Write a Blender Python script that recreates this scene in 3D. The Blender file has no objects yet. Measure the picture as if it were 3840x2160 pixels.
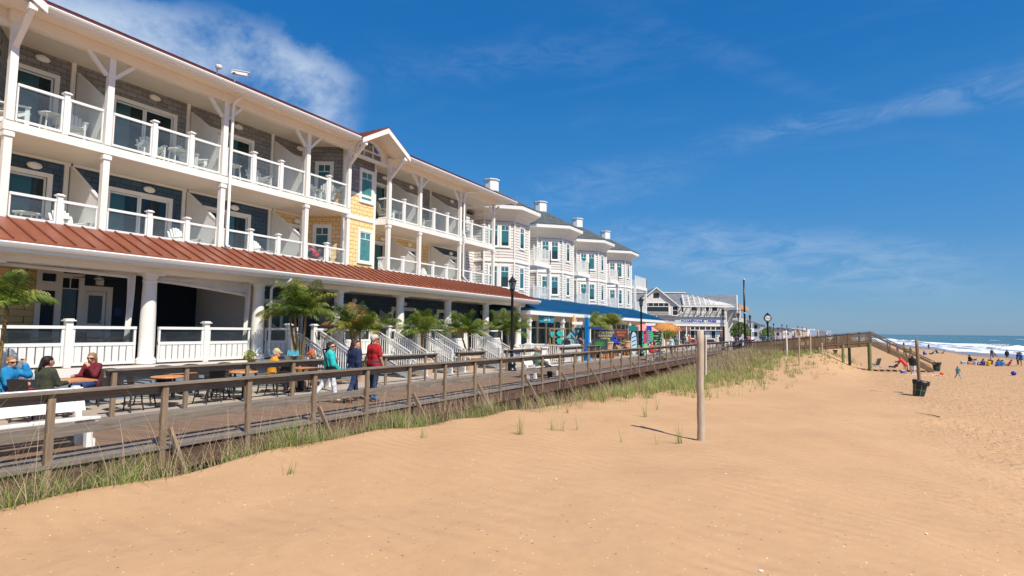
import bpy, bmesh, math, random
import numpy as np
from mathutils import Vector, Matrix
R_ = math.radians
PI = math.pi
S = bpy.context.scene
COL = S.collection

# ---------------------------------------------------------------- camera
cam_d = bpy.data.cameras.new('camera'); cam = bpy.data.objects.new('camera', cam_d); COL.objects.link(cam)
F_PX = 2100.0
cam_d.sensor_width = 36.0; cam_d.lens = F_PX / 3840 * 36.0
cam_d.clip_start = 0.05; cam_d.clip_end = 30000
th = R_(29.62); pitch = math.atan(159 / F_PX); rl = R_(0.6)
fw = Vector((-math.sin(th) * math.cos(pitch), math.cos(th) * math.cos(pitch), math.sin(pitch)))
rt = Vector((math.cos(th), math.sin(th), 0)); up = rt.cross(fw)
Rv = rt * math.cos(rl) + up * math.sin(rl); Uv = up * math.cos(rl) - rt * math.sin(rl)
cam.matrix_world = Matrix(((Rv.x, Uv.x, -fw.x, 0), (Rv.y, Uv.y, -fw.y, 0), (Rv.z, Uv.z, -fw.z, 2.02), (0, 0, 0, 1)))
S.camera = cam
S.view_settings.view_transform = 'Standard'; S.view_settings.look = 'None'
S.view_settings.gamma = 1.0; S.view_settings.exposure = 0.84
try: S.view_settings.use_curve_mapping = False
except Exception: pass
S.cycles.max_bounces = 6; S.cycles.diffuse_bounces = 4; S.cycles.glossy_bounces = 2; S.cycles.transparent_max_bounces = 12

# ---------------------------------------------------------------- world and sun
SUN_EL = R_(52.0); sx, sy = 0.943, -0.333
SUN_AZ = math.atan2(sx, sy)                  # clockwise from +Y
W = bpy.data.worlds.new('World'); S.world = W; W.use_nodes = True
nt = W.node_tree; nt.nodes.clear()
def N(t, **k):
    n = nt.nodes.new(t)
    for a, b in k.items(): setattr(n, a, b)
    return n
sky = N('ShaderNodeTexSky', sky_type='NISHITA'); sky.sun_disc = False
sky.sun_elevation = SUN_EL; sky.sun_rotation = SUN_AZ
sky.air_density = 1.0; sky.dust_density = 0.25; sky.ozone_density = 4.0
hsv = N('ShaderNodeHueSaturation'); hsv.inputs['Saturation'].default_value = 1.30; hsv.inputs['Value'].default_value = 0.92
gam = N('ShaderNodeGamma'); gam.inputs['Gamma'].default_value = 1.0
nt.links.new(sky.outputs[0], gam.inputs[0]); nt.links.new(gam.outputs[0], hsv.inputs['Color'])
tc = N('ShaderNodeTexCoord')
def vdot(v):
    n = N('ShaderNodeVectorMath', operation='DOT_PRODUCT'); n.inputs[1].default_value = v
    nt.links.new(tc.outputs['Generated'], n.inputs[0]); return n.outputs['Value']
def mth(op, a, b=None, c=None, clamp=False):
    n = N('ShaderNodeMath', operation=op); n.use_clamp = clamp
    for i, x in enumerate((a, b, c)):
        if x is None: continue
        if isinstance(x, (int, float)): n.inputs[i].default_value = x
        else: nt.links.new(x, n.inputs[i])
    return n.outputs[0]
def rng(v, a, b, c=0.0, d=1.0):
    n = N('ShaderNodeMapRange'); n.interpolation_type = 'SMOOTHSTEP'
    nt.links.new(v, n.inputs[0])
    for i, x in enumerate((a, b, c, d)): n.inputs[i + 1].default_value = x
    return n.outputs[0]
def skydir(u, v):                              # compass direction of a place in the sky
    d = fw + Rv * ((u - 1920) / F_PX) - Uv * ((v - 1080) / F_PX); return d.normalized()
def cnoise(scale, rot, stretch, detail=6, rough=0.6, dist=0.4):
    mp = N('ShaderNodeMapping'); mp.inputs['Rotation'].default_value = rot; mp.inputs['Scale'].default_value = stretch
    nt.links.new(tc.outputs['Generated'], mp.inputs[0])
    nz = N('ShaderNodeTexNoise'); nz.inputs['Scale'].default_value = scale; nz.inputs['Detail'].default_value = detail
    nz.inputs['Roughness'].default_value = rough; nz.inputs['Distortion'].default_value = dist
    nt.links.new(mp.outputs[0], nz.inputs[0]); return nz.outputs[0]
nA = cnoise(3.2, (0, 0, 0), (1, 1, 1.6), 8, 0.62, 0.3)
def band(p0, p1, half, soft):
    """a streak of cloud lying along the great circle through two sky directions"""
    a = skydir(*p0); b = skydir(*p1); n = a.cross(b).normalized(); m = (a + b).normalized()
    d = mth('ABSOLUTE', vdot(n)); w = mth('MULTIPLY_ADD', nA, soft, d)
    across = rng(w, half + soft * 0.5, max(0.0, half * 0.2) + soft * 0.5, 0, 1)
    ext = rng(vdot(m), m.dot(a) - 0.035, m.dot(a) + 0.02, 0, 1)
    return mth('MULTIPLY', across, ext)
cl1 = band((-300, 60), (1250, 395), 0.13, 0.26)
edge = mth('MULTIPLY', rng(cl1, 0.25, 0.8), rng(nA, 0.34, 0.58))
cl2 = band((2880, 500), (3760, 330), 0.035, 0.08)
cl3 = band((2380, 60), (3060, 360), 0.03, 0.08)
cl4 = band((2300, 930), (3500, 1010), 0.06, 0.10)
cl5 = band((1500, 250), (2300, 200), 0.05, 0.12)
cl7 = band((1300, 900), (2500, 640), 0.05, 0.12)
nB = cnoise(14, (0.3, 0.5, 0.2), (1, 1, 3.2), 8, 0.68, 0.9)
wisp = rng(nB, 0.30, 0.72)
tot = mth('MULTIPLY', edge, 0.86)
for c, k in ((cl2, 0.21), (cl3, 0.05), (cl4, 0.26), (cl5, 0.07), (cl7, 0.10)):
    tot = mth('ADD', tot, mth('MULTIPLY', mth('MULTIPLY', c, wisp), k))
tot = mth('ADD', tot, mth('MULTIPLY', rng(cnoise(4, (0, 0, 0), (1, 1, 5), 6, 0.6, 1.0), 0.5, 0.85), 0.03), clamp=True)
sepw = N('ShaderNodeSeparateXYZ'); nt.links.new(tc.outputs['Generated'], sepw.inputs[0])
rp = N('ShaderNodeValToRGB'); els = rp.color_ramp.elements
while len(els) < 5: els.new(0.5)
for i, (p, c) in enumerate([(0.0, (.40, 1.45, 2.85)), (0.09, (.36, 1.45, 3.15)), (0.22, (.22, 1.36, 3.35)), (0.42, (.07, .98, 2.95)), (1.0, (.03, .45, 1.9))]): els[i].position = p; els[i].color = (c[0] * .92, c[1] * .93, c[2] * .93, 1)
nt.links.new(sepw.outputs[2], rp.inputs[0])
mixs = N('ShaderNodeMixRGB'); mixs.inputs[0].default_value = 0.78; nt.links.new(hsv.outputs[0], mixs.inputs[1]); nt.links.new(rp.outputs[0], mixs.inputs[2])
mixc = N('ShaderNodeMixRGB'); nt.links.new(tot, mixc.inputs[0]); nt.links.new(mixs.outputs[0], mixc.inputs[1])
mixc.inputs[2].default_value = (3.5, 4.1, 4.9, 1)
bg = N('ShaderNodeBackground'); bg.inputs['Strength'].default_value = 0.10
nt.links.new(mixc.outputs[0], bg.inputs['Color'])
wo = N('ShaderNodeOutputWorld'); nt.links.new(bg.outputs[0], wo.inputs[0])

sun_d = bpy.data.lights.new('sun', 'SUN'); sun_d.energy = 3.2; sun_d.angle = R_(0.53); sun_d.color = (1.0, 0.94, 0.83)
sun = bpy.data.objects.new('sun', sun_d); COL.objects.link(sun)
tosun = Vector((sx * math.cos(SUN_EL), sy * math.cos(SUN_EL), math.sin(SUN_EL)))
sun.rotation_euler = tosun.to_track_quat('Z', 'Y').to_euler()

# ---------------------------------------------------------------- materials
MATS = {}
def lin(c):                                    # sRGB 0..255 -> linear
    return tuple(((x / 255) / 12.92 if x / 255 <= 0.04045 else ((x / 255 + 0.055) / 1.055) ** 2.4) for x in c)
class NT:
    def __init__(s, name):
        m = bpy.data.materials.new(name); m.use_nodes = True; s.m = m; s.t = m.node_tree; s.t.nodes.clear()
        s.out = s.t.nodes.new('ShaderNodeOutputMaterial'); s.b = s.t.nodes.new('ShaderNodeBsdfPrincipled')
        s.t.links.new(s.b.outputs[0], s.out.inputs[0])
        s.geo = s.t.nodes.new('ShaderNodeNewGeometry'); s.tc = s.t.nodes.new('ShaderNodeTexCoord')
    def n(s, t, **k):
        n = s.t.nodes.new(t)
        for a, b in k.items(): setattr(n, a, b)
        return n
    def l(s, a, b): s.t.links.new(a, b)
    def map(s, scale=(1, 1, 1), rot=(0, 0, 0), src=None):
        mp = s.n('ShaderNodeMapping'); mp.inputs['Scale'].default_value = scale; mp.inputs['Rotation'].default_value = rot
        s.l(src or s.geo.outputs['Position'], mp.inputs[0]); return mp.outputs[0]
    def noise(s, vec, scale, detail=4, rough=0.55, dist=0.0):
        z = s.n('ShaderNodeTexNoise'); z.inputs['Scale'].default_value = scale; z.inputs['Detail'].default_value = detail
        z.inputs['Roughness'].default_value = rough; z.inputs['Distortion'].default_value = dist
        s.l(vec, z.inputs[0]); return z.outputs[0]
    def ramp(s, v, pts):
        r = s.n('ShaderNodeValToRGB'); e = r.color_ramp.elements
        while len(e) < len(pts): e.new(0.5)
        for i, (p, c) in enumerate(pts): e[i].position = p; e[i].color = (*c, 1)
        s.l(v, r.inputs[0]); return r.outputs[0]
    def math(s, op, a, b=None, clamp=False):
        n = s.n('ShaderNodeMath', operation=op); n.use_clamp = clamp
        for i, x in enumerate((a, b)):
            if x is None: continue
            if isinstance(x, (int, float)): n.inputs[i].default_value = x
            else: s.l(x, n.inputs[i])
        return n.outputs[0]
    def mix(s, f, a, b, mode='MIX'):
        n = s.n('ShaderNodeMixRGB', blend_type=mode)
        for i, x in enumerate((f, a, b)):
            if isinstance(x, (int, float)): n.inputs[i].default_value = x
            elif isinstance(x, tuple): n.inputs[i].default_value = (*x, 1)
            else: s.l(x, n.inputs[i])
        return n.outputs[0]
    def bump(s, h, strength, dist=0.01):
        b = s.n('ShaderNodeBump'); b.inputs['Strength'].default_value = strength; b.inputs['Distance'].default_value = dist
        s.l(h, b.inputs['Height']); s.l(b.outputs[0], s.b.inputs['Normal'])
    def col(s, c): (s.l(c, s.b.inputs['Base Color']) if not isinstance(c, tuple) else setattr(s.b.inputs['Base Color'], 'default_value', (*c, 1)))
    def rough(s, r): s.b.inputs['Roughness'].default_value = r

def plain(name, c, rough=0.6, var=0.08, scale=3.0, metal=0.0, spec=0.4, bump=0.0):
    if name in MATS: return MATS[name]
    s = NT(name); n = s.noise(s.tc.outputs['Object'], scale, 5, 0.6)
    a = tuple(max(0, x * (1 - var)) for x in c); b = tuple(min(1, x * (1 + var)) for x in c)
    s.col(s.ramp(n, [(0.3, a), (0.7, b)])); s.rough(rough)
    s.b.inputs['Metallic'].default_value = metal; s.b.inputs['Specular IOR Level'].default_value = spec
    if bump: s.bump(s.noise(s.tc.outputs['Object'], scale * 12, 4, 0.6), bump, 0.01)
    MATS[name] = s.m; return s.m

def wood(name, axis, c1, c2, c3, grain=26.0, rough=0.85):
    s = NT(name); sc = [grain] * 3; sc['xyz'.index(axis)] = grain / 16
    v = s.map(tuple(sc)); g = s.noise(v, 1.0, 6, 0.7, 0.8)
    big = s.noise(s.map((0.9, 0.9, 0.9)), 1.6, 3)
    c = s.ramp(g, [(0.28, c1), (0.5, c2), (0.74, c3)])
    c = s.mix(s.math('MULTIPLY', big, 0.45), c, tuple(x * 0.72 for x in c2))
    s.col(c); s.rough(rough); s.bump(g, 0.45, 0.004); MATS[name] = s.m; return s.m
G1, G2, G3 = lin((84, 74, 66)), lin((128, 116, 104)), lin((162, 150, 136))
wood_y = wood('weathered_wood_lengthwise', 'y', G1, G2, G3)
wood_x = wood('weathered_wood_crosswise', 'x', G1, G2, G3)
wood_z = wood('weathered_wood_upright', 'z', lin((98, 80, 64)), lin((140, 118, 96)), lin((172, 148, 122)))
wood_dark = wood('dark_underframe_wood', 'y', lin((50, 36, 30)), lin((96, 70, 58)), lin((122, 94, 80)))
wood_tan = wood('tan_treated_wood', 'z', lin((98, 80, 60)), lin((140, 118, 90)), lin((168, 146, 116)))
wood_pole = wood('pale_round_timber', 'z', lin((142, 126, 106)), lin((188, 170, 148)), lin((214, 198, 176)), 34)
wood_table = wood('honey_table_wood', 'x', lin((164, 98, 54)), lin((206, 138, 84)), lin((226, 168, 112)), 20, 0.5)

def shingle(name, c, w, h, mortar, var=0.18, jit=0.0, mort=0.02):
    s = NT(name); sep = s.n('ShaderNodeSeparateXYZ'); s.l(s.geo.outputs['Position'], sep.inputs[0])
    cmb = s.n('ShaderNodeCombineXYZ'); s.l(s.math('ADD', s.math('MULTIPLY', sep.outputs[0], 0.72), sep.outputs[1]), cmb.inputs[0]); s.l(sep.outputs[2], cmb.inputs[1])
    b = s.n('ShaderNodeTexBrick'); b.offset = 0.5; s.l(cmb.outputs[0], b.inputs[0])
    b.inputs['Scale'].default_value = 1.0; b.inputs['Brick Width'].default_value = w; b.inputs['Row Height'].default_value = h
    b.inputs['Mortar Size'].default_value = mort * h * 2; b.inputs['Mortar Smooth'].default_value = 0.1; b.inputs['Bias'].default_value = 0
    b.inputs['Color1'].default_value = (*[x * (1 - var) for x in c], 1); b.inputs['Color2'].default_value = (*[min(1, x * (1 + var)) for x in c], 1)
    b.inputs['Mortar'].default_value = (*mortar, 1)
    g = s.noise(s.map((30, 30, 3)), 1.0, 4, 0.6)
    s.col(s.mix(0.16, b.outputs['Color'], g, 'MULTIPLY')); s.rough(0.8)
    # lapped profile: each course stands out at its foot
    lap = s.math('FRACT', s.math('DIVIDE', sep.outputs[2], h)); hgt = s.math('SUBTRACT', 1.0, lap)
    s.bump(s.math('SUBTRACT', hgt, s.math('MULTIPLY', b.outputs['Fac'], 0.6)), 0.8, 0.02)
    MATS[name] = s.m; return s.m
sh_gray = shingle('gray_shingle', lin((142, 142, 143)), 0.34, 0.17, lin((70, 62, 60)))
sh_blue = shingle('slate_blue_shingle', lin((66, 90, 112)), 0.34, 0.17, lin((24, 36, 48)))
sh_yellow = shingle('yellow_shingle', lin((242, 210, 152)), 0.34, 0.19, lin((170, 124, 66)), 0.05)
sh_pale = shingle('pale_gray_siding', lin((226, 221, 214)), 3.2, 0.20, lin((140, 134, 130)), 0.03, 0, 0.055)
sh_roof = shingle('charcoal_roof_shingle', lin((84, 92, 92)), 0.3, 0.12, lin((44, 48, 50)), 0.25)
sh_roof2 = shingle('mid_gray_roof_shingle', lin((122, 124, 130)), 0.5, 0.16, lin((80, 84, 90)), 0.22)
sh_far = shingle('far_gray_clapboard', lin((228, 224, 216)), 6.0, 0.2, lin((110, 112, 116)), 0.03, 0, 0.08)
sh_far2 = shingle('far_white_clapboard', lin((236, 228, 222)), 6.0, 0.2, lin((160, 152, 156)), 0.02, 0, 0.05)
brick = shingle('red_brick', lin((150, 84, 66)), 0.24, 0.08, lin((170, 150, 140)), 0.2, 0, 0.06)
def painted(name, c, rough, grime=.13):
    s = NT(name); st = s.noise(s.map((9, 9, .7)), 1.0, 5, .65); bg_ = s.noise(s.map((.9, .9, .9)), 1.0, 4)
    m = s.math('MULTIPLY', s.math('SUBTRACT', s.math('ADD', s.math('MULTIPLY', st, .6), s.math('MULTIPLY', bg_, .4)), .46), 4.0, True)
    s.col(s.mix(s.math('MULTIPLY', m, grime), c, (.50, .44, .36))); s.rough(rough); s.bump(s.noise(s.map((14, 14, 2)), 1.0, 3), .12, .004); MATS[name] = s.m; return s.m
white = painted('white_painted_timber', (0.84, 0.81, 0.76), .5)
cream = plain('cream_with_sand_bounce', (0.84, 0.77, 0.67), 0.6, 0.03, 1.0)  # sand bounce painted into white undersides; the shop wall is plain cream
vinyl = painted('white_vinyl', (0.84, 0.83, 0.80), .35, .08)
canvas = plain('white_canvas', (0.70, 0.67, 0.62), 0.8, 0.10, 2.2, bump=0.3)
black = plain('black_iron', (0.012, 0.013, 0.015), 0.35, 0.2, 6)
wicker = plain('dark_brown_wicker', (0.035, 0.027, 0.024), 0.6, 0.35, 40, bump=0.6)
terra = plain('beige_planter_clay', lin((200, 168, 142)), 0.7, 0.08, 3, bump=0.15)
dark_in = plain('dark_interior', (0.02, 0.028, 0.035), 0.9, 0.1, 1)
navy = plain('navy_wall_paint', (0.014, 0.026, 0.05), 0.7, 0.15, 2)
curtain = plain('pale_curtain', (0.62, 0.72, 0.70), 0.8, 0.12, 2)
gauze = plain('pale_green_gauze', (0.50, 0.68, 0.60), 0.8, 0.25, 5)
tealblind = plain('teal_blind', (0.16, 0.40, 0.44), 0.55, 0.1, 1)
steel = plain('galvanised_steel', (0.45, 0.48, 0.50), 0.35, 0.12, 6, metal=0.8)
rubber = plain('black_plastic', (0.02, 0.02, 0.022), 0.4, 0.15, 5)
def metalroof(name, c):
    s = NT(name); n = s.noise(s.map((0.6, 0.6, 0.6)), 1.0, 4); m = s.noise(s.map((18, 2, 2)), 1.0, 3)
    k = s.noise(s.map((1.2, 7, 1.2)), 1.0, 5, .7)
    s.col(s.ramp(s.math('ADD', s.math('MULTIPLY', n, 0.35), s.math('ADD', s.math('MULTIPLY', k, 0.4), s.math('MULTIPLY', m, 0.25))), [(0.34, tuple(x * 0.74 for x in c)), (0.66, tuple(x * 1.2 + .01 for x in c))])); s.bump(n, .25, .03)
    s.rough(0.42); s.b.inputs['Metallic'].default_value = 0.15; MATS[name] = s.m; return s.m
roof_red = metalroof('terracotta_standing_seam_metal', lin((142, 80, 56)))
seam_shadow_red = metalroof('shadow_toned_seam_metal', lin((120, 62, 44)))  # seams darker than the sheet: their shadow lines are put into the colour
roof_dk = metalroof('dark_red_standing_seam_metal', lin((112, 60, 46)))
roof_blue = metalroof('blue_standing_seam_metal', lin((8, 104, 150)))
def glass(name, tint, rough=0.02):
    m = bpy.data.materials.new(name); m.use_nodes = True; t = m.node_tree; t.nodes.clear()
    o = t.nodes.new('ShaderNodeOutputMaterial'); mx = t.nodes.new('ShaderNodeMixShader'); tr = t.nodes.new('ShaderNodeBsdfTransparent')
    gl = t.nodes.new('ShaderNodeBsdfGlossy'); gl.inputs['Roughness'].default_value = rough; lw = t.nodes.new('ShaderNodeLayerWeight'); lw.inputs['Blend'].default_value = .5; pw = t.nodes.new('ShaderNodeMath'); pw.operation = 'POWER'; pw.inputs[1].default_value = 5.0
    fr = t.nodes.new('ShaderNodeMath'); fr.operation = 'MULTIPLY_ADD'; fr.inputs[1].default_value = .6; fr.inputs[2].default_value = .04; t.links.new(lw.outputs['Facing'], pw.inputs[0]); t.links.new(pw.outputs[0], fr.inputs[0])
    df = t.nodes.new('ShaderNodeBsdfDiffuse'); df.inputs['Color'].default_value = (*[min(1, x) for x in tint], 1); m2 = t.nodes.new('ShaderNodeMixShader')
    nz = t.nodes.new('ShaderNodeTexNoise'); nz.inputs['Scale'].default_value = 2.0; mr = t.nodes.new('ShaderNodeMapRange'); mr.inputs[3].default_value = 0.02; mr.inputs[4].default_value = 0.10
    t.links.new(nz.outputs[0], mr.inputs[0]); t.links.new(mr.outputs[0], m2.inputs[0])
    tr.inputs['Color'].default_value = (*tint, 1)
    t.links.new(tr.outputs[0], m2.inputs[1]); t.links.new(df.outputs[0], m2.inputs[2])
    t.links.new(fr.outputs[0], mx.inputs[0]); t.links.new(m2.outputs[0], mx.inputs[1]); t.links.new(gl.outputs[0], mx.inputs[2])
    t.links.new(mx.outputs[0], o.inputs[0]); MATS[name] = m; return m
g_clear = glass('balcony_glass', (0.80, 0.87, 0.88))
g_teal = glass('tinted_window_glass', (0.34, 0.58, 0.62))
g_dark = glass('smoked_panel_glass', (0.42, 0.47, 0.50))

# ---------------------------------------------------------------- mesh builder and tagging
def wloc(o):
    v = Vector((0, 0, 0))
    while o is not None: v += o.location; o = o.parent
    return v
class MB:
    def __init__(s): s.v = []; s.f = []; s.mi = []; s.k = 0
    def add(s, vs, fs):
        o = len(s.v); s.v += [tuple(p) for p in vs]; s.f += [tuple(i + o for i in f) for f in fs]; s.mi += [s.k] * len(fs); return s
    def box(s, x0, x1, y0, y1, z0, z1):
        if x0 > x1: x0, x1 = x1, x0
        if y0 > y1: y0, y1 = y1, y0
        if z0 > z1: z0, z1 = z1, z0
        return s.add([(x0, y0, z0), (x1, y0, z0), (x1, y1, z0), (x0, y1, z0), (x0, y0, z1), (x1, y0, z1), (x1, y1, z1), (x0, y1, z1)],
                     [(0, 3, 2, 1), (4, 5, 6, 7), (0, 1, 5, 4), (1, 2, 6, 5), (2, 3, 7, 6), (3, 0, 4, 7)])
    def beam(s, a, b, w, h, up=(0, 0, 1)):
        """a bar of width w and height h from a to b"""
        a = Vector(a); b = Vector(b); d = (b - a).normalized(); u = Vector(up)
        if abs(d.dot(u)) > 0.99: u = Vector((0, 1, 0))
        r = d.cross(u).normalized(); u = r.cross(d).normalized(); r = r * (w / 2); u = u * (h / 2)
        return s.add([a - r - u, a + r - u, a + r + u, a - r + u, b - r - u, b + r - u, b + r + u, b - r + u],
                     [(0, 1, 2, 3), (4, 7, 6, 5), (0, 4, 5, 1), (1, 5, 6, 2), (2, 6, 7, 3), (3, 7, 4, 0)])
    def cyl(s, a, b, r0, r1=None, n=12, caps=True):
        r1 = r0 if r1 is None else r1
        a = Vector(a); b = Vector(b); d = (b - a).normalized(); u = Vector((0, 0, 1)) if abs(d.z) < 0.9 else Vector((1, 0, 0))
        x = d.cross(u).normalized(); y = d.cross(x); vs = []
        for c, r in ((a, r0), (b, r1)):
            for i in range(n): t = 2 * PI * i / n; vs.append(c + x * (r * math.cos(t)) + y * (r * math.sin(t)))
        fs = [(i, (i + 1) % n, n + (i + 1) % n, n + i) for i in range(n)]
        if caps: fs += [tuple(range(n - 1, -1, -1)), tuple(range(n, 2 * n))]
        return s.add(vs, fs)
    def tube(s, pts, rs, n=8, caps=True):
        pts = [Vector(p) for p in pts]; m = len(pts)
        if not hasattr(rs, '__len__'): rs = [rs] * m
        vs = []; X = None
        for i, p in enumerate(pts):
            d = (pts[min(i + 1, m - 1)] - pts[max(i - 1, 0)]).normalized()
            if X is None: X = d.orthogonal().normalized()
            X = (X - d * X.dot(d)).normalized(); Y = d.cross(X)
            for k in range(n): t = 2 * PI * k / n; vs.append(p + X * (rs[i] * math.cos(t)) + Y * (rs[i] * math.sin(t)))
        fs = [(i * n + k, i * n + (k + 1) % n, (i + 1) * n + (k + 1) % n, (i + 1) * n + k) for i in range(m - 1) for k in range(n)]
        if caps: fs += [tuple(range(n - 1, -1, -1)), tuple(range((m - 1) * n, m * n))]
        return s.add(vs, fs)
    def lathe(s, prof, c=(0, 0, 0), n=20, caps=True):
        vs = []; m = len(prof)
        for r, z in prof:
            for k in range(n): t = 2 * PI * k / n; vs.append((c[0] + r * math.cos(t), c[1] + r * math.sin(t), c[2] + z))
        fs = [(i * n + k, i * n + (k + 1) % n, (i + 1) * n + (k + 1) % n, (i + 1) * n + k) for i in range(m - 1) for k in range(n)]
        if caps: fs += [tuple(range(n - 1, -1, -1)), tuple(range((m - 1) * n, m * n))]
        return s.add(vs, fs)
    def prism(s, pts, d):
        """extrude polygon pts (3-D) by vector d"""
        n = len(pts); d = Vector(d); a = [Vector(p) for p in pts]
        return s.add(a + [p + d for p in a], [tuple(range(n)), tuple(range(2 * n - 1, n - 1, -1))] + [(i, n + i, n + (i + 1) % n, (i + 1) % n) for i in range(n)])
    def build(s, name, mats, parent=None, smooth=False, loc=None, world=True):
        me = bpy.data.meshes.new(name)
        off = Vector((0, 0, 0))
        if world and parent is not None: off = wloc(parent)
        if loc is not None: off = Vector(loc)
        me.from_pydata([(a - off.x, b - off.y, c - off.z) for a, b, c in s.v], [], s.f)
        if not isinstance(mats, (list, tuple)): mats = [mats]
        for m in mats: me.materials.append(m)
        if len(mats) > 1: me.polygons.foreach_set('material_index', s.mi)
        bm = bmesh.new(); bm.from_mesh(me); bmesh.ops.recalc_face_normals(bm, faces=bm.faces); bm.to_mesh(me); bm.free()
        if smooth: me.polygons.foreach_set('use_smooth', [True] * len(me.polygons))
        o = bpy.data.objects.new(name, me); COL.objects.link(o)
        if parent is not None: o.parent = parent
        elif loc is not None: o.location = loc
        return o
def tag(o, label=None, cat=None, group=None, kind=None):
    if label: o['label'] = label
    if cat: o['category'] = cat
    if group: o['group'] = group
    if kind: o['kind'] = kind
    return o
def thing(name, label, cat, loc=(0, 0, 0), rz=0.0, group=None):
    o = bpy.data.objects.new(name, None); COL.objects.link(o); o.location = loc; o.rotation_euler = (0, 0, rz)
    o.empty_display_size = 0.2
    return tag(o, label, cat, group)
CH = {}
def kids(o): return [c for c in bpy.data.objects if c.parent == o]
def copy_tree(o, parent=None, memo=None):
    if o.name not in CH: CH[o.name] = kids(o)
    c = o.copy(); COL.objects.link(c)
    if parent is not None: c.parent = parent
    for ch in CH[o.name]: copy_tree(ch, c)
    return c
used = set()
def place(proto, label, loc, rz=0.0, group=None, scale=None):
    """first call moves the original, later calls copy it with all its parts"""
    if proto.name in used: o = copy_tree(proto)
    else:
        used.add(proto.name); o = proto
        if proto.name not in CH:
            CH[proto.name] = kids(proto)
            for c in CH[proto.name]: CH[c.name] = kids(c)
    o.location = loc; o.rotation_euler = (0, 0, rz); o['label'] = label
    if group: o['group'] = group
    if scale: o.scale = (scale,) * 3 if isinstance(scale, (int, float)) else scale
    return o
def struct(o): o['kind'] = 'structure'; return o

# ---------------------------------------------------------------- terrain
def lerp(t, P):
    if t <= P[0][0]: return P[0][1]
    for (a, va), (b, vb) in zip(P, P[1:]):
        if t <= b:
            k = (t - a) / (b - a); k = k * k * (3 - 2 * k) * 0.5 + k * 0.5
            return va + (vb - va) * k
    return P[-1][1]
def waterline(y): return 33 - (y - 147) * .06 if y > 100 else 35.8
def sand_z(x, y):
    crest = lerp(y, [(-5, .1), (2.8, -.14), (5, -.17), (6.5, -.08), (8.5, -.14), (10.5, -.25), (14.7, -.42), (19.7, -.65), (28, -.85), (50, -1.05), (64, -1.1), (80, -1.1), (200, -1.2)])
    near = lerp(y, [(-5, .2), (0, .12), (4, .02), (8, -.14), (14, -.5), (25, -.85), (35, -1.12), (50, -1.32), (64, -1.4), (95, -1.6), (300, -1.8)])
    far = lerp(y, [(0, -1.5), (50, -1.5), (64, -1.5), (95, -1.93), (140, -2.12), (300, -2.2)])
    if x < -8.5:
        ditch = lerp(y, [(-5, -1.1), (12, -1.1), (25, -1.25), (60, -1.3), (80, -1.2)])
        k = min(1, (-8.5 - x) / .75); k = k * k * (3 - 2 * k); z = crest + (ditch - crest) * k
    elif x < -3:
        k = (x + 8.5) / 5.5; z = crest + (near - crest) * (k * k * (3 - 2 * k))
    else:
        k = min(1, max(0, (x + 1.5) / 12)); k = k * k * (3 - 2 * k); z = near + (far - near) * k
    # the dune swells up round the foot of the beach walkway
    sm = lambda t: (lambda q: q * q * (3 - 2 * q))(min(1, max(0, t)))
    m = sm((y - 40) / 22) * sm((110 - y) / 40) * sm((3.0 - x) / 5.0) * sm((x + 10.0) / 1.3)
    if m > 0: z += ((.12 + .05 * x if x < 0 else .12) - z) * m
    wl = waterline(y)
    if x > wl - 14:
        s = (x - (wl - 14)) / 14
        z = z + (-2.55 - z) * s if s < 1 else -2.55 - (x - wl) * .03
    return z
def wob(x, y): return 0.035 * math.sin(x * 1.7 + 1.3 * math.sin(y * 0.9)) * math.sin(y * 1.15 + 0.6) + 0.02 * math.sin(x * 3.1 + y * 2.3)
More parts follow.
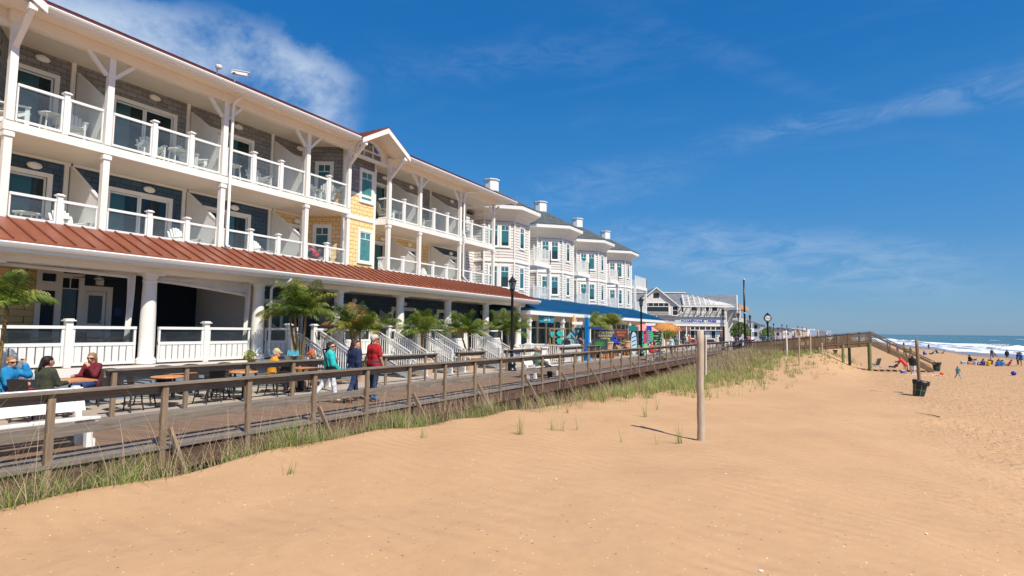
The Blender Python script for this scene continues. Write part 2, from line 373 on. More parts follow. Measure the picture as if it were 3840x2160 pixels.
# ---------------------------------------------------------------- sand
def sand_mat():
    s = NT('beach_sand'); P = s.geo.outputs['Position']
    sep = s.n('ShaderNodeSeparateXYZ'); s.l(P, sep.inputs[0])
    c = s.ramp(s.noise(s.map((0.35, 0.35, 0.35)), 1.0, 6, 0.6), [(0.25, (0.49, 0.292, 0.150)), (0.75, (0.57, 0.350, 0.188))])
    c = s.mix(0.35, c, s.ramp(s.noise(s.map((60, 60, 60)), 1.0, 3, 0.8), [(0.2, (0.43, 0.25, 0.125)), (0.8, (0.64, 0.42, 0.25))]))
    def specks(scale, thr, colr, c, k=1.0):
        v = s.n('ShaderNodeTexVoronoi'); v.inputs['Scale'].default_value = scale; s.l(P, v.inputs[0])
        sp = s.n('ShaderNodeSeparateColor'); s.l(v.outputs['Color'], sp.inputs[0])
        m = s.math('MULTIPLY', s.math('LESS_THAN', v.outputs['Distance'], 0.16), s.math('GREATER_THAN', sp.outputs[0], thr))
        return s.mix(s.math('MULTIPLY', m, k), c, colr)
    c = specks(13, 0.90, (0.16, 0.10, 0.07), c, 0.8); c = specks(17, 0.965, (0.85, 0.80, 0.74), c); c = specks(26, 0.88, (0.24, 0.14, 0.09), c, 0.7)
    c = specks(21, 0.93, (0.8, 0.72, 0.62), c, 0.8)
    # damp sand beside the sea
    d = s.n('ShaderNodeMapRange'); s.l(sep.outputs[2], d.inputs[0]); d.inputs[1].default_value = -2.47; d.inputs[2].default_value = -2.33; d.inputs[3].default_value = 1; d.inputs[4].default_value = 0
    wet = d.outputs[0]
    c = s.mix(s.math('MULTIPLY', wet, 0.75), c, (0.20, 0.14, 0.10)); s.col(c)
    r = s.n('ShaderNodeMapRange'); s.l(wet, r.inputs[0]); r.inputs[3].default_value = 0.92; r.inputs[4].default_value = 0.12; s.l(r.outputs[0], s.b.inputs['Roughness'])
    s.b.inputs['Specular IOR Level'].default_value = 0.15
    # wind ripples on the dune, footprints on the beach
    wv = s.n('ShaderNodeTexWave'); wv.wave_type = 'BANDS'; wv.bands_direction = 'Y'; wv.wave_profile = 'SIN'
    s.l(s.map((1, 1, 1), (0, 0, 0.25)), wv.inputs[0]); wv.inputs['Scale'].default_value = .9; wv.inputs['Distortion'].default_value = 7.0
    wv.inputs['Detail'].default_value = 3; wv.inputs['Detail Scale'].default_value = 0.5
    tr = s.n('ShaderNodeMapRange'); tr.interpolation_type = 'SMOOTHSTEP'
    tx = s.math('ADD', sep.outputs[0], s.math('MULTIPLY', s.noise(s.map((.25, .25, .25)), 1.0, 4), 5.0))
    s.l(tx, tr.inputs[0]); tr.inputs[1].default_value = 3.0; tr.inputs[2].default_value = 8.0
    vo = s.n('ShaderNodeTexVoronoi'); vo.feature = 'SMOOTH_F1'; vo.inputs['Scale'].default_value = 3.1; vo.inputs['Smoothness'].default_value = 0.6
    ns = s.n('ShaderNodeTexNoise'); ns.inputs['Scale'].default_value = 3; s.l(P, ns.inputs[0])
    mv = s.n('ShaderNodeVectorMath', operation='ADD'); s.l(P, mv.inputs[0]); s.l(ns.outputs['Color'], mv.inputs[1]); s.l(mv.outputs[0], vo.inputs[0])
    foot = s.math('MULTIPLY', s.math('MULTIPLY', s.math('ADD', vo.outputs['Distance'], s.noise(P, 5, 5, 0.6)), 2.8), tr.outputs[0])
    rip = s.math('MULTIPLY', wv.outputs[0], s.math('SUBTRACT', 0.52, s.math('MULTIPLY', tr.outputs[0], 0.48)))
    soft = s.math('MULTIPLY', s.noise(P, 1.3, 5, 0.55), 1.6)
    h = s.math('ADD', s.math('ADD', foot, rip), s.math('ADD', soft, s.math('MULTIPLY', s.noise(P, 70, 3, 0.7), 0.12)))
    s.bump(h, 0.75, 0.045); return s.m
SAND = sand_mat()
def grid_mesh(name, xs, ys, zf, m, smooth=True):
    nx, ny = len(xs), len(ys); v = [(x, y, zf(x, y)) for y in ys for x in xs]
    f = [(j * nx + i, j * nx + i + 1, (j + 1) * nx + i + 1, (j + 1) * nx + i) for j in range(ny - 1) for i in range(nx - 1)]
    b = MB(); b.add(v, f); return b.build(name, m, None, smooth)
def steps(P):
    out = []
    for a, b, d in P:
        n = max(1, int(round((b - a) / d))); out += [a + (b - a) * i / n for i in range(n)]
    return out + [P[-1][1]]
xs = steps([(-400, -60, 60), (-60, -12, 8), (-12, -9.6, .6), (-9.6, -7.4, .11), (-7.4, 6, .3), (6, 40, 1.0), (40, 120, 10)])
ys = steps([(-80, -4, 6), (-4, 26, .3), (26, 70, 1.0), (70, 200, 5), (200, 900, 50)])
def zsand(x, y):
    if x < -60: return -1.2
    z = sand_z(x, y)
    k = 1.0 if (x > -9.2 and x < 30) else 0.0
    z += k * wob(x, y) * (1.0 if x < 4 else 0.6)
    if x > -7 and y > 24: z += 0.10 * math.sin(x * 0.6 + y * 0.23) * math.sin(y * 0.31)
    return z
sand = struct(grid_mesh('beach_sand', xs, ys, zsand, SAND))

# ---------------------------------------------------------------- sea
def sea_mat():
    s = NT('sea_water'); P = s.geo.outputs['Position']; sep = s.n('ShaderNodeSeparateXYZ'); s.l(P, sep.inputs[0])
    # distance off the waterline
    off = s.math('ADD', sep.outputs[0], s.math('MULTIPLY', s.math('SUBTRACT', sep.outputs[1], 147.0), 0.06))
    nz = s.noise(s.map((0.06, 0.02, 0.1)), 1.0, 5, 0.6); nz2 = s.noise(s.map((0.5, 0.16, 0.5)), 1.0, 6, 0.65)
    w = s.math('ADD', off, s.math('MULTIPLY', s.math('SUBTRACT', nz, 0.5), 26.0))
    def bandm(a, b, c, d):
        r1 = s.n('ShaderNodeMapRange'); s.l(w, r1.inputs[0]); r1.inputs[1].default_value = a; r1.inputs[2].default_value = b
        r2 = s.n('ShaderNodeMapRange'); s.l(w, r2.inputs[0]); r2.inputs[1].default_value = c; r2.inputs[2].default_value = d; r2.inputs[3].default_value = 1; r2.inputs[4].default_value = 0
        return s.math('MULTIPLY', r1.outputs[0], r2.outputs[0])
    f1 = s.math('MULTIPLY', bandm(43, 47, 66, 74), s.math('GREATER_THAN', s.math('ADD', nz2, s.math('ADD', s.math('MULTIPLY', bandm(58, 61, 65, 70), 0.30), s.math('MULTIPLY', bandm(44, 46, 49, 52), 0.12))), 0.53))
    f2 = s.math('MULTIPLY', bandm(36, 38, 41, 43), s.math('GREATER_THAN', nz2, 0.42))
    cap = s.noise(s.map((0.05, 0.018, 0.1)), 1.0, 7, 0.6)
    f3 = s.math('MULTIPLY', s.math('GREATER_THAN', cap, 0.655), s.math('LESS_THAN', w, 400.0))
    foam = s.math('MAXIMUM', s.math('MAXIMUM', f1, f2), s.math('MULTIPLY', f3, s.math('GREATER_THAN', w, 80.0)))
    dp = s.n('ShaderNodeMapRange'); s.l(w, dp.inputs[0]); dp.inputs[1].default_value = 40; dp.inputs[2].default_value = 70
    deep = s.ramp(s.math('MULTIPLY', off, 0.0012), [(0.05, (0.035, 0.105, 0.085)), (0.9, (0.012, 0.055, 0.065))])
    c = s.mix(dp.outputs[0], (0.30, 0.27, 0.30), deep)
    c = s.mix(foam, c, (0.86, 0.86, 0.88)); s.col(c)
    s.l(s.math('ADD', s.math('MULTIPLY', foam, 0.6), 0.18), s.b.inputs['Roughness'])
    s.b.inputs['Specular IOR Level'].default_value = 0.16
    h = s.math('ADD', s.math('MULTIPLY', s.noise(s.map((0.9, 0.35, 0.9)), 1.0, 6, 0.65), 0.5), s.math('MULTIPLY', foam, 0.25))
    s.bump(h, 1.0, 0.5); return s.m
def seaz(x, y):
    wl = waterline(y); d = x - wl; z = -2.5 + max(0, 1 - abs(y) / 4000) * 0
    if d < 0: return -2.75
    k = min(1, d / 12)
    swell = 0.16 * math.sin(d * 0.32 + 1.2 * math.sin(y * 0.02)) * k
    br = math.exp(-((d - 31 - 6 * math.sin(y * 0.027) - 3 * math.sin(y * 0.09)) / 3.4) ** 2) * (0.75 + 0.35 * math.sin(y * 0.045 + 1))
    br2 = math.exp(-((d - 12 - 3 * math.sin(y * 0.05)) / 2.2) ** 2) * 0.3
    return -2.47 + swell * 0.5 + br + br2 - (0.0 if d > 1 else (1 - d) * 0.1)
sx_ = steps([(5, 24, 4), (24, 90, .9), (90, 300, 10), (300, 1500, 100), (1500, 20000, 3000)])
sy_ = steps([(-800, 40, 60), (40, 400, 2.5), (400, 1200, 20), (1200, 20000, 3000)])
sea = struct(grid_mesh('sea_water', sx_, sy_, lambda x, y: seaz(x, y) if x < 1500 and y < 3000 else -2.5, sea_mat()))

# ---------------------------------------------------------------- boardwalk and patio
def plank_mat(name, rot, c1, c2, w):
    s = NT(name); v = s.map((1, 1, 1), (0, 0, rot)); sp = s.n('ShaderNodeSeparateXYZ'); s.l(v, sp.inputs[0])
    q = s.math('DIVIDE', sp.outputs[1], w); fr = s.math('FRACT', q); idx = s.math('FLOOR', q)
    wn = s.n('ShaderNodeTexWhiteNoise', noise_dimensions='1D'); s.l(idx, wn.inputs[1])
    g = s.noise(s.map((2.0, 30, 30), (0, 0, rot)), 1.0, 5, 0.65)
    c = s.mix(wn.outputs[0], c1, c2); c = s.mix(0.5, c, s.ramp(g, [(0.3, tuple(x * .6 for x in c1)), (0.7, tuple(min(1, x * 1.25) for x in c2))]))
    gap = s.math('LESS_THAN', fr, 0.07); c = s.mix(gap, c, tuple(x * .25 for x in c1)); s.col(c); s.rough(0.85)
    s.bump(s.math('SUBTRACT', g, s.math('MULTIPLY', gap, 1.5)), 0.5, 0.006); return s.m
PL = plank_mat('brown_deck_planks', R_(-14), lin((108, 86, 70)), lin((138, 112, 92)), 0.14)
PLg = plank_mat('gray_border_planks', R_(90), lin((112, 102, 94)), lin((140, 128, 118)), 0.30)
PLx = plank_mat('gray_cross_planks', R_(0), lin((112, 100, 88)), lin((138, 124, 110)), 0.14)
b = MB(); b.box(-13.3, -10.62, -40, 65.5, -0.045, 0); deck = struct(b.build('boardwalk_deck', PL))
b = MB(); b.box(-10.615, -9.86, -40, 65.5, -0.045, 0.004); struct(b.build('boardwalk_border_seaward', PLg))
b = MB(); b.box(-14.12, -13.305, -40, 65.5, -0.045, 0.004); struct(b.build('boardwalk_border_landward', PLg))
b = MB(); b.box(-14.12, -4.5, 65.505, 95, -0.045, 0.0); b.box(-14.12, -9.0, 95.005, 420, -0.045, 0.0)
struct(b.build('boardwalk_platform', PLx))
b = MB()
for y in steps([(-40, 64, 2.45)]):
    b.box(-9.96, -9.90, y + .02, y + 2.43, -.42, -.06)      # rim joists
for y in steps([(-40, 65, 3.2)]):
    b.box(-14.0, -9.75, y, y + .25, -.78, -.45)
    b.cyl((-10.3, y + .12, -.78), (-10.3, y + .12, -1.9), .15); b.cyl((-13.2, y + .12, -.78), (-13.2, y + .12, -1.9), .15)
b.box(-4.6, -4.52, 65.5, 95, -.42, -.06); b.box(-10, -4.5, 65.42, 65.5, -.42, -.06)
struct(b.build('boardwalk_underframe', wood_dark))
patio_m = plain('patio_concrete', lin((168, 156, 142)), 0.85, 0.12, 0.8, bump=0.2)
b = MB(); b.box(-60, -14.125, -40, 420, -1.6, -0.004); struct(b.build('patio_ground', patio_m))
b = MB(); b.box(-300, -60.005, -200, 900, -1.7, -0.05); struct(b.build('town_ground', patio_m))

# ---------------------------------------------------------------- boardwalk railings
def rail_run(name, label, x, ys_posts, y0, y1, z_top=1.07, braces=(), depth=-0.36, midz=0.46, mid=True, seed=0):
    rd = random.Random(seed)
    root = thing(name, label, 'railing', (x, y0, 0))
    for i, y in enumerate(ys_posts):
        p = MB(); w = .048; t = rd.uniform(-.012, .012)
        p.prism([(x - w * 0.65, y - w, depth), (x + w * 0.65, y - w, depth), (x + w * 0.65 + t, y - w, z_top - .04), (x - w * 0.65 + t, y - w, z_top - .04)], (0, w * 2, 0))
        p.build('post', wood_z, root)
    dx = -.12
    t = MB(); h = MB(); k = 0; y = y0
    segs = []
    while y < y1 - .01:
        e = min(y1, y + 3.2 * rd.choice((1, 1, 1.5))); segs.append((y, e)); y = e
    for (a, e) in segs:
        j = rd.uniform(-.006, .006)
        t.box(x - .12, x + .07, a + .004, e - .004, z_top - .04 + j, z_top + j)
        h.box(x - .105, x - .06, a + .004, e - .004, z_top - .185 + j, z_top - .045 + j)
    t.build('top_rail', wood_y, root); h.build('fascia_board', wood_y, root)
    m = MB()
    if not mid: segs = []
    for (a, e) in segs: j = rd.uniform(-.008, .008); m.box(x - .105, x - .055, a + .004, e - .004, midz - .075 + j, midz + .075 + j)
    if mid: m.build('middle_rail', wood_y, root)
    for y in braces:
        c = MB(); c.beam((x + .07, y + .08, .30), (x + .62, y + .12, -.55), .09, .05, (0, 1, 0)); c.build('diagonal_brace', wood_z, root)
    return root
P0 = 3.88; sp = 1.6
fposts = [P0 + sp * k for k in range(-6, 39)]
rail_run('boardwalk_railing', 'long weathered timber railing along the seaward edge of the boardwalk', -9.90, fposts, -8, 65.6, 1.07, [P0 + sp * k for k in range(-5, 39, 2) ], seed=3)
for i, (a, e, ps, lab) in enumerate([
    (6.45, 13.2, [6.62, 8.25, 9.92, 11.45, 13.05], 'weathered timber rail in front of the cafe tables, passing behind the three walkers'),
    (15.35, 18.55, [15.47, 17.75, 18.42], 'short weathered rail between the second and third white stairs, beside the man in red'),
    (19.9, 22.25, [20.0, 22.1], 'shortest weathered rail, standing in front of the third white stair'),
    (24.0, 28.1, [24.15, 26.0, 27.95], 'weathered rail section just behind the black street lamp beside the palms'),
    (30.6, 34.1, [30.75, 32.9, 33.95], 'weathered rail section behind the man in the green jacket'),
    (34.9, 37.2, [35.0, 36.2, 37.1], 'weathered rail section nearest the bright blue post')]):
    rail_run('low_timber_rail', lab, -14.0, ps, a, e, 1.06, (), -0.02, 0.42, False, seed=20 + i)
# ---------------------------------------------------------------- beach walkway (crossover)
root = thing('beach_walkway', 'long wooden beach access walkway on round piles with stairs down to the sand', 'walkway', (-8, 64.5, 0))
x0, x1, ya, yb = -8.0, 3.4, 64.6, 67.4
def dz(x): return min(1.2, max(0, (x - x0) / (x1 - x0) * 1.25))
m = MB()
for i in range(80):
    a = x0 + (x1 - x0) * i / 80; c = x0 + (x1 - x0) * (i + 1) / 80 - .012
    m.box(a, c, ya - .02, yb, dz(a) - .04, dz(a))
m.build('deck', wood_tan, root)
for y in (ya, yb):
    m = MB(); m.beam((x0, y, dz(x0) - .20), (x1, y, dz(x1) - .20), .05, .30); m.build('side_beam', wood_tan, root)
    n = 13
    for i in range(n):
        m = MB(); x = x0 + (x1 - x0) * i / (n - 1); m.box(x - .05, x + .05, y - .06, y + .04, dz(x) - .3, dz(x) + 1.02); m.build('rail_post', wood_tan, root)
    m = MB(); m.beam((x0, y - .01, 1.05), (x1, y - .01, 2.29), .16, .05); m.beam((x0, y, .93), (x1, y, 2.16), .05, .10); m.beam((x0, y, .12), (x1, y, 1.36), .05, .10); m.build('handrail', wood_x, root)
    m = MB()
    for i in range(108):
        x = x0 + (x1 - x0) * (i + .5) / 108; m.box(x - .034, x + .034, y - .045, y - .02, dz(x) - .02, dz(x) + .95)
    m.build('pickets', wood_tan, root)
for x, y in [(-1.1, 64.6), (-1.1, 67.3), (1.0, 64.6), (1.6, 67.3), (3.25, 64.5), (3.3, 67.3)]:
    m = MB(); m.cyl((x, y, sand_z(x, y) - .5), (x, y, dz(x) - .05), .14, .13, 14); m.build('pile', plain('green_treated_pile', lin((128, 136, 92)), .8, .2, 5), root)
# stairs
sxa, sxb, sza, szb = 3.45, 8.2, 1.2, -1.42
for y in (64.6, 67.2):
    m = MB(); m.beam((sxa, y, sza - .14), (sxb, y, szb + .02), .05, .30); m.build('stair_stringer', wood_tan, root)
    m = MB(); m.beam((sxa, y, sza + 1.03), (sxb + .1, y, szb + .95), .12, .06); m.beam((sxa, y, sza + .80), (sxb + .1, y, szb + .72), .05, .12); m.beam((sxa, y, sza + .12), (sxb, y, szb + .22), .05, .07)
    m.build('stair_handrail', wood_tan, root)
    m = MB(); n = 34
    for i in range(n):
        for sgn in (1, -1):
            xa = sxa + (sxb - sxa) * i / n; xb = xa + sgn * .22
            if xb > sxb or xb < sxa: continue
            za = sza + (szb - sza) * (xa - sxa) / (sxb - sxa); zb = sza + (szb - sza) * (xb - sxa) / (sxb - sxa)
            m.beam((xa, y - .01 * sgn, za + .16), (xb, y - .01 * sgn, zb + .46), .012, .03)
    m.build('lattice', wood_tan, root)
    for t in (.30, .62):
        x = sxa + (sxb - sxa) * t; z = sza + (szb - sza) * t
        m = MB(); m.box(x - .05, x + .05, y - .07, y + .05, -1.6 if t > .5 else z - .3, z + 1.0); m.build('stair_post', wood_tan, root)
for i in range(13):
    t = (i + .5) / 13.0; x = sxa + (sxb - sxa) * t; z = sza + (szb - sza) * t
    m = MB(); m.box(x - .17, x + .17, 64.63, 67.18, z - .03, z + .02); m.build('tread', wood_tan, root)
# rail that closes the boardwalk end beside the bin
r2 = thing('corner_railing', 'short two board rail at the corner where the beach walkway meets the boardwalk', 'railing', (-9.8, 65.6, 0))
m = MB(); m.beam((-9.9, 65.7, 1.05), (-8.05, 64.6, 1.05), .14, .05); m.beam((-9.9, 65.7, .55), (-8.05, 64.6, .55), .05, .12); m.build('rail_boards', wood_x, r2)
for x, y in ((-9.9, 65.7), (-8.05, 64.6)):
    m = MB(); m.box(x - .06, x + .06, y - .06, y + .06, -.4, 1.03); m.build('post', wood_z, r2)
# ================================================================ the white hotel
hotel = thing('hotel', 'three storey white balconied hotel with rust red metal roofs and yellow, gray and blue shingles', 'hotel', (-20, 18, 0))
XC, XW, XG = -18.5, -20.6, -19.1           # column line, balcony back wall, gable wall
Z2, Z3, ZT = 4.40, 7.30, 10.25; EZ0 = 10.33; SL = .50
A = [5.87, 8.15, 11.8, 15.43, 17.7]; Bc = [20.35, 22.7, 26.35, 30.05]
def hb(name, m, f, parent=hotel, smooth=False):
    b = MB(); f(b); return b.build(name, m, parent, smooth)
# back walls, split by colour
def wallpiece(m, y0, y1, z0, z1, holes, x=XW):
    """wall in the plane x with rectangular holes [(ya, yb, za, zb)]"""
    b = MB(); cuts = sorted(set([y0, y1] + [h for q in holes for h in q[:2]]))
    for a, e in zip(cuts, cuts[1:]):
        hs = [q for q in holes if q[0] <= a + 1e-6 and q[1] >= e - 1e-6]
        if not hs: b.box(x - .15, x, a, e, z0, z1)
        else:
            q = hs[0]
            if q[2] > z0: b.box(x - .15, x, a, e, z0, q[2])
            if q[3] < z1: b.box(x - .15, x, a, e, q[3], z1)
    return b.build('wall', m, hotel)
def sliding_door(y0, y1, z0, z1, x=XW, dark_first=True, cur=True, n=2):
    """frame, glass leaves, curtain and the dark room behind; sits in a hole y0..y1, z0..z1"""
    rootd = MB(); t = .13
    rootd.box(x - .02, x + .05, y0 - t, y0, z0, z1 + t); rootd.box(x - .02, x + .05, y1, y1 + t, z0, z1 + t); rootd.box(x - .02, x + .05, y0, y1, z1, z1 + t)
    fr = rootd.build('sliding_door', white, hotel)
    s = MB(); e = .055
    for i in range(n):
        a = y0 + (y1 - y0) * i / n; c = y0 + (y1 - y0) * (i + 1) / n; xo = x - .07 + .03 * (i % 2)
        s.box(xo, xo + .025, a, a + e, z0, z1); s.box(xo, xo + .025, c - e, c, z0, z1); s.box(xo, xo + .025, a + e, c - e, z0, z0 + e); s.box(xo, xo + .025, a + e, c - e, z1 - e, z1)
    s.build('leaf_frame', vinyl, fr)
    g = MB()
    for i in range(n):
        a = y0 + (y1 - y0) * i / n; c = y0 + (y1 - y0) * (i + 1) / n; xo = x - .06 + .03 * (i % 2)
        g.add([(xo, a + e, z0 + e), (xo, c - e, z0 + e), (xo, c - e, z1 - e), (xo, a + e, z1 - e)], [(0, 1, 2, 3)])
    g.build('pane', g_teal, fr)
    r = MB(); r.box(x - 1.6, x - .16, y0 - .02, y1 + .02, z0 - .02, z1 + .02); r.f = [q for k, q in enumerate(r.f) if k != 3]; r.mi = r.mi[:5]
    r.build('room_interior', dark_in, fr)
    if cur:
        c = MB(); segs = 22; rd = random.Random(int(y0 * 100)); f0 = rd.choice((0.0, .35)); f1 = f0 + rd.uniform(.3, .62)
        pv = None
        for k in range(segs + 1):
            y = y0 + (y1 - y0) * (f0 + (f1 - f0) * k / segs); xx = x - .26 + .06 * (1 if k % 2 else -1)
            if pv: c.add([(pv[0], pv[1], z0 + .02), (xx, y, z0 + .02), (xx, y, z1), (pv[0], pv[1], z1)], [(0, 1, 2, 3)])
            pv = (xx, y)
        c.build('curtain', curtain, fr)
    return fr
def sash_window(p, d, w, h, z0, out, blind=tealblind, grille=True, name='window', parent=hotel, tw=.11):
    """window centred at p=(x,y) in a wall running along unit d=(dx,dy); out = outward unit normal"""
    D = Vector((d[0], d[1], 0)); O = Vector((out[0], out[1], 0)); c = Vector((p[0], p[1], 0))
    def bar(b, a0, a1, z_0, z_1, o0, o1):
        p0 = [c + D * a0 + O * o0, c + D * a1 + O * o0, c + D * a1 + O * o1, c + D * a0 + O * o1]
        b.prism([(q.x, q.y, z_0) for q in p0], (0, 0, z_1 - z_0))
    b = MB()
    bar(b, -w / 2 - tw, -w / 2, z0 - tw, z0 + h + tw, -.02, .05); bar(b, w / 2, w / 2 + tw, z0 - tw, z0 + h + tw, -.02, .05)
    bar(b, -w / 2, w / 2, z0 + h, z0 + h + tw, -.02, .05); bar(b, -w / 2, w / 2, z0 - tw, z0, -.02, .065)
    fr = b.build(name, white, parent)
    s = MB(); e = .05
    bar(s, -w / 2, -w / 2 + e, z0, z0 + h, .0, .03); bar(s, w / 2 - e, w / 2, z0, z0 + h, .0, .03); bar(s, -w / 2 + e, w / 2 - e, z0 + h - e, z0 + h, .0, .03); bar(s, -w / 2 + e, w / 2 - e, z0, z0 + e, .0, .03)
    if grille:
        bar(s, -w / 2 + e, w / 2 - e, z0 + h * .74, z0 + h * .74 + .035, .0, .028); bar(s, -.014, .014, z0 + h * .74 + .035, z0 + h - e, .0, .028)
    s.build('sash', vinyl, fr)
    g = MB(); q = [c + D * (-w / 2 + e) + O * .015, c + D * (w / 2 - e) + O * .015]
    g.add([(q[0].x, q[0].y, z0 + e), (q[1].x, q[1].y, z0 + e), (q[1].x, q[1].y, z0 + h - e), (q[0].x, q[0].y, z0 + h - e)], [(0, 1, 2, 3)]); g.build('pane', g_teal, fr)
    fq = random.Random(int(p[0] * 71 + p[1] * 37 + z0 * 11)).choice((1, 1, .8, .62, .9, .5)) if parent is not hotel else 1
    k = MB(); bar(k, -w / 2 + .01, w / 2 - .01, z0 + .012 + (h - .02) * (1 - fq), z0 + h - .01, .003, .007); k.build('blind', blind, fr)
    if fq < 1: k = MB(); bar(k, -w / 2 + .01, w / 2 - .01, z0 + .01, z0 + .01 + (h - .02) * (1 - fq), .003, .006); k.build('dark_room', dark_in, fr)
    return fr
# ---- upper floors: bays
doors3 = {'A0': (6.35, 7.55), 'A1': (9.25, 11.15), 'A2': (12.55, 14.3), 'A3': (15.95, 16.95), 'B0': (21.5, 22.4), 'B1': (23.3, 25.0), 'B2': (27.2, 29.0)}
bays = [('A0', 5.2, 8.15), ('A1', 8.15, 11.8), ('A2', 11.8, 15.43), ('A3', 15.43, 17.05), ('B0', 20.95, 22.7), ('B1', 22.7, 26.35), ('B2', 26.35, 30.05)]
col2 = {'A0': sh_blue, 'A1': sh_blue, 'A2': sh_blue, 'A3': sh_yellow, 'B0': sh_yellow, 'B1': sh_yellow, 'B2': sh_blue}
for key, y0, y1 in bays:
    d = doors3[key]
    wallpiece(sh_gray, y0, y1, Z3, ZT + .15, [(d[0], d[1], Z3 + .06, 9.60)])
    sliding_door(d[0], d[1], Z3 + .06, 9.60, n=1 if d[1] - d[0] < 1.3 else 2)
    wallpiece(col2[key], y0, y1, Z2, Z3 - .2, [(d[0], d[1], Z2 + .06, 6.50)])
    sliding_door(d[0], d[1], Z2 + .06, 6.50, n=1 if d[1] - d[0] < 1.3 else 2)
    for zf, zc in ((Z2, Z3 - .2), (Z3, ZT + .15)):
        b = MB()
        b.box(XW + .002, XW + .045, y0 + .03, y1 - .03, zc - .09, zc - .001)
        b.box(XW + .002, XW + .055, y1 - .19, y1 - .07, zf, zc - .091)
        b.build('wall_trim', white, hotel)
        l = MB(); yy = (d[0] + d[1]) / 2 + .25; zl = zc - .32
        l.lathe([(.02, 0), (.13, .01), (.15, .05), (.12, .09), (.03, .11)], n=8)
        l.v = [(XW + .02 + z, yy + y * 1.35, zl + x * .75) for x, y, z in l.v]; l.build('wall_lamp', vinyl, hotel)
# dividers: tall at the wall, low by the column, vertical boards
for y in (8.15, 11.8, 15.43, 22.7, 26.35):
    for zf in (Z2, Z3):
        b = MB(); zt = zf + (2.70 if zf == Z3 else 2.58); zl = zf + (1.50 if zf == Z3 else 1.38); n = 13; xa, xb = XW + .002, XC - .10
        for i in range(n):
            p0 = xa + (xb - xa) * i / n; p1 = xa + (xb - xa) * (i + 1) / n - .006
            f = lambda x: zt + (zl - zt) * min(1, (x - xa) / ((xb - xa) * .93))
            b.prism([(p0, y - .03, zf + .06), (p1, y - .03, zf + .06), (p1, y - .03, f(p1)), (p0, y - .03, f(p0))], (0, .06, 0))
        b.build('divider_panel', white, hotel)
        c = MB(); k = xa + (xb - xa) * .93; c.beam((xa + .02, y, zt + .02), (k, y, zl + .02), .09, .05); c.beam((k, y, zl + .02), (xb, y, zl + .02), .09, .05)
        c.build('divider_cap', vinyl, hotel)
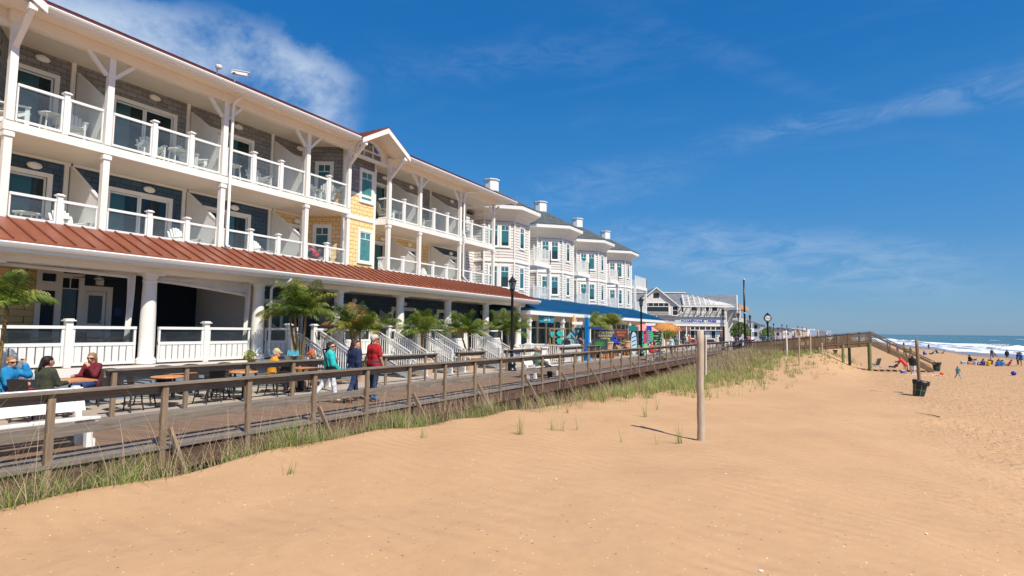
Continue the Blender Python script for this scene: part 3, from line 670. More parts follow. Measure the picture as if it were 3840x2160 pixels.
# gable bays (the seen one and the one beyond the left edge)
for gi, (g0, g1) in enumerate(((17.7, 20.35), (3.22, 5.87))):
    w0, w1 = g0 + .28, g1 - .32; ym = (g0 + g1) / 2 + .02
    a0, a1 = g0 - .65, g1 + .6
    for zf, zc, m in ((Z2, Z3 - .2, sh_yellow), (Z3, ZT + .15, sh_gray)):
        zs = 8.25
        def poly(b, za, zb):
            b.prism([(XW - .1, a0, za), (XG, w0, za), (XG, w1, za), (XW - .1, a1, za)], (0, 0, zb - za))
        if zf == Z2: hb('bay_wall', m, lambda b: poly(b, zf, zc))
        else:
            hb('bay_wall', sh_yellow, lambda b: poly(b, zf, zs)); hb('bay_wall', sh_gray, lambda b: poly(b, zs + .12, zc))
            b = MB(); b.prism([(XW - .08, a0 - .02, zs), (XG + .02, w0 - .01, zs), (XG + .02, w1 + .01, zs), (XW - .08, a1 + .02, zs)], (0, 0, .12)); b.build('belt_trim', white, hotel)
        sash_window((XG, (w0 + w1) / 2 + .42), (0, 1), .74, 1.42, zf + .78, (1, 0), blind=gauze)
        dx, dy = XG - (XW - .1), w0 - a0; L = math.hypot(dx, dy)
        sash_window((XW - .1 + dx * .52, a0 + dy * .52), (dx / L, dy / L), .62, 1.42, zf + .78, (dy / L, -dx / L))
    b = MB(); b.prism([(XW, a0 - .02, Z3 - .2), (XG + .03, w0 - .02, Z3 - .2), (XG + .03, w1 + .02, Z3 - .2), (XW, a1 + .02, Z3 - .2)], (0, 0, .2)); b.build('belt_trim', white, hotel)
    for zf, zc in ((Z2, Z3 - .2), (Z3, ZT + .1)):
        hb('corner_trim', white, lambda b: b.box(XG - .05, XG + .03, w1 - .10, w1 + .03, zf, zc)); hb('corner_trim', white, lambda b: b.box(XG - .05, XG + .03, w0 - .03, w0 + .10, zf, zc))
    # gable: roof, barge boards, arched opening
    zr = 11.22; ze = 10.30; xf = -17.45; h = (g1 - g0) / 2 + .23
    for sgn in (-1, 1):
        b = MB(); b.prism([(xf, ym, zr), (xf, ym + sgn * h, ze + .01), (-17.69, ym + sgn * h, ze + .01), (-19.5, ym, zr)], (0, 0, .07)); b.build('gable_roof', roof_red, hotel)
        b = MB(); b.prism([(xf - .03, ym, zr - .05), (xf - .03, ym + sgn * h, ze - .04), (-18.7, ym + sgn * h, ze - .04), (-18.7, ym, zr - .05)], (0, 0, .03)); b.build('gable_soffit', cream, hotel)
        b = MB()
        for k in range(5):
            x = xf - .04 - k * .42; zb_ = max(ze, EZ0 + SL * (-17.7 - x)); t = (zr - zb_) / (zr - ze)
            b.beam((x, ym, zr + .09), (x, ym + sgn * h * t, zr + (ze - zr) * t + .09), .03, .05)
        b.build('roof_seams', seam_shadow_red, hotel)
        b = MB(); b.prism([(xf + .015, ym, zr + .02), (xf + .015, ym + sgn * (h + .03), ze + .02), (xf + .015, ym + sgn * (h + .03), ze - .2), (xf + .015, ym, zr - .21)], (-.05, 0, 0))
        b.build('barge_board', white, hotel)
        b = MB(); b.beam((XC + .05, g0 if sgn < 0 else g1, 9.35), (xf - .15, g0 if sgn < 0 else g1, 10.12), .13, .13); b.box(xf - .3, xf - .04, (g0 if sgn < 0 else g1) - .09, (g0 if sgn < 0 else g1) + .09, 10.08, 10.24); b.build('roof_bracket', white, hotel)
    # tympanum with a half-round louvre
    b = MB(); xr = XC - .12; r = .86; n = 14; zb = 10.02
    arc = [(ym + r * math.cos(PI - PI * i / n), zb + r * .92 * math.sin(PI * i / n)) for i in range(n + 1)]
    outer = []
    for (y, z) in arc: outer.append((y, min(zr - .05 - abs(y - ym) * (zr - ze) / h, 99)))
    for i in range(n):
        b.add([(xr, arc[i][0], arc[i][1]), (xr, arc[i + 1][0], arc[i + 1][1]), (xr, outer[i + 1][0], outer[i + 1][1]), (xr, outer[i][0], outer[i][1])], [(0, 1, 2, 3)])
    b.add([(xr, ym - h, ze - .02), (xr, ym - r, zb), (xr, ym - r, outer[0][1]), (xr, ym - h, zb)], [(0, 3, 1, 2)]); b.add([(xr, ym + h, ze - .02), (xr, ym + r, zb), (xr, ym + r, outer[-1][1]), (xr, ym + h, zb)], [(0, 3, 1, 2)])
    b.box(xr - .10, xr + .06, g0 + .05, g1 - .05, zb - .14, zb)
    b.build('gable_face', cream, hotel)
    b = MB(); q = [(xr - .10, y, z) for y, z in arc]; b.add(q, [tuple(range(n + 1))]); b.build('arched_louvre', sh_gray, hotel)
    b = MB()
    for yy in (ym - .29, ym + .29): b.box(xr - .09, xr - .02, yy - .018, yy + .018, zb, zb + .92 * math.sqrt(r * r - .29 ** 2))
    for i in range(n): b.beam((xr + .02, arc[i][0], arc[i][1]), (xr + .02, arc[i + 1][0], arc[i + 1][1]), .09, .07, (1, 0, 0))
    b.build('arch_trim', white, hotel)
# slabs, ceilings
runs = [(5.87, 17.7), (20.35, 30.05)]
for (a, e) in runs + [(-6, 3.22)]:
    hb('balcony_slab', cream, lambda b: b.box(XW, XC - .08, a - .1, e + .1, Z3 - .19, Z3))
    hb('slab_fascia', white, lambda b: b.box(XC - .08, XC + .08, a - .12, e + .12, Z3 - .21, Z3 + .03))
    hb('balcony_floor', cream, lambda b: b.box(XW, XC + .06, a - .1, e + .1, Z2 - .15, Z2))
    hb('roof_beam', cream, lambda b: b.box(XC - .11, XC + .11, a - .15, e + .15, ZT - .26, ZT + .05))
hb('soffit', cream, lambda b: (b.box(XW - .1, -17.72, -6, 17.62, ZT + .052, ZT + .10), b.box(XW - .1, -17.72, 20.45, 31.4, ZT + .052, ZT + .10), b.box(XW - .1, XC - .1, 17.62, 20.45, ZT + .052, ZT + .10)))
hb('slab_fascia', white, lambda b: b.prism([(XC - .08, 20.23, Z3 - .24), (XG + .05, 20.05, Z3 - .24), (XG + .05, 20.2, Z3 - .24), (XC - .08, 20.4, Z3 - .24)], (0, 0, .29)))
# columns
for zf, zt, nm in ((Z3, ZT - .26, 3), (Z2, Z3 - .24, 2)):
    for y in A + Bc + [3.22]:
        w = .086; b = MB(); b.box(XC - w, XC + w, y - w, y + w, zf - (.0 if nm == 3 else .0) + .052, zt); b.box(XC - w - .03, XC + w + .03, y - w - .03, y + w + .03, zt - .14, zt - .02) if nm == 2 else None
        b.build('balcony_column', white, hotel)
        if nm == 3 and y not in (17.7, 20.35, 3.22, 5.87):
            for sg in (-1, 1):
                b = MB(); b.beam((XC, y + sg * .11, 9.45), (XC, y + sg * .62, ZT - .24), .10, .10, (1, 0, 0)); b.build('column_bracket', white, hotel)
# railings of the balconies
posts = {(5.87, 8.15): [7.1], (8.15, 11.8): [9.46, 10.64], (11.8, 15.43): [12.99, 14.18], (15.43, 17.7): [16.58], (20.35, 22.7): [21.46], (22.7, 26.35): [23.89, 25.12], (26.35, 30.05): [27.56, 28.9], (0.5, 3.22): [1.8]}
for (a, e), ps in posts.items():
    for zf in (Z2, Z3):
        zb = zf + .09 if zf == Z3 else 4.82; zt = zf + 1.10; cut = [a + .13] + [p for p in ps] + [e - .13]
        rail = MB(); g = MB()
        for i, (p, q) in enumerate(zip(cut, cut[1:])):
            u0 = p + (.075 if i else 0); u1 = q - (.075 if i < len(cut) - 2 else 0)
            rail.box(XC - .04, XC + .04, u0, u1, zt - .07, zt); rail.box(XC - .03, XC + .03, u0, u1, zb, zb + .06)
            rail.box(XC - .025, XC + .025, u0, u0 + .035, zb + .06, zt - .07); rail.box(XC - .025, XC + .025, u1 - .035, u1, zb + .06, zt - .07)
            g.add([(XC, u0 + .035, zb + .06), (XC, u1 - .035, zb + .06), (XC, u1 - .035, zt - .07), (XC, u0 + .035, zt - .07)], [(0, 1, 2, 3)])
        ro = rail.build('balcony_rail', vinyl, hotel); g.build('glass_panel', g_clear, ro)
        for p in ps:
            c = MB(); c.box(XC - .065, XC + .065, p - .065, p + .065, zf + .05 if zf == Z3 else 4.7, zt + .10); c.box(XC - .10, XC + .10, p - .10, p + .10, zt + .10, zt + .135); c.box(XC - .07, XC + .07, p - .07, p + .07, zt + .135, zt + .16)
            c.build('rail_post', vinyl, ro)
# side rails by the gable bay
for zf in (Z2, Z3):
    for y in (20.28, 17.78):
        ro = MB(); ro.box(XG + .02, XC - .13, y - .03, y + .03, zf + 1.03, zf + 1.10); ro.box(XG + .02, XC - .13, y - .03, y + .03, zf + .09, zf + .15)
        if zf == Z2:
            for k in range(6): ro.box(XG + .08 + k * .08, XG + .11 + k * .08, y - .015, y + .015, zf + .15, zf + 1.03)
        r = ro.build('side_rail', vinyl, hotel)
        if zf == Z3:
            g = MB(); g.add([(XG + .03, y, zf + .15), (XC - .13, y, zf + .15), (XC - .13, y, zf + 1.03), (XG + .03, y, zf + 1.03)], [(0, 1, 2, 3)]); g.build('glass_panel', g_clear, r)
# end wall return at the far end and end rail
hb('end_wall', sh_gray, lambda b: b.box(-24, XW - .16, 30.0, 30.15, Z2, ZT + .05))
# main roof, gutter, seams
EX, EZ = -17.70, 10.33
def roofrun(y0, y1):
    hb('main_roof', roof_dk, lambda b: b.prism([(EX, y0, EZ + .06), (EX, y1, EZ + .06), (-27.5, y1, EZ + 4.9), (-27.5, y0, EZ + 4.9)], (0, 0, .06)))
    hb('roof_edge', roof_dk, lambda b: b.box(EX - .01, EX + .05, y0, y1, EZ + .05, EZ + .15))
    b = MB(); n = int((y1 - y0) / .42)
    for i in range(n): y = y0 + .2 + i * .42; b.beam((EX + .03, y, EZ + .145), (EX - 3, y, EZ + .145 + 3 * SL), .03, .05)
    b.build('roof_seams', roof_dk, hotel)
    b = MB(); prof = [(-.02, .05), (.11, .05), (.125, .02), (.10, -.03), (.07, -.07), (-.02, -.09)]
    b.prism([(EX + .05 + px_, y0, EZ + pz_) for px_, pz_ in prof], (0, y1 - y0, 0)); b.build('roof_gutter', vinyl, hotel)
    hb('eave_fascia', white, lambda b: b.box(EX - .02, EX + .028, y0, y1, EZ - .14, EZ + .045))
for y0, y1, ym in ((2.95, 6.12, 4.565), (17.45, 20.6, 19.045)):
    hb('main_roof', roof_dk, lambda b: b.prism([(-17.7, y0, EZ + .06), (-19.5, ym, EZ + .06 + 1.8 * SL), (-17.7, y1, EZ + .06), (-27.5, y1, EZ + 4.9), (-27.5, y0, EZ + 4.9)], (0, 0, .06)))
roofrun(-6, 2.95); roofrun(6.12, 17.45); roofrun(20.6, 31.5)
hb('end_gable', sh_gray, lambda b: b.prism([(XW, 30.16, ZT), (-27, 30.16, ZT), (-27, 30.16, EZ + 4.6)], (0, -.1, 0)))
hb('roof_underside', cream, lambda b: b.box(-27, XW - .16, -6, 31.3, ZT + .0, ZT + .05))
# porch roof
PE, PZ, PT, PTX = -16.60, 3.98, 4.76, -18.42
Y0, Y1 = -6.0, 32.9
b = MB(); b.prism([(PE, Y0, PZ), (PTX, Y0, PT), (PTX, Y1 - 1.9, PT), (PE, Y1, PZ)], (0, 0, .05)); b.build('porch_roof', roof_red, hotel)
b = MB(); b.prism([(PE, Y1, PZ), (PTX, Y1 - 1.9, PT), (-20.8, Y1 - 1.9, PT), (-20.8, Y1, PZ)], (0, 0, .05)); b.build('porch_roof', roof_red, hotel)
b = MB()
for i in range(92):
    y = Y0 + .2 + i * .42
    if y > Y1 - .1: break
    k = 1.0 if y < Y1 - 1.9 else (Y1 - y) / 1.9
    b.beam((PE - .03, y, PZ + .075), (PE + (PTX - PE) * k, y, PZ + (PT - PZ) * k + .06), .038, .06)
b.build('roof_seams', seam_shadow_red, hotel)
hb('porch_eave_fascia', white, lambda b: (b.box(PE - .06, PE - .01, Y0, Y1 - .02, PZ - .24, PZ - .01), b.box(-20.8, PE - .06, Y1 - .06, Y1 - .01, PZ - .24, PZ - .01)))
b = MB(); b.prism([(PE + px_ - .01, Y0, PZ - .06 + pz_) for px_, pz_ in [(0, .05), (.12, .05), (.135, .02), (.11, -.03), (.08, -.08), (0, -.10)]], (0, Y1 - Y0, 0)); b.build('porch_gutter', vinyl, hotel)
hb('porch_ceiling', cream, lambda b: b.box(-21, PE - .07, Y0, Y1 - .07, 3.74, 3.79))
hb('porch_beam', white, lambda b: b.box(-17.66, -17.30, Y0, 32.2, 3.58, 3.738))
# porch floor and skirting
PF = .92
hb('porch_back', navy, lambda b: b.box(-22.4, -22.2, -6, 32, PF, 4.2))
hb('porch_floor', wood_tan, lambda b: b.box(-23.5, -17.22, Y0, 32.4, PF - .10, PF))
hb('porch_skirt', plain('blue_gray_skirt', lin((120, 136, 150)), .8, .1, 2), lambda b: b.box(-17.40, -17.28, Y0, 32.3, 0, PF - .101))
hb('porch_rim', white, lambda b: b.box(-17.28, -17.16, Y0, 32.4, PF - .24, PF - .004))
for y in (5.36, 9.08, 12.73, 16.43, 20.2, 23.95, 27.7, 31.6):
    b = MB(); c = (-17.5, y, PF); n = 28
    prof = [(.265, 0), (.265, .06), (.255, .065), (.27, .11), (.255, .16), (.225, .18), (.208, .22), (.208, .9), (.20, 1.5), (.180, 2.35), (.180, 2.40), (.198, 2.41), (.198, 2.45), (.18, 2.46), (.185, 2.54), (.22, 2.58), (.22, 2.60)]
    b.lathe(prof, c, n); o = b.build('round_column', white, hotel, True); o.data.polygons.foreach_set('use_smooth', [len(p.vertices) == 4 for p in o.data.polygons])
    b = MB(); b.box(-17.78, -17.22, y - .28, y + .28, 3.52, 3.578); b.build('column_capital', white, hotel)
# porch panel rail
stairs = [(14.05, 15.2), (18.35, 19.45), (21.35, 22.4), (25.65, 26.75)]
def panel_rail(y0, y1, x=-17.5):
    zt = PF + 1.10; b = MB()
    b.box(x - .05, x + .05, y0, y1, zt - .08, zt); b.box(x - .035, x + .035, y0, y1, PF + .56, PF + .65); b.box(x - .035, x + .035, y0, y1, PF + .04, PF + .11)
    b.box(x - .03, x + .03, y0, y0 + .06, PF + .11, zt - .08); b.box(x - .03, x + .03, y1 - .06, y1, PF + .11, zt - .08)
    o = b.build('porch_rail', vinyl, hotel)
    b = MB(); n = max(2, int((y1 - y0 - .12) / .175)); w = (y1 - y0 - .12) / n
    for i in range(n): b.box(x - .02, x + .02, y0 + .06 + i * w + .018, y0 + .06 + (i + 1) * w - .012, PF + .11, PF + .56)
    b.build('slats', vinyl, o)
    g = MB(); g.add([(x, y0 + .06, PF + .65), (x, y1 - .06, PF + .65), (x, y1 - .06, zt - .08), (x, y0 + .06, zt - .08)], [(0, 1, 2, 3)]); g.build('glass_panel', g_dark, o)
def newel(x, y, z0, z1, w=.08):
    b = MB(); b.box(x - w, x + w, y - w, y + w, z0, z1); b.box(x - w - .045, x + w + .045, y - w - .045, y + w + .045, z1, z1 + .035); b.box(x - w - .01, x + w + .01, y - w - .01, y + w + .01, z1 + .035, z1 + .07)
    return b.build('newel_post', vinyl, hotel)
for y0, y1 in ((5.66, 7.02), (7.20, 8.77), (9.39, 10.78), (10.95, 12.43), (13.03, 13.95), (15.3, 16.12), (16.75, 18.25), (19.55, 19.9), (20.5, 21.25), (22.5, 23.65), (24.25, 25.55), (26.85, 27.4), (28.0, 29.6), (-4, 5.0)):
    panel_rail(y0, y1)
for y in (7.11, 10.865): newel(-17.5, y, PF, PF + 1.22)
for a, e in stairs: newel(-17.5, a - .02, PF, PF + 1.2); newel(-17.5, e + .02, PF, PF + 1.2)
# porch back wall and door
wall_blue = navy
wallpiece(sh_blue, 13.2, 32.3, PF, 3.74, [(15.2, 17.1, PF + .05, 3.1), (19.3, 21.0, PF + .05, 3.1), (23.2, 25.0, PF + .05, 3.1), (27.2, 29.0, PF + .05, 3.1)], x=-20.6)
for a, e in ((15.2, 17.1), (19.3, 21.0), (23.2, 25.0), (27.2, 29.0)): sliding_door(a, e, PF + .05, 3.1, x=-20.6)
for y in (16.3, 20.3, 24.1):
    l = MB(); l.lathe([(.02, 0), (.13, .01), (.15, .05), (.12, .09), (.03, .11)], n=8); l.v = [(-20.58 + z, y + yy * 1.2, 3.42 + x * .8) for x, yy, z in l.v]; l.build('wall_lamp', vinyl, hotel)
for y in (14.6, 18.2, 22.2, 26.2):
    b = MB(); n = 14
    for i in range(n):
        p0 = -20.598 + 2.9 * i / n; p1 = p0 + 2.9 / n - .006; f = lambda x: 3.05 + (2.05 - 3.05) * min(1, (x + 20.6) / 1.6)
        b.prism([(p0, y - .03, PF + .06), (p1, y - .03, PF + .06), (p1, y - .03, f(p1)), (p0, y - .03, f(p0))], (0, .06, 0))
    b.build('divider_panel', white, hotel)
wallpiece(navy, 7.46, 10.9, PF, 3.74, [(8.12, 8.56, 1.9, 3.5), (8.76, 9.36, PF + .02, 3.14)], x=-20.6)
wallpiece(navy, 10.9, 16.0, PF, 3.74, [], x=-21.9)
hb('wall_return', white, lambda b: b.box(-21.9, -20.6, 10.86, 10.9, PF, 3.74))
hb('wall_return', sh_yellow, lambda b: b.prism([(-20.6, 7.46, PF), (-20.75, 7.46, PF), (-19.9, 6.5, PF), (-19.75, 6.55, PF)], (0, 0, 2.82)))
wallpiece(sh_yellow, -6, 6.6, PF, 3.74, [], x=-19.8)
b = MB(); X = -20.598
for (a, e, z0, z1) in [(7.46, 7.60, PF, 3.74), (7.95, 8.12, PF, 3.74), (7.60, 7.95, 3.08, 3.36), (7.60, 7.95, 3.60, 3.74), (8.12, 8.70, 3.50, 3.64), (8.56, 8.70, PF, 3.499), (8.70, 8.76, PF, 3.30), (9.36, 9.52, PF, 3.30), (8.76, 9.36, 3.14, 3.30)]: b.box(X, X + .05, a, e, z0, z1)
b.build('wall_trim', white, hotel)
b = MB(); X = -20.64; b.box(X, X + .04, 8.77, 8.86, PF + .02, 3.13); b.box(X, X + .04, 9.26, 9.35, PF + .02, 3.13); b.box(X, X + .04, 8.86, 9.26, 3.0, 3.13); b.box(X, X + .04, 8.86, 9.26, PF + .02, 2.10)
dr = b.build('porch_door', white, hotel); b = MB(); b.add([(X + .02, 8.86, 2.10), (X + .02, 9.26, 2.10), (X + .02, 9.26, 3.0), (X + .02, 8.86, 3.0)], [(0, 1, 2, 3)]); b.build('pane', g_dark, dr)
b = MB(); b.box(X + .04, X + .07, 9.28, 9.33, 2.0, 2.2); b.box(X + .07, X + .09, 9.18, 9.33, 2.15, 2.18); b.build('handle', steel, dr)
hb('room_interior', dark_in, lambda b: b.box(-22, -20.76, 8.0, 9.6, PF, 3.7))
b = MB(); X = -20.62; b.box(X, X + .03, 8.12, 8.56, 3.16, 3.19); b.box(X, X + .03, 8.325, 8.355, 3.19, 3.5); b.build('transom_bars', white, hotel)
b = MB(); b.add([(X, 8.12, 1.9), (X, 8.56, 1.9), (X, 8.56, 3.5), (X, 8.12, 3.5)], [(0, 1, 2, 3)]); b.build('pane', g_teal, hotel)
# plaque, exit light boxes
hb('wall_plaque', plain('blue_plaque', lin((40, 60, 120)), .5), lambda b: b.box(-20.6, -20.58, 9.62, 9.82, 2.38, 2.62))
for q in ((-20.6, -20.52, 7.72, 7.86, 3.14, 3.30), (-20.6, -20.54, 7.88, 7.99, 3.16, 3.28), (-20.6, -20.5, 9.02, 9.22, 3.34, 3.52)): hb('wall_light_box', vinyl, lambda b: b.box(*q))
hb('partition', white, lambda b: b.box(-21.9, -17.9, 13.14, 13.22, PF, 3.74))
b = MB()
for i in range(14): x = -20.5 + i * .18; b.box(x, x + .165, 13.10, 13.14, PF, PF + 1.15)
b.box(-20.6, -17.95, 13.08, 13.14, PF + 1.15, PF + 1.22); b.build('wainscot', white, hotel)
# ceiling fan
b = MB(); fx, fy = -19.1, 8.45; b.cyl((fx, fy, 3.74), (fx, fy, 3.50), .02); b.lathe([(.03, 0), (.12, .03), (.13, .09), (.05, .13)], (fx, fy, 3.38)); fan = b.build('ceiling_fan', steel, hotel)
b = MB()
for k in range(5): t = k * 2 * PI / 5 + .3; b.beam((fx + .1 * math.cos(t), fy + .1 * math.sin(t), 3.46), (fx + .62 * math.cos(t), fy + .62 * math.sin(t), 3.46), .13, .012)
b.build('fan_blades', wicker, fan)
# rolled canvas blinds of the porch
rd = random.Random(5)
for y0, y1, za, zb in ((5.5, 8.62, 3.56, 3.49), (9.3, 12.38, 3.44, 3.17)):
    n = 22; m = 6; b = MB(); v = []; f = []
    for j in range(m + 1):
        for i in range(n + 1):
            t = i / n; y = y0 + (y1 - y0) * t; zl = za + (zb - za) * t ** 1.4 + .02 * math.sin(t * 17)
            z = 3.735 + (zl - 3.735) * j / m; v.append((-17.72 + .045 * math.sin(t * 9 + j * 1.3) * j / m + .02 * math.sin(t * 31 + j), y, z))
    for j in range(m):
        for i in range(n): f.append((j * (n + 1) + i, j * (n + 1) + i + 1, (j + 1) * (n + 1) + i + 1, (j + 1) * (n + 1) + i))
    b.add(v, f); b.tube([(-17.70, y0 + (y1 - y0) * i / 14, za + (zb - za) * (i / 14) ** 1.4 - .03) for i in range(15)], .055, 8)
    b.build('rolled_blind', canvas, hotel, True)
    b = MB(); v = []; f = []
    for j in range(13):
        for i in range(5): v.append((-17.72 + .05 * math.sin(i * 1.7 + j * .3), y1 - .06 + .055 * i * (1 - .35 * j / 12), 3.7 - 2.5 * j / 12))
    for j in range(12):
        for i in range(4): f.append((j * 5 + i, j * 5 + i + 1, (j + 1) * 5 + i + 1, (j + 1) * 5 + i))
    b.add(v, f); b.build('gathered_blind', canvas, hotel, True)
# drain pipes
def pipe(pts, r=.05, nm='downspout'): b = MB(); b.tube(pts, r, 10); b.build(nm, vinyl, hotel, True)
pipe([(-16.62, 13.35, 3.90), (-16.62, 13.33, 3.72), (-16.75, 13.25, 3.62), (-17.15, 13.05, 3.50), (-17.22, 13.02, 3.38), (-17.22, 13.02, 1.25), (-17.18, 13.03, 1.12), (-17.02, 13.06, 1.02)])
pipe([(-17.9, 11.98, 10.15), (-18.15, 11.98, 10.10), (-18.3, 11.98, 9.98), (-18.34, 11.98, 9.7), (-18.34, 11.98, 4.9), (-18.2, 11.98, 4.83)], .052)
pipe([(-17.75, 27.3, 10.25), (-17.9, 27.25, 10.12), (-18.15, 26.7, 10.05), (-18.3, 26.55, 9.9), (-18.33, 26.53, 9.6), (-18.33, 26.53, 7.6), (-18.25, 26.53, 7.45), (-18.25, 26.53, 7.1), (-18.34, 26.53, 6.9), (-18.34, 26.53, 5.1), (-18.1, 26.7, 4.75)], .055)
# roof things: vents seen from the camera
cam1 = thing('security_camera', 'white bullet security camera pointing seaward from the red roof edge', 'camera', (-18.0, 12.1, 10.62))
b = MB(); b.cyl((-18.0, 11.75, 10.55), (-18.0, 11.75, 10.95), .025); b.box(-18.04, -17.96, 11.68, 11.85, 10.93, 10.97); b.build('bracket', steel, cam1)
b = MB(); b.beam((-18.1, 11.7, 11.0), (-17.72, 12.05, 10.95), .11, .11); b.build('housing', vinyl, cam1); b = MB(); b.beam((-18.1, 11.7, 11.07), (-17.66, 12.1, 11.02), .15, .02); b.build('sun_shield', vinyl, cam1)
cam2 = thing('roof_floodlight', 'small white floodlight standing on the red roof left of the security camera', 'light', (-18.0, 11.0, 10.62))
b = MB(); b.cyl((-18.0, 11.1, 10.52), (-18.0, 11.1, 10.86), .02); b.build('stem', steel, cam2); b = MB(); b.lathe([(.02, 0), (.10, .02), (.12, .08), (.09, .12), (.02, .13)], (-17.96, 11.13, 10.84), 10); b.build('lamp_head', vinyl, cam2)
# air conditioner grilles in the balcony walls
for y, zf in ((7.85, Z3), (7.85, Z2), (14.75, Z3), (14.75, Z2), (25.55, Z2)):
    b = MB(); b.box(XW + .001, XW + .05, y - .38, y + .38, zf + .05, zf + .85); o = b.build('air_vent', vinyl, hotel); b = MB()
    for i in range(9): b.box(XW + .05, XW + .065, y - .32, y + .32, zf + .12 + i * .075, zf + .15 + i * .075)
    b.build('louvre', plain('dark_louvre', (.10, .13, .16), .5), o)
# stairs down to the patio
for i, (a, e) in enumerate(stairs):
    st = thing('staircase', ['first white stair, rising behind the woman in turquoise', 'second white stair, rising just right of the man in red', 'third white stair, between the second and the last', 'last white stair, nearest the black street lamp'][i], 'stairs', (-16.4, (a + e) / 2, 0), 0, 'white stairs down from the hotel porch')
    n = 5; xa, xb = -17.16, -15.5
    for s_ in range(n):
        x = xa + (xb - xa) * (s_ + .5) / n; z = PF - PF * (s_ + 1) / (n + 1)
        b = MB(); b.box(x - .19, x + .17, a + .05, e - .05, z - .04, z); b.build('tread', wood_tan, st)
        b = MB(); b.box(x - .185, x - .16, a + .05, e - .05, z - .15 if s_ < n - 0 else 0, z - .041); b.build('riser', white, st)
    for y in (a, e):
        b = MB(); b.prism([(xa, y - .025, PF - .02), (xa, y - .025, PF - .36), (xb + .08, y - .025, 0), (xb + .22, y - .025, 0), (xb + .22, y - .025, .14)], (0, .05, 0)); b.build('stringer', plain('stringer_gray', lin((178, 184, 192)), .6), st)
        b = MB(); b.beam((xa - .2, y, PF + 1.02), (xa + .05, y, PF + 1.0), .05, .05); b.beam((xa + .04, y, PF + 1.0), (xb + .22, y, 1.08), .05, .05); b.beam((xa + .04, y, PF + .9), (xb + .22, y, .96), .04, .04); b.beam((xa, y, PF + .12), (xb + .2, y, .20), .04, .04); b.build('handrail', vinyl, st)
        b = MB()
        for k in range(15):
            t = (k + .6) / 15.2; x = xa + (xb + .2 - xa) * t; b.box(x - .013, x + .013, y - .013, y + .013, PF + .12 + (.2 - PF - .12) * t, PF + .9 + (.96 - PF - .9) * t)
        b.build('balusters', vinyl, st)
        b = MB(); b.box(xb + .19, xb + .25, y - .03, y + .03, 0, 1.1); b.box(xb + .16, xb + .28, y - .06, y + .06, 0, .03); b.tube([(xb + .24, y, .78), (xb + .45, y, .76), (xb + .52, y, .70), (xb + .52, y, .62), (xb + .45, y, .56), (xb + .24, y, .55)], .018, 6); b.build('end_post', vinyl, st)
    g = MB(); yy = a + .08; g.tube([(xa - .3, yy, PF + .78), (xa, yy, PF + .78), (xb + .3, yy, .84)], .02, 6); g.build('grab_rail', vinyl, st)
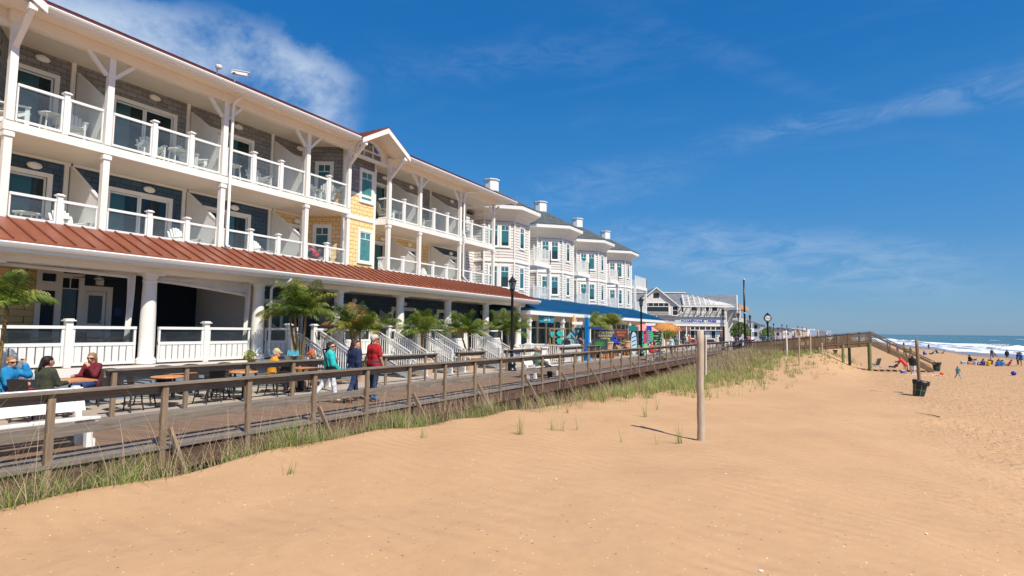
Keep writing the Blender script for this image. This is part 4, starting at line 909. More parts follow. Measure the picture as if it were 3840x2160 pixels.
# ================================================================ the gray inn with four octagonal bays
inn = thing('gray_inn', 'pale gray sided inn with four octagonal bay towers and louvred cupolas, blue roofed porch below', 'inn', (-22, 48, 0))
def ib(name, m, f, parent=None, smooth=False):
    b = MB(); f(b); return b.build(name, m, parent or inn, smooth)
XF = -19.6; SD = 2.24; RO = SD / 2 / math.sin(PI / 8); AP = SD / 2 / math.tan(PI / 8)
IZ2, IZ3 = 4.3, 7.25
def octo(cx, cy, ap, n=8):
    r = ap / math.cos(PI / 8); return [(cx + r * math.cos(PI / 8 + k * PI / 4), cy + r * math.sin(PI / 8 + k * PI / 4)) for k in range(8)]
for ti, cy in enumerate((35.87, 44.2, 52.58, 60.82)):
    cx = XF - AP
    def ring(b, prof):
        vs = []
        for ap, z in prof: vs += [(x, y, z) for x, y in octo(cx, cy, ap)]
        m = len(prof); b.add(vs, [(i * 8 + k, i * 8 + (k + 1) % 8, (i + 1) * 8 + (k + 1) % 8, (i + 1) * 8 + k) for i in range(m - 1) for k in range(8)] + [tuple(range(7, -1, -1)), tuple(range((m - 1) * 8, m * 8))])
    ib('bay_tower', sh_pale, lambda b: ring(b, [(AP, 0.2), (AP, 9.98)]))
    ib('belt_course', white, lambda b: ring(b, [(AP + .01, IZ3 - .42), (AP + .07, IZ3 - .36), (AP + .07, IZ3 - .24), (AP + .01, IZ3 - .20)]))
    ib('cornice', cream, lambda b: ring(b, [(AP + .01, 9.9), (AP + .06, 9.98), (AP + .10, 10.14), (AP + .34, 10.30), (AP + .40, 10.42), (AP + .72, 10.56), (AP + .74, 10.60)]))
    ib('fascia', vinyl, lambda b: ring(b, [(AP + .74, 10.56), (AP + .80, 10.57), (AP + .82, 10.86), (AP + .74, 10.87)]))
    ib('tower_roof', sh_roof, lambda b: ring(b, [(AP + .86, 10.875), (AP + .86, 10.91), (.62, 12.55), (.5, 12.56)]))
    ib('cupola', vinyl, lambda b: ring(b, [(.52, 12.3), (.52, 13.40), (.60, 13.42), (.60, 13.49), (.3, 13.55)]))
    for k in range(8):
        b = MB(); a = k * PI / 4 + 0; d = Vector((math.cos(a), math.sin(a), 0)); t = Vector((-d.y, d.x, 0)); c = Vector((cx, cy, 0)) + d * .485
        for j in range(5):
            z = 12.72 + j * .11; b.prism([tuple(c - t * .14 + Vector((0, 0, z))), tuple(c + t * .14 + Vector((0, 0, z))), tuple(c + t * .14 + d * .02 + Vector((0, 0, z))), tuple(c - t * .14 + d * .02 + Vector((0, 0, z)))], (0, 0, .05))
        b.build('cupola_louvre', plain('gray_louvre_slat', (.55, .56, .58), .7), inn)  # cupola slats in one even gray
    b = MB()
    for x, y in octo(cx, cy, AP + .01): b.cyl((x, y, .3), (x, y, 9.9), .07, n=6)
    b.build('corner_boards', vinyl, inn)
    # windows on the faces toward the sea and the street
    for k, ws in ((0, [0]), (7, [-.42, .42]), (6, [0]), (1, [0])):
        a = k * PI / 4; o = (math.cos(a), math.sin(a)); d = (-o[1], o[0]); px_, py_ = cx + o[0] * AP, cy + o[1] * AP
        for zf in (IZ2, IZ3):
            for w in ws:
                sash_window((px_ + d[0] * w, py_ + d[1] * w), d, .62, 1.52, zf + .75, o, parent=inn, tw=.10)
# body behind the bays
ib('main_block', sh_pale, lambda b: b.box(-34, -22.0, 31.5, 66.4, .2, 10.2))
ib('back_roof', sh_roof, lambda b: b.prism([(-21.8, 31.3, 10.25), (-28, 31.3, 12.2), (-34.2, 31.3, 10.25)], (0, 35.3, 0)))
def thin_rail(p0, p1, z, parent, nm='balcony_rail', finials=4, h=1.05):
    b = MB(); p0 = Vector(p0); p1 = Vector(p1); L = (p1 - p0).length; n = int(L / .11)
    b.beam((p0.x, p0.y, z + h), (p1.x, p1.y, z + h), .05, .04); b.beam((p0.x, p0.y, z + .08), (p1.x, p1.y, z + .08), .04, .03)
    for i in range(n + 1): q = p0 + (p1 - p0) * (i / n); b.box(q.x - .012, q.x + .012, q.y - .012, q.y + .012, z + .08, z + h)
    for i in range(finials): q = p0 + (p1 - p0) * (i / (finials - 1)); b.box(q.x - .03, q.x + .03, q.y - .03, q.y + .03, z, z + h + .06); b.lathe([(.02, 0), (.045, .03), (.03, .07), (.005, .09)], (q.x, q.y, z + h + .06), 6)
    return b.build(nm, vinyl, parent)
for i, (ya, yb, xo) in enumerate(((37.05, 39.95, -19.15), (45.4, 48.2, -19.15), (53.75, 56.4, -19.15), (62.0, 66.5, -19.1))):
    for zf in (IZ2, IZ3):
        ib('balcony_slab', white, lambda b: b.box(-22, xo, ya, yb, zf - .34, zf))
        thin_rail((xo - .06, ya, 0), (xo - .06, yb - .06, 0), zf, inn, finials=4 if i < 3 else 7); thin_rail((xo - .06, yb - .06, 0), (-21.6, yb - .06, 0), zf, inn, finials=2)
    ib('balcony_post', white, lambda b: (b.box(xo - .26, xo - .02, yb - .26, yb - .02, 3.9, IZ3 - .34), b.box(xo - .3, xo + .02, yb - .3, yb + .02, IZ3 - .56, IZ3 - .42)))
    ib('balcony_post', white, lambda b: b.box(xo - .26, xo - .02, ya + .0, ya + .22, 3.9, IZ3 - .34)) if i == 3 else None
    for zf in (IZ2, IZ3): sliding_door2 = sash_window((-21.99, (ya + yb) / 2), (0, 1), 1.6, 2.0, zf + .1, (1, 0), parent=inn, grille=False)
# blue roofed porch
BE, BZ, BT, BTX, BY0, BY1 = -16.75, 3.32, 4.42, -19.3, 31.9, 65.6
b = MB(); b.prism([(BE, BY0, BZ), (BTX, BY0 + 1.6, BT), (BTX, BY1 - 3.4, BT), (BE, BY1, BZ)], (0, 0, .05)); b.build('porch_roof', roof_blue, inn)
b = MB(); b.prism([(BE, BY0, BZ), (BTX, BY0 + 1.6, BT), (-22, BY0 + 1.6, BT), (-22, BY0, BZ)], (0, 0, .05)); b.prism([(BE, BY1, BZ), (BTX, BY1 - 3.4, BT), (-22, BY1 - 3.4, BT), (-22, BY1, BZ)], (0, 0, .05)); b.prism([(BTX, BY0 + 1.6, BT), (-22, BY0 + 1.6, BT), (-22, BY1 - 3.4, BT), (BTX, BY1 - 3.4, BT)], (0, 0, .05)); b.build('porch_roof_ends', roof_blue, inn)
b = MB()
for i in range(82):
    y = BY0 + .2 + i * .41
    if y > BY1 - .1: break
    k = min(1, (y - BY0) / 1.6, (BY1 - y) / 3.4); b.beam((BE - .02, y, BZ + .07), (BE + (BTX - BE) * k, y, BZ + (BT - BZ) * k + .08), .045, .08)
b.build('roof_seams', roof_blue, inn)
ib('porch_fascia', vinyl, lambda b: (b.box(BE - .06, BE, BY0, BY1, BZ - .26, BZ + .01), b.box(-22, BE - .06, BY0, BY0 + .06, BZ - .26, BZ + .01), b.box(-22, BE - .06, BY1 - .06, BY1, BZ - .26, BZ + .01)))
ib('porch_ceiling', cream, lambda b: b.box(-22, BE - .07, BY0 + .07, BY1 - .07, BZ - .10, BZ - .06))
for y in (32.2, 37.4, 42.6, 47.8, 53.0, 58.2, 63.0, 65.3):
    b = MB(); x = -17.0; b.box(x - .25, x + .25, y - .25, y + .25, 0, 1.15); b.box(x - .2, x + .2, y - .2, y + .2, 1.15, 1.2); b.box(x - .11, x + .11, y - .11, y + .11, 1.2, 2.6); b.box(x - .16, x + .16, y - .16, y + .16, 2.6, 2.72); b.box(x - .11, x + .11, y - .11, y + .11, 2.72, BZ - .1); b.build('porch_post', white, inn)
# shop front under the porch
ib('shop_wall', cream, lambda b: (b.box(-19.35, -19.05, 31.6, 66.2, 0, .5), b.box(-19.35, -19.05, 31.6, 66.2, 2.75, 3.25)))
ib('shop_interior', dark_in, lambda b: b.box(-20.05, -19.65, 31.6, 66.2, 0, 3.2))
b = MB()
for i in range(24):
    y = 31.7 + i * 1.48; b.box(-19.30, -19.10, y - .06, y + .06, .5, 2.75)
    b.box(-19.25, -19.15, y + .06, y + 1.42, 2.2, 2.27)
b.build('shop_mullions', cream, inn)
b = MB()
for i in range(23):
    y = 31.76 + i * 1.48; b.add([(-19.20, y, .5), (-19.20, y + 1.36, .5), (-19.20, y + 1.36, 2.75), (-19.20, y, 2.75)], [(0, 1, 2, 3)])
b.build('shop_glass', g_teal, inn)

# ================================================================ buildings beyond
def text(s, size, m, loc, rot, parent, name='lettering', ext=.012, bold=.0, align='LEFT', sx=1.0):
    cu = bpy.data.curves.new(name, 'FONT'); cu.body = s; cu.size = size; cu.extrude = ext; cu.offset = bold; cu.align_x = align; cu.align_y = 'CENTER'
    o = bpy.data.objects.new(name, cu); COL.objects.link(o)
    bpy.context.view_layer.update(); dg = bpy.context.evaluated_depsgraph_get(); me = bpy.data.meshes.new_from_object(o.evaluated_get(dg))
    bpy.data.objects.remove(o); me.materials.clear(); me.materials.append(m)
    o = bpy.data.objects.new(name, me); COL.objects.link(o)
    o.parent = parent; o.location = Vector(loc) - (wloc(parent) if parent else Vector((0, 0, 0))); o.rotation_euler = rot; o.scale = (sx, 1, 1)
    return o
blue_letter = plain('blue_lettering', lin((38, 58, 160)), .5)
red_letter = plain('red_lettering', lin((196, 52, 40)), .5)
teal_paint = plain('turquoise_paint', lin((40, 170, 160)), .5)
# restaurant building facing back along the beach: local frame u along its front, origin at its seaward corner
RA = R_(25); ru = Vector((math.cos(RA), math.sin(RA), 0)); rn = Vector((math.sin(RA), -math.cos(RA), 0)); rc = Vector((-16.3, 105.8, 0))
rest = thing('fries_building', 'gray clapboard restaurant with brick ground floor, white pergola deck and blue lettered fascia', 'restaurant', tuple(rc)); rest.rotation_euler = (0, 0, RA)
class LB(MB):                                   # local frame of the restaurant: x along the front (negative to the left), y inward, z up
    def build(s, name, m, parent, smooth=False): return MB.build(s, name, m, parent, smooth, world=False)
def rb(name, m, f): b = LB(); f(b); return b.build(name, m, rest)
rb('ground_floor', brick, lambda b: b.box(-20, 0, 0, 14, 0, 3.15))
rb('upper_floor', sh_far, lambda b: b.box(-20, 0, .02, 14, 3.4, 6.9))
rb('side_wing', sh_far, lambda b: b.box(.02, 2.2, 3.0, 13.5, 0, 6.15))
rb('fascia_band', white, lambda b: (b.box(-20, .1, -.12, 0, 3.12, 3.42), b.box(0, .12, 0, 14, 3.12, 3.42)))
rb('sign_band', sh_far, lambda b: b.box(-20, .02, -.10, -.01, 3.43, 5.0))
# left gabled wing
gz = 9.9
rb('gable_wing', sh_far2, lambda b: b.prism([(-15.8, -.6, 5.0), (-8.6, -.6, 5.0), (-8.6, -.6, 6.9), (-12.2, -.6, gz), (-15.8, -.6, 6.9)], (0, 6, 0)))
for sg in (-1, 1): rb('wing_roof', sh_roof2, lambda b: b.prism([(-12.2, -.95, gz + .05), (-12.2 + sg * 4.2, -.95, 6.45), (-12.2 + sg * 4.2, 9, 6.45), (-12.2, 9, gz + .05)], (0, 0, .12)))
for sg in (-1, 1): rb('wing_barge', white, lambda b: b.prism([(-12.2, -1.0, gz + .16), (-12.2 + sg * 4.25, -1.0, 6.5), (-12.2 + sg * 4.25, -1.0, 6.3), (-12.2, -1.0, gz - .06)], (0, .05, 0)))
rb('wing_opening', dark_in, lambda b: (b.box(-14.6, -10.0, -.62, -.58, 5.15, 7.2), b.box(-12.7, -11.7, -.62, -.58, 8.1, 9.0)))
rb('wing_trim', white, lambda b: ([b.box(-14.62 + i * .93, -14.55 + i * .93, -.68, -.6, 6.55, 7.25) for i in range(6)], b.box(-14.7, -9.9, -.7, -.6, 7.18, 7.3), b.box(-14.7, -9.9, -.7, -.6, 6.5, 6.6), b.box(-14.75, -14.6, -.7, -.6, 5.05, 7.3), b.box(-10.05, -9.9, -.7, -.6, 5.05, 7.3), [b.box(-14.5 + i * .15, -14.45 + i * .15, -.72, -.66, 5.1, 5.55) for i in range(31)], b.box(-14.6, -10, -.74, -.66, 5.55, 5.62)))
rb('wing_window_trim', white, lambda b: b.box(-9.5, -8.3, -.66, -.6, 4.95, 6.75)); rb('wing_window', dark_in, lambda b: (b.box(-9.3, -8.5, -.69, -.66, 5.1, 5.85), b.box(-9.3, -8.5, -.69, -.66, 5.95, 6.6)))
# main roof and right roof
rb('main_roof', sh_roof2, lambda b: b.prism([(-20, .4, 6.8), (-4.5, .4, 6.8), (-4.5, 7.5, 9.4), (-20, 7.5, 9.4)], (0, .3, .15)))
rb('ridge_cap', white, lambda b: (b.box(-20, -5.3, 7.3, 7.7, 9.55, 9.72)))
rb('side_roof', sh_roof2, lambda b: b.prism([(-5.0, 5.6, 8.9), (3.9, 6.2, 9.1), (2.5, 1.8, 6.2), (-3, 1.4, 6.2)], (0, .3, .12)))
rb('side_gable', white, lambda b: b.prism([(4.0, 6.3, 9.15), (2.6, 1.8, 6.2), (2.6, 1.8, 5.0), (3.0, 7.5, 5.0)], (.12, 0, 0)))
rb('upper_windows', dark_in, lambda b: [b.box(x, x + w, -.02, .01, 5.0 + z, 6.7) for x, w, z in ((-5.9, .95, 0), (-4.5, .45, 0), (-3.4, .6, 0), (-2.3, .95, 0), (-7.6, .3, 0))])
rb('window_trim', white, lambda b: [(b.box(x - .12, x, -.05, .0, 4.9, 6.8), b.box(x + w, x + w + .12, -.05, .0, 4.9, 6.8), b.box(x, x + w, -.045, 0, 5.75, 5.85)) for x, w in ((-5.9, .95), (-4.5, .45), (-3.4, .6), (-2.3, .95))])
rb('deck_rail', white, lambda b: (b.box(-8.2, 0, -.1, -.04, 5.5, 5.58), [b.box(-8.2 + i * .16, -8.14 + i * .16, -.1, -.05, 5.0, 5.5) for i in range(51)]))
rb('corner_board', white, lambda b: (b.box(-.15, .03, -.14, .2, 0, 6.9), b.box(-.16, .0, -.9, -.7, 0, 6.7)))
# pergola: sloping beams with cross battens
b = LB()
for i in range(9):
    x = -7.4 + i * .95; b.beam((x, -1.3, 6.72), (x + .9, 4.4, 8.9 - .23 * max(0, i - 2)), .12, .2)
for j in range(7):
    t = j / 6; b.beam((-7.6 + .9 * t, -1.3 + 5.7 * t, 6.86 + 2.2 * t), (.9 + .3 * t, -1.3 + 5.7 * t, 6.86 + 2.2 * t - 1.5 * t), .10, .12)
b.box(-7.8, 1.2, -1.35, -1.2, 6.5, 6.72); b.build('pergola', white, rest)
b = LB()
for x in (-7.6, -4.2, -3.0, 0): b.beam((x, -.2, 5.3), (x - .5 if x < -3.5 else x + .4, -1.25, 6.55), .1, .1)
b.build('pergola_brace', white, rest)
# ground floor openings
for q in ((-8.0, -6.9, -.03, .01, 0, 2.3), (-6.1, -4.6, -.03, .01, 1.0, 2.3), (-3.5, -.9, -.03, .01, 1.0, 2.3), (-11.5, -10.3, -.03, .01, .9, 2.9), (-6.1, -.9, -.03, .01, 2.5, 2.95)): rb('shop_opening', dark_in, lambda b: b.box(*q))
rb('opening_trim', white, lambda b: (b.box(-8.15, -8.0, -.06, 0, 0, 3), b.box(-6.9, -6.75, -.06, 0, 0, 3), b.box(-6.3, -.7, -.5, 0, 2.36, 2.48), b.box(-6.2, -.6, -.35, 0, .82, .98), [b.box(x, x + .1, -.06, 0, 1.0, 2.95) for x in (-6.2, -5.4, -4.6, -3.55, -2.6, -1.8, -.9)]))
rb('menu_boards', plain('pale_blue_board', lin((178, 206, 226)), .5), lambda b: (b.box(-3.4, -2.7, -.08, -.05, 1.1, 2.2), b.box(-1.7, -1.0, -.08, -.05, 1.1, 2.2)))
rb('blue_panel', plain('blue_panel_paint', lin((52, 110, 190)), .5), lambda b: b.box(-2.6, -1.7, -.06, -.02, .2, .6))
rb('side_windows', dark_in, lambda b: (b.box(.02, .06, 1.6, 3.0, 4.6, 6.2), b.box(.02, .06, 5.4, 6.6, 4.6, 6.2), b.box(.03, .06, 1.5, 3, .4, 2.6), b.box(.03, .06, 5, 7, .4, 2.6)))
rb('side_trim', white, lambda b: (b.box(.02, .08, .5, 1.5, 0, 3.1), b.box(.02, .08, 3.1, 3.6, 0, 3.1), b.box(.02, .1, 1.4, 1.6, 4.4, 6.4), b.box(.02, .1, 3.0, 3.2, 4.4, 6.4), b.box(0, .9, 3.5, 8, 3.5, 3.7)))
rb('sign_board', plain('sign_white', (.75, .76, .80), .5), lambda b: (b.box(-7.9, -3.6, -.14, -.1, 3.75, 4.25), b.box(-3.2, -.1, -.14, -.1, 3.75, 4.25), b.box(-12.6, -11.0, -.14, -.1, 3.75, 4.25)))
def rtext(s, x, size, m=blue_letter, z=4.0, y=-.16, sx=1.0):
    o = text(s, size, m, (0, 0, 0), (R_(90), 0, 0), None, bold=.018, sx=sx); o.parent = rest; o.location = (x, y, z); return o
rtext('BOARDWALK', -7.75, .52, sx=1.25); rtext('FRIES', -3.1, .52, sx=1.25); rtext('FOOD', -12.5, .42, red_letter); 
rb('sign_lamp', steel, lambda b: [(b.cyl((x, -.1, 4.9), (x, -.45, 5.05), .03), b.cyl((x, -.45, 5.05), (x, -.5, 4.75), .04, .12)) for x in (-12.2, -5.4, -3.6)])
# flat roofed house further on and small houses beyond it
h2 = thing('flat_roof_house', 'flat roofed tan and gray beach house behind the clock, with a shaded balcony', 'house', (-19, 138, 0))
def h2b(name, m, f): b = MB(); f(b); return b.build(name, m, h2)
h2b('body', plain('pale_stucco', lin((190, 188, 186)), .8), lambda b: b.box(-32, -18.2, 134, 150, 0, 5.5)); h2b('upper_band', plain('tan_siding', lin((190, 148, 112)), .8), lambda b: b.box(-32, -17.6, 133, 150, 7.4, 8.4)); h2b('balcony_edge', white, lambda b: (b.box(-32, -17.2, 132.4, 133, 7.1, 7.4), b.box(-32, -17.2, 132.4, 133, 4.9, 5.3), b.box(-17.6, -17.2, 132.5, 132.9, 4.9, 7.3)))
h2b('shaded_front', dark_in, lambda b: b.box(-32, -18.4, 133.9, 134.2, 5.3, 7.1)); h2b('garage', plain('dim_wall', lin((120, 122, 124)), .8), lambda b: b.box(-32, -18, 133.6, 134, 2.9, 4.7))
h2b('windows', g_teal, lambda b: (b.box(-24.5, -21.5, 133.8, 133.85, 5.4, 6.9), b.box(-20.6, -19, 133.8, 133.85, 5.4, 6.9)))
for i, (x, y, w, l, hgt, c, lab) in enumerate([
    (-24, 168, 9, 10, 7.6, (206, 212, 222), 'white house with a blue awning, immediately right of the flat roofed house'),
    (-24, 192, 10, 12, 6.6, (196, 200, 204), 'pale gray house seen past the clock'),
    (-26, 230, 11, 14, 4.9, (210, 202, 196), 'cream house far along the boardwalk'),
    (-26, 300, 12, 16, 5.2, (214, 196, 186), 'distant pinkish house at the start of the far row'),
    (-27, 380, 14, 22, 5.6, (220, 214, 210), 'distant white house in the middle of the far row'),
    (-28, 480, 16, 30, 6.0, (206, 184, 172), 'distant tan house in the far row'),
    (-30, 620, 18, 40, 6.5, (224, 214, 208), 'most distant pale house at the end of the far row')]):
    hs = thing('beach_house', lab, 'house', (x, y, 0), 0, 'houses beyond the clock')
    b = MB(); b.box(x - w / 2, x + w / 2, y, y + l, 0, hgt * .68); b.build('wall', plain('house_wall_%d' % i, lin(c), .8), hs)
    b = MB(); b.prism([(x - w / 2 - .3, y - .3, hgt * .68), (x + w / 2 + .3, y - .3, hgt * .68), (x, y - .3, hgt)], (0, l + .6, 0)); b.build('roof', sh_roof2, hs)
    b = MB()
    for k in range(4):
        for z in (1.0, 3.4): b.box(x - w / 2 + .8 + k * w / 4.3, x - w / 2 + 1.9 + k * w / 4.3, y - .06, y, z, z + 1.3)
    for k in range(3):
        for z in (1.0, 3.4): b.box(x + w / 2, x + w / 2 + .06, y + 1.2 + k * l / 3, y + 2.6 + k * l / 3, z, z + 1.3)
    b.build('windows', dark_in, hs)
for i, (x, y, h_) in enumerate([(-38, 760, 7), (-44, 900, 8), (-34, 1050, 8), (-40, 1250, 9), (-22, 1450, 8), (-10, 1700, 8)]):
    b = MB(); b.box(x - 14, x + 14, y, y + 80, -1, h_); b.box(x - 6, x + 10, y + 2, y + 60, h_, h_ * 1.2); tag(b.build('distant_block', plain('far_block_%d' % (i % 3), lin(((214, 206, 206), (190, 176, 170), (224, 222, 226))[i % 3]), .8)), 'pale apartment block on the far shore, number %s from the near end' % ('one', 'two', 'three', 'four', 'five', 'six')[i], 'building', 'pale blocks on the far shore')
# ================================================================ people: smooth-blended bodies meshed with surface nets
def sdf_mesh(caps, res, k=.03):
    """caps: (a, ra, b, rb). Returns vertices and quads of the blended surface"""
    A_ = np.array([[*c[0], c[1], *c[2], c[3]] for c in caps], float)
    rm = np.maximum(A_[:, 3], A_[:, 7])
    lo = np.minimum(A_[:, 0:3], A_[:, 4:7]) - rm[:, None]; hi = np.maximum(A_[:, 0:3], A_[:, 4:7]) + rm[:, None]
    L = lo.min(0) - 3 * res; H = hi.max(0) + 3 * res; n = np.ceil((H - L) / res).astype(int) + 1
    Fd = np.full(n, .25, np.float32); ax = [L[i] + res * np.arange(n[i]) for i in range(3)]
    for c, l_, h_ in zip(A_, lo, hi):
        m = k + 2 * res; i0 = np.maximum(0, np.floor((l_ - m - L) / res).astype(int)); i1 = np.minimum(n, np.ceil((h_ + m - L) / res).astype(int) + 1)
        X, Y, Z = np.meshgrid(*[ax[q][i0[q]:i1[q]] for q in range(3)], indexing='ij')
        d = c[4:7] - c[0:3]; dd = max(1e-9, (d * d).sum()); px = X - c[0]; py = Y - c[1]; pz = Z - c[2]
        t = np.clip((px * d[0] + py * d[1] + pz * d[2]) / dd, 0, 1)
        D = np.sqrt((px - t * d[0]) ** 2 + (py - t * d[1]) ** 2 + (pz - t * d[2]) ** 2) - (c[3] + (c[7] - c[3]) * t)
        sl = tuple(slice(i0[q], i1[q]) for q in range(3)); G = Fd[sl]
        hh = np.maximum(k - np.abs(G - D), 0) / k; Fd[sl] = np.minimum(G, D) - hh * hh * k * .25
    ins = Fd < 0
    cells = np.zeros(np.array(ins.shape) - 1, int)
    for dx in (0, 1):
        for dy in (0, 1):
            for dz_ in (0, 1): cells += ins[dx:ins.shape[0] - 1 + dx, dy:ins.shape[1] - 1 + dy, dz_:ins.shape[2] - 1 + dz_]
    act = (cells > 0) & (cells < 8); idx = -np.ones(act.shape, int); C = np.argwhere(act); idx[act] = np.arange(len(C))
    acc = np.zeros((len(C), 3)); cnt = np.zeros(len(C)); cor = [(a, b, c) for a in (0, 1) for b in (0, 1) for c in (0, 1)]
    for p in cor:
        for q in range(3):
            if p[q]: continue
            e = list(p); e[q] = 1
            va = Fd[C[:, 0] + p[0], C[:, 1] + p[1], C[:, 2] + p[2]]; vb = Fd[C[:, 0] + e[0], C[:, 1] + e[1], C[:, 2] + e[2]]
            m = (va < 0) != (vb < 0); t = np.where(m, va / np.where(m, va - vb, 1), 0)
            pt = np.tile(np.array(p, float), (len(C), 1)); pt[:, q] += t; acc[m] += pt[m]; cnt[m] += 1
    V = L + (C + acc / np.maximum(cnt, 1)[:, None]) * res; fs = []
    for q in range(3):
        sa = [slice(None)] * 3; sb = [slice(None)] * 3; sa[q] = slice(0, -1); sb[q] = slice(1, None)
        ch = ins[tuple(sa)] != ins[tuple(sb)]; E_ = np.argwhere(ch); u, v = [w for w in range(3) if w != q]
        E_ = E_[(E_[:, u] > 0) & (E_[:, v] > 0)]
        def g(du, dv):
            I = E_.copy(); I[:, u] -= du; I[:, v] -= dv; return idx[I[:, 0], I[:, 1], I[:, 2]]
        Q = np.stack([g(1, 1), g(0, 1), g(0, 0), g(1, 0)], 1); s_in = ins[E_[:, 0], E_[:, 1], E_[:, 2]]
        if q == 1: s_in = ~s_in
        Q[~s_in] = Q[~s_in][:, ::-1]; fs.append(Q)
    Fq = np.concatenate(fs); return V, Fq
def sdf_obj(name, caps, res, m, parent, k=.03):
    V, Fq = sdf_mesh(caps, res, k); me = bpy.data.meshes.new(name); me.from_pydata(V.tolist(), [], Fq.tolist()); me.materials.append(m)
    me.polygons.foreach_set('use_smooth', [True] * len(me.polygons)); o = bpy.data.objects.new(name, me); COL.objects.link(o); o.parent = parent; return o
def cloth(name, c, rough=.85):
    key = 'cloth_' + name
    if key in MATS: return MATS[key]
    s = NT(key); O = s.tc.outputs['Object']; l_ = lin(c); n = s.noise(s.map((7, 7, 4), src=O), 1.0, 5, .6, 1.2)
    s.col(s.ramp(n, [(.28, tuple(x * .72 for x in l_)), (.7, tuple(min(1, x * 1.12 + .004) for x in l_))])); s.rough(rough)
    s.bump(s.noise(s.map((11, 11, 6), src=O), 1.0, 4, .55, 1.5), .9, .03); MATS[key] = s.m; return s.m
SKIN = plain('skin', lin((214, 160, 132)), .55, .05, 6); SKIN2 = plain('tanned_skin', lin((190, 132, 104)), .55, .05, 6)
HAIRS = {k: plain('hair_' + k, lin(c), .6, .25, 30, bump=.4) for k, c in dict(brown=(66, 44, 34), dark=(34, 26, 24), gray=(190, 186, 182), blond=(150, 112, 74)).items()}
def V3(*a): return Vector(a)
def person(label, loc, rz, h=1.75, pose='stand', legs=None, arms=None, lean=0.0, head=(0, 0), seat=.45, top=('tee', (200, 40, 40)), bottom=('long', (50, 60, 90)), shoes=(60, 50, 45),
           hair=('short', 'brown'), hat=None, glasses=False, res=.03, fingers=False, skin=None, build=1.0, group=None, hood=None, extra=None):
    """pose: stand/walk/sit/ground; legs/arms: [(flex, out, bend), ...] left then right, in degrees"""
    root = thing('person', label, 'person', loc, rz, group); skin = skin or SKIN; s = h / 1.75
    D = R_
    if legs is None: legs = {'stand': [(2, 3, 4), (-2, 3, 3)], 'walk': [(24, 2, 8), (-18, 2, 22)], 'sit': [(84, 6, 84), (80, 6, 80)], 'ground': [(100, 8, 110), (92, 10, 105)], 'lie': [(10, 4, 10), (6, 4, 6)]}[pose]
    if arms is None: arms = {'stand': [(4, 8, 12), (0, 8, 16)], 'walk': [(-22, 8, 20), (24, 8, 30)], 'sit': [(34, 10, 70), (30, 10, 70)], 'ground': [(50, 8, 50), (50, 8, 50)], 'lie': [(0, 12, 6), (0, 12, 6)]}[pose]
    U = V3(0, math.sin(D(lean)), math.cos(D(lean))); Fv = V3(0, math.cos(D(lean)), -math.sin(D(lean))); Rr = V3(1, 0, 0)
    th_, sh = .44, .43
    hip, knee, ank, toe = [], [], [], []
    for sd, (fl, out, bd) in zip((-1, 1), legs):
        p = V3(sd * .09, 0, 0); a = D(fl); d = V3(sd * math.sin(D(out)), math.sin(a), -math.cos(a)).normalized(); kn = p + d * th_
        b_ = a - D(bd); e = V3(sd * math.sin(D(out)) * .5, math.sin(b_), -math.cos(b_)).normalized(); an = kn + e * sh
        fa = 0 if pose in ('stand', 'walk', 'sit') else b_ + 1.57 if pose == 'lie' else 0.2
        if pose == 'walk' and fl < 0: fa = -.7
        if pose == 'walk' and fl > 15: fa = .25
        hip.append(p); knee.append(kn); ank.append(an); toe.append(an + V3(sd * .03, math.cos(fa) * .15, -.035 + math.sin(fa) * .15))
    low = min(min(a.z for a in ank) - .085, min(t.z for t in toe) - .04)
    pz_ = -low if pose in ('stand', 'walk') else (seat + .12 if pose == 'sit' else .14)
    off = V3(0, 0, pz_)
    def T(a, b_, c): return off + Rr * a + Fv * b_ + U * c
    for L_ in (hip, knee, ank, toe):
        for i in range(2): L_[i] = L_[i] + off
    B = build
    caps = [(T(-.075, 0, .0), .115 * B, T(.075, 0, .0), .115 * B), (T(-.06, 0, .17), .10 * B, T(.06, 0, .17), .10 * B), (T(-.09, .0, .36), .108 * B, T(.09, .0, .36), .108 * B), (T(-.065, 0, .0), .10 * B, T(-.075, .0, .36), .105 * B), (T(.065, 0, .0), .10 * B, T(.075, .0, .36), .105 * B),
            (T(-.15, -.01, .44), .062, T(.15, -.01, .44), .062)]
    torso = list(caps)
    hy, hp = D(head[0]), D(head[1]); nk = T(0, 0, .48); hc = T(0, .015, .64) + V3(0, math.sin(hp) * .03, 0)
    hf = V3(-math.sin(hy), math.cos(hy) * math.cos(hp), -math.sin(hp)).normalized(); hr = V3(math.cos(hy), math.sin(hy), 0); hu = hr.cross(hf).normalized()
    HS = 1.09
    def Hh(a, b_, c): return hc + (hr * a + hf * b_ + hu * c) * HS
    neck = [(nk, .062, hc, .052)]
    hd = [(Hh(0, -.022, .035), .086, Hh(0, .012, .03), .078), (Hh(0, .03, -.02), .062, Hh(0, .035, -.065), .042), (Hh(0, .05, .03), .05, Hh(0, .05, -.02), .05)]
    face = [(Hh(0, .098, .005), .011, Hh(0, .112, -.022), .015), (Hh(-.082, -.005, .02), .018, Hh(-.082, -.005, -.02), .012), (Hh(.082, -.005, .02), .018, Hh(.082, -.005, -.02), .012), (Hh(-.02, .088, -.052), .011, Hh(.02, .088, -.052), .011)]
    hd = [(a_, r_ * HS, b_, q_ * HS) for a_, r_, b_, q_ in hd]
    legc = []
    for i in range(2):
        legc += [(hip[i], .092 * B, knee[i], .058), (knee[i], .058, ank[i] * .55 + knee[i] * .45, .052), (ank[i] * .55 + knee[i] * .45, .052, ank[i], .036)]
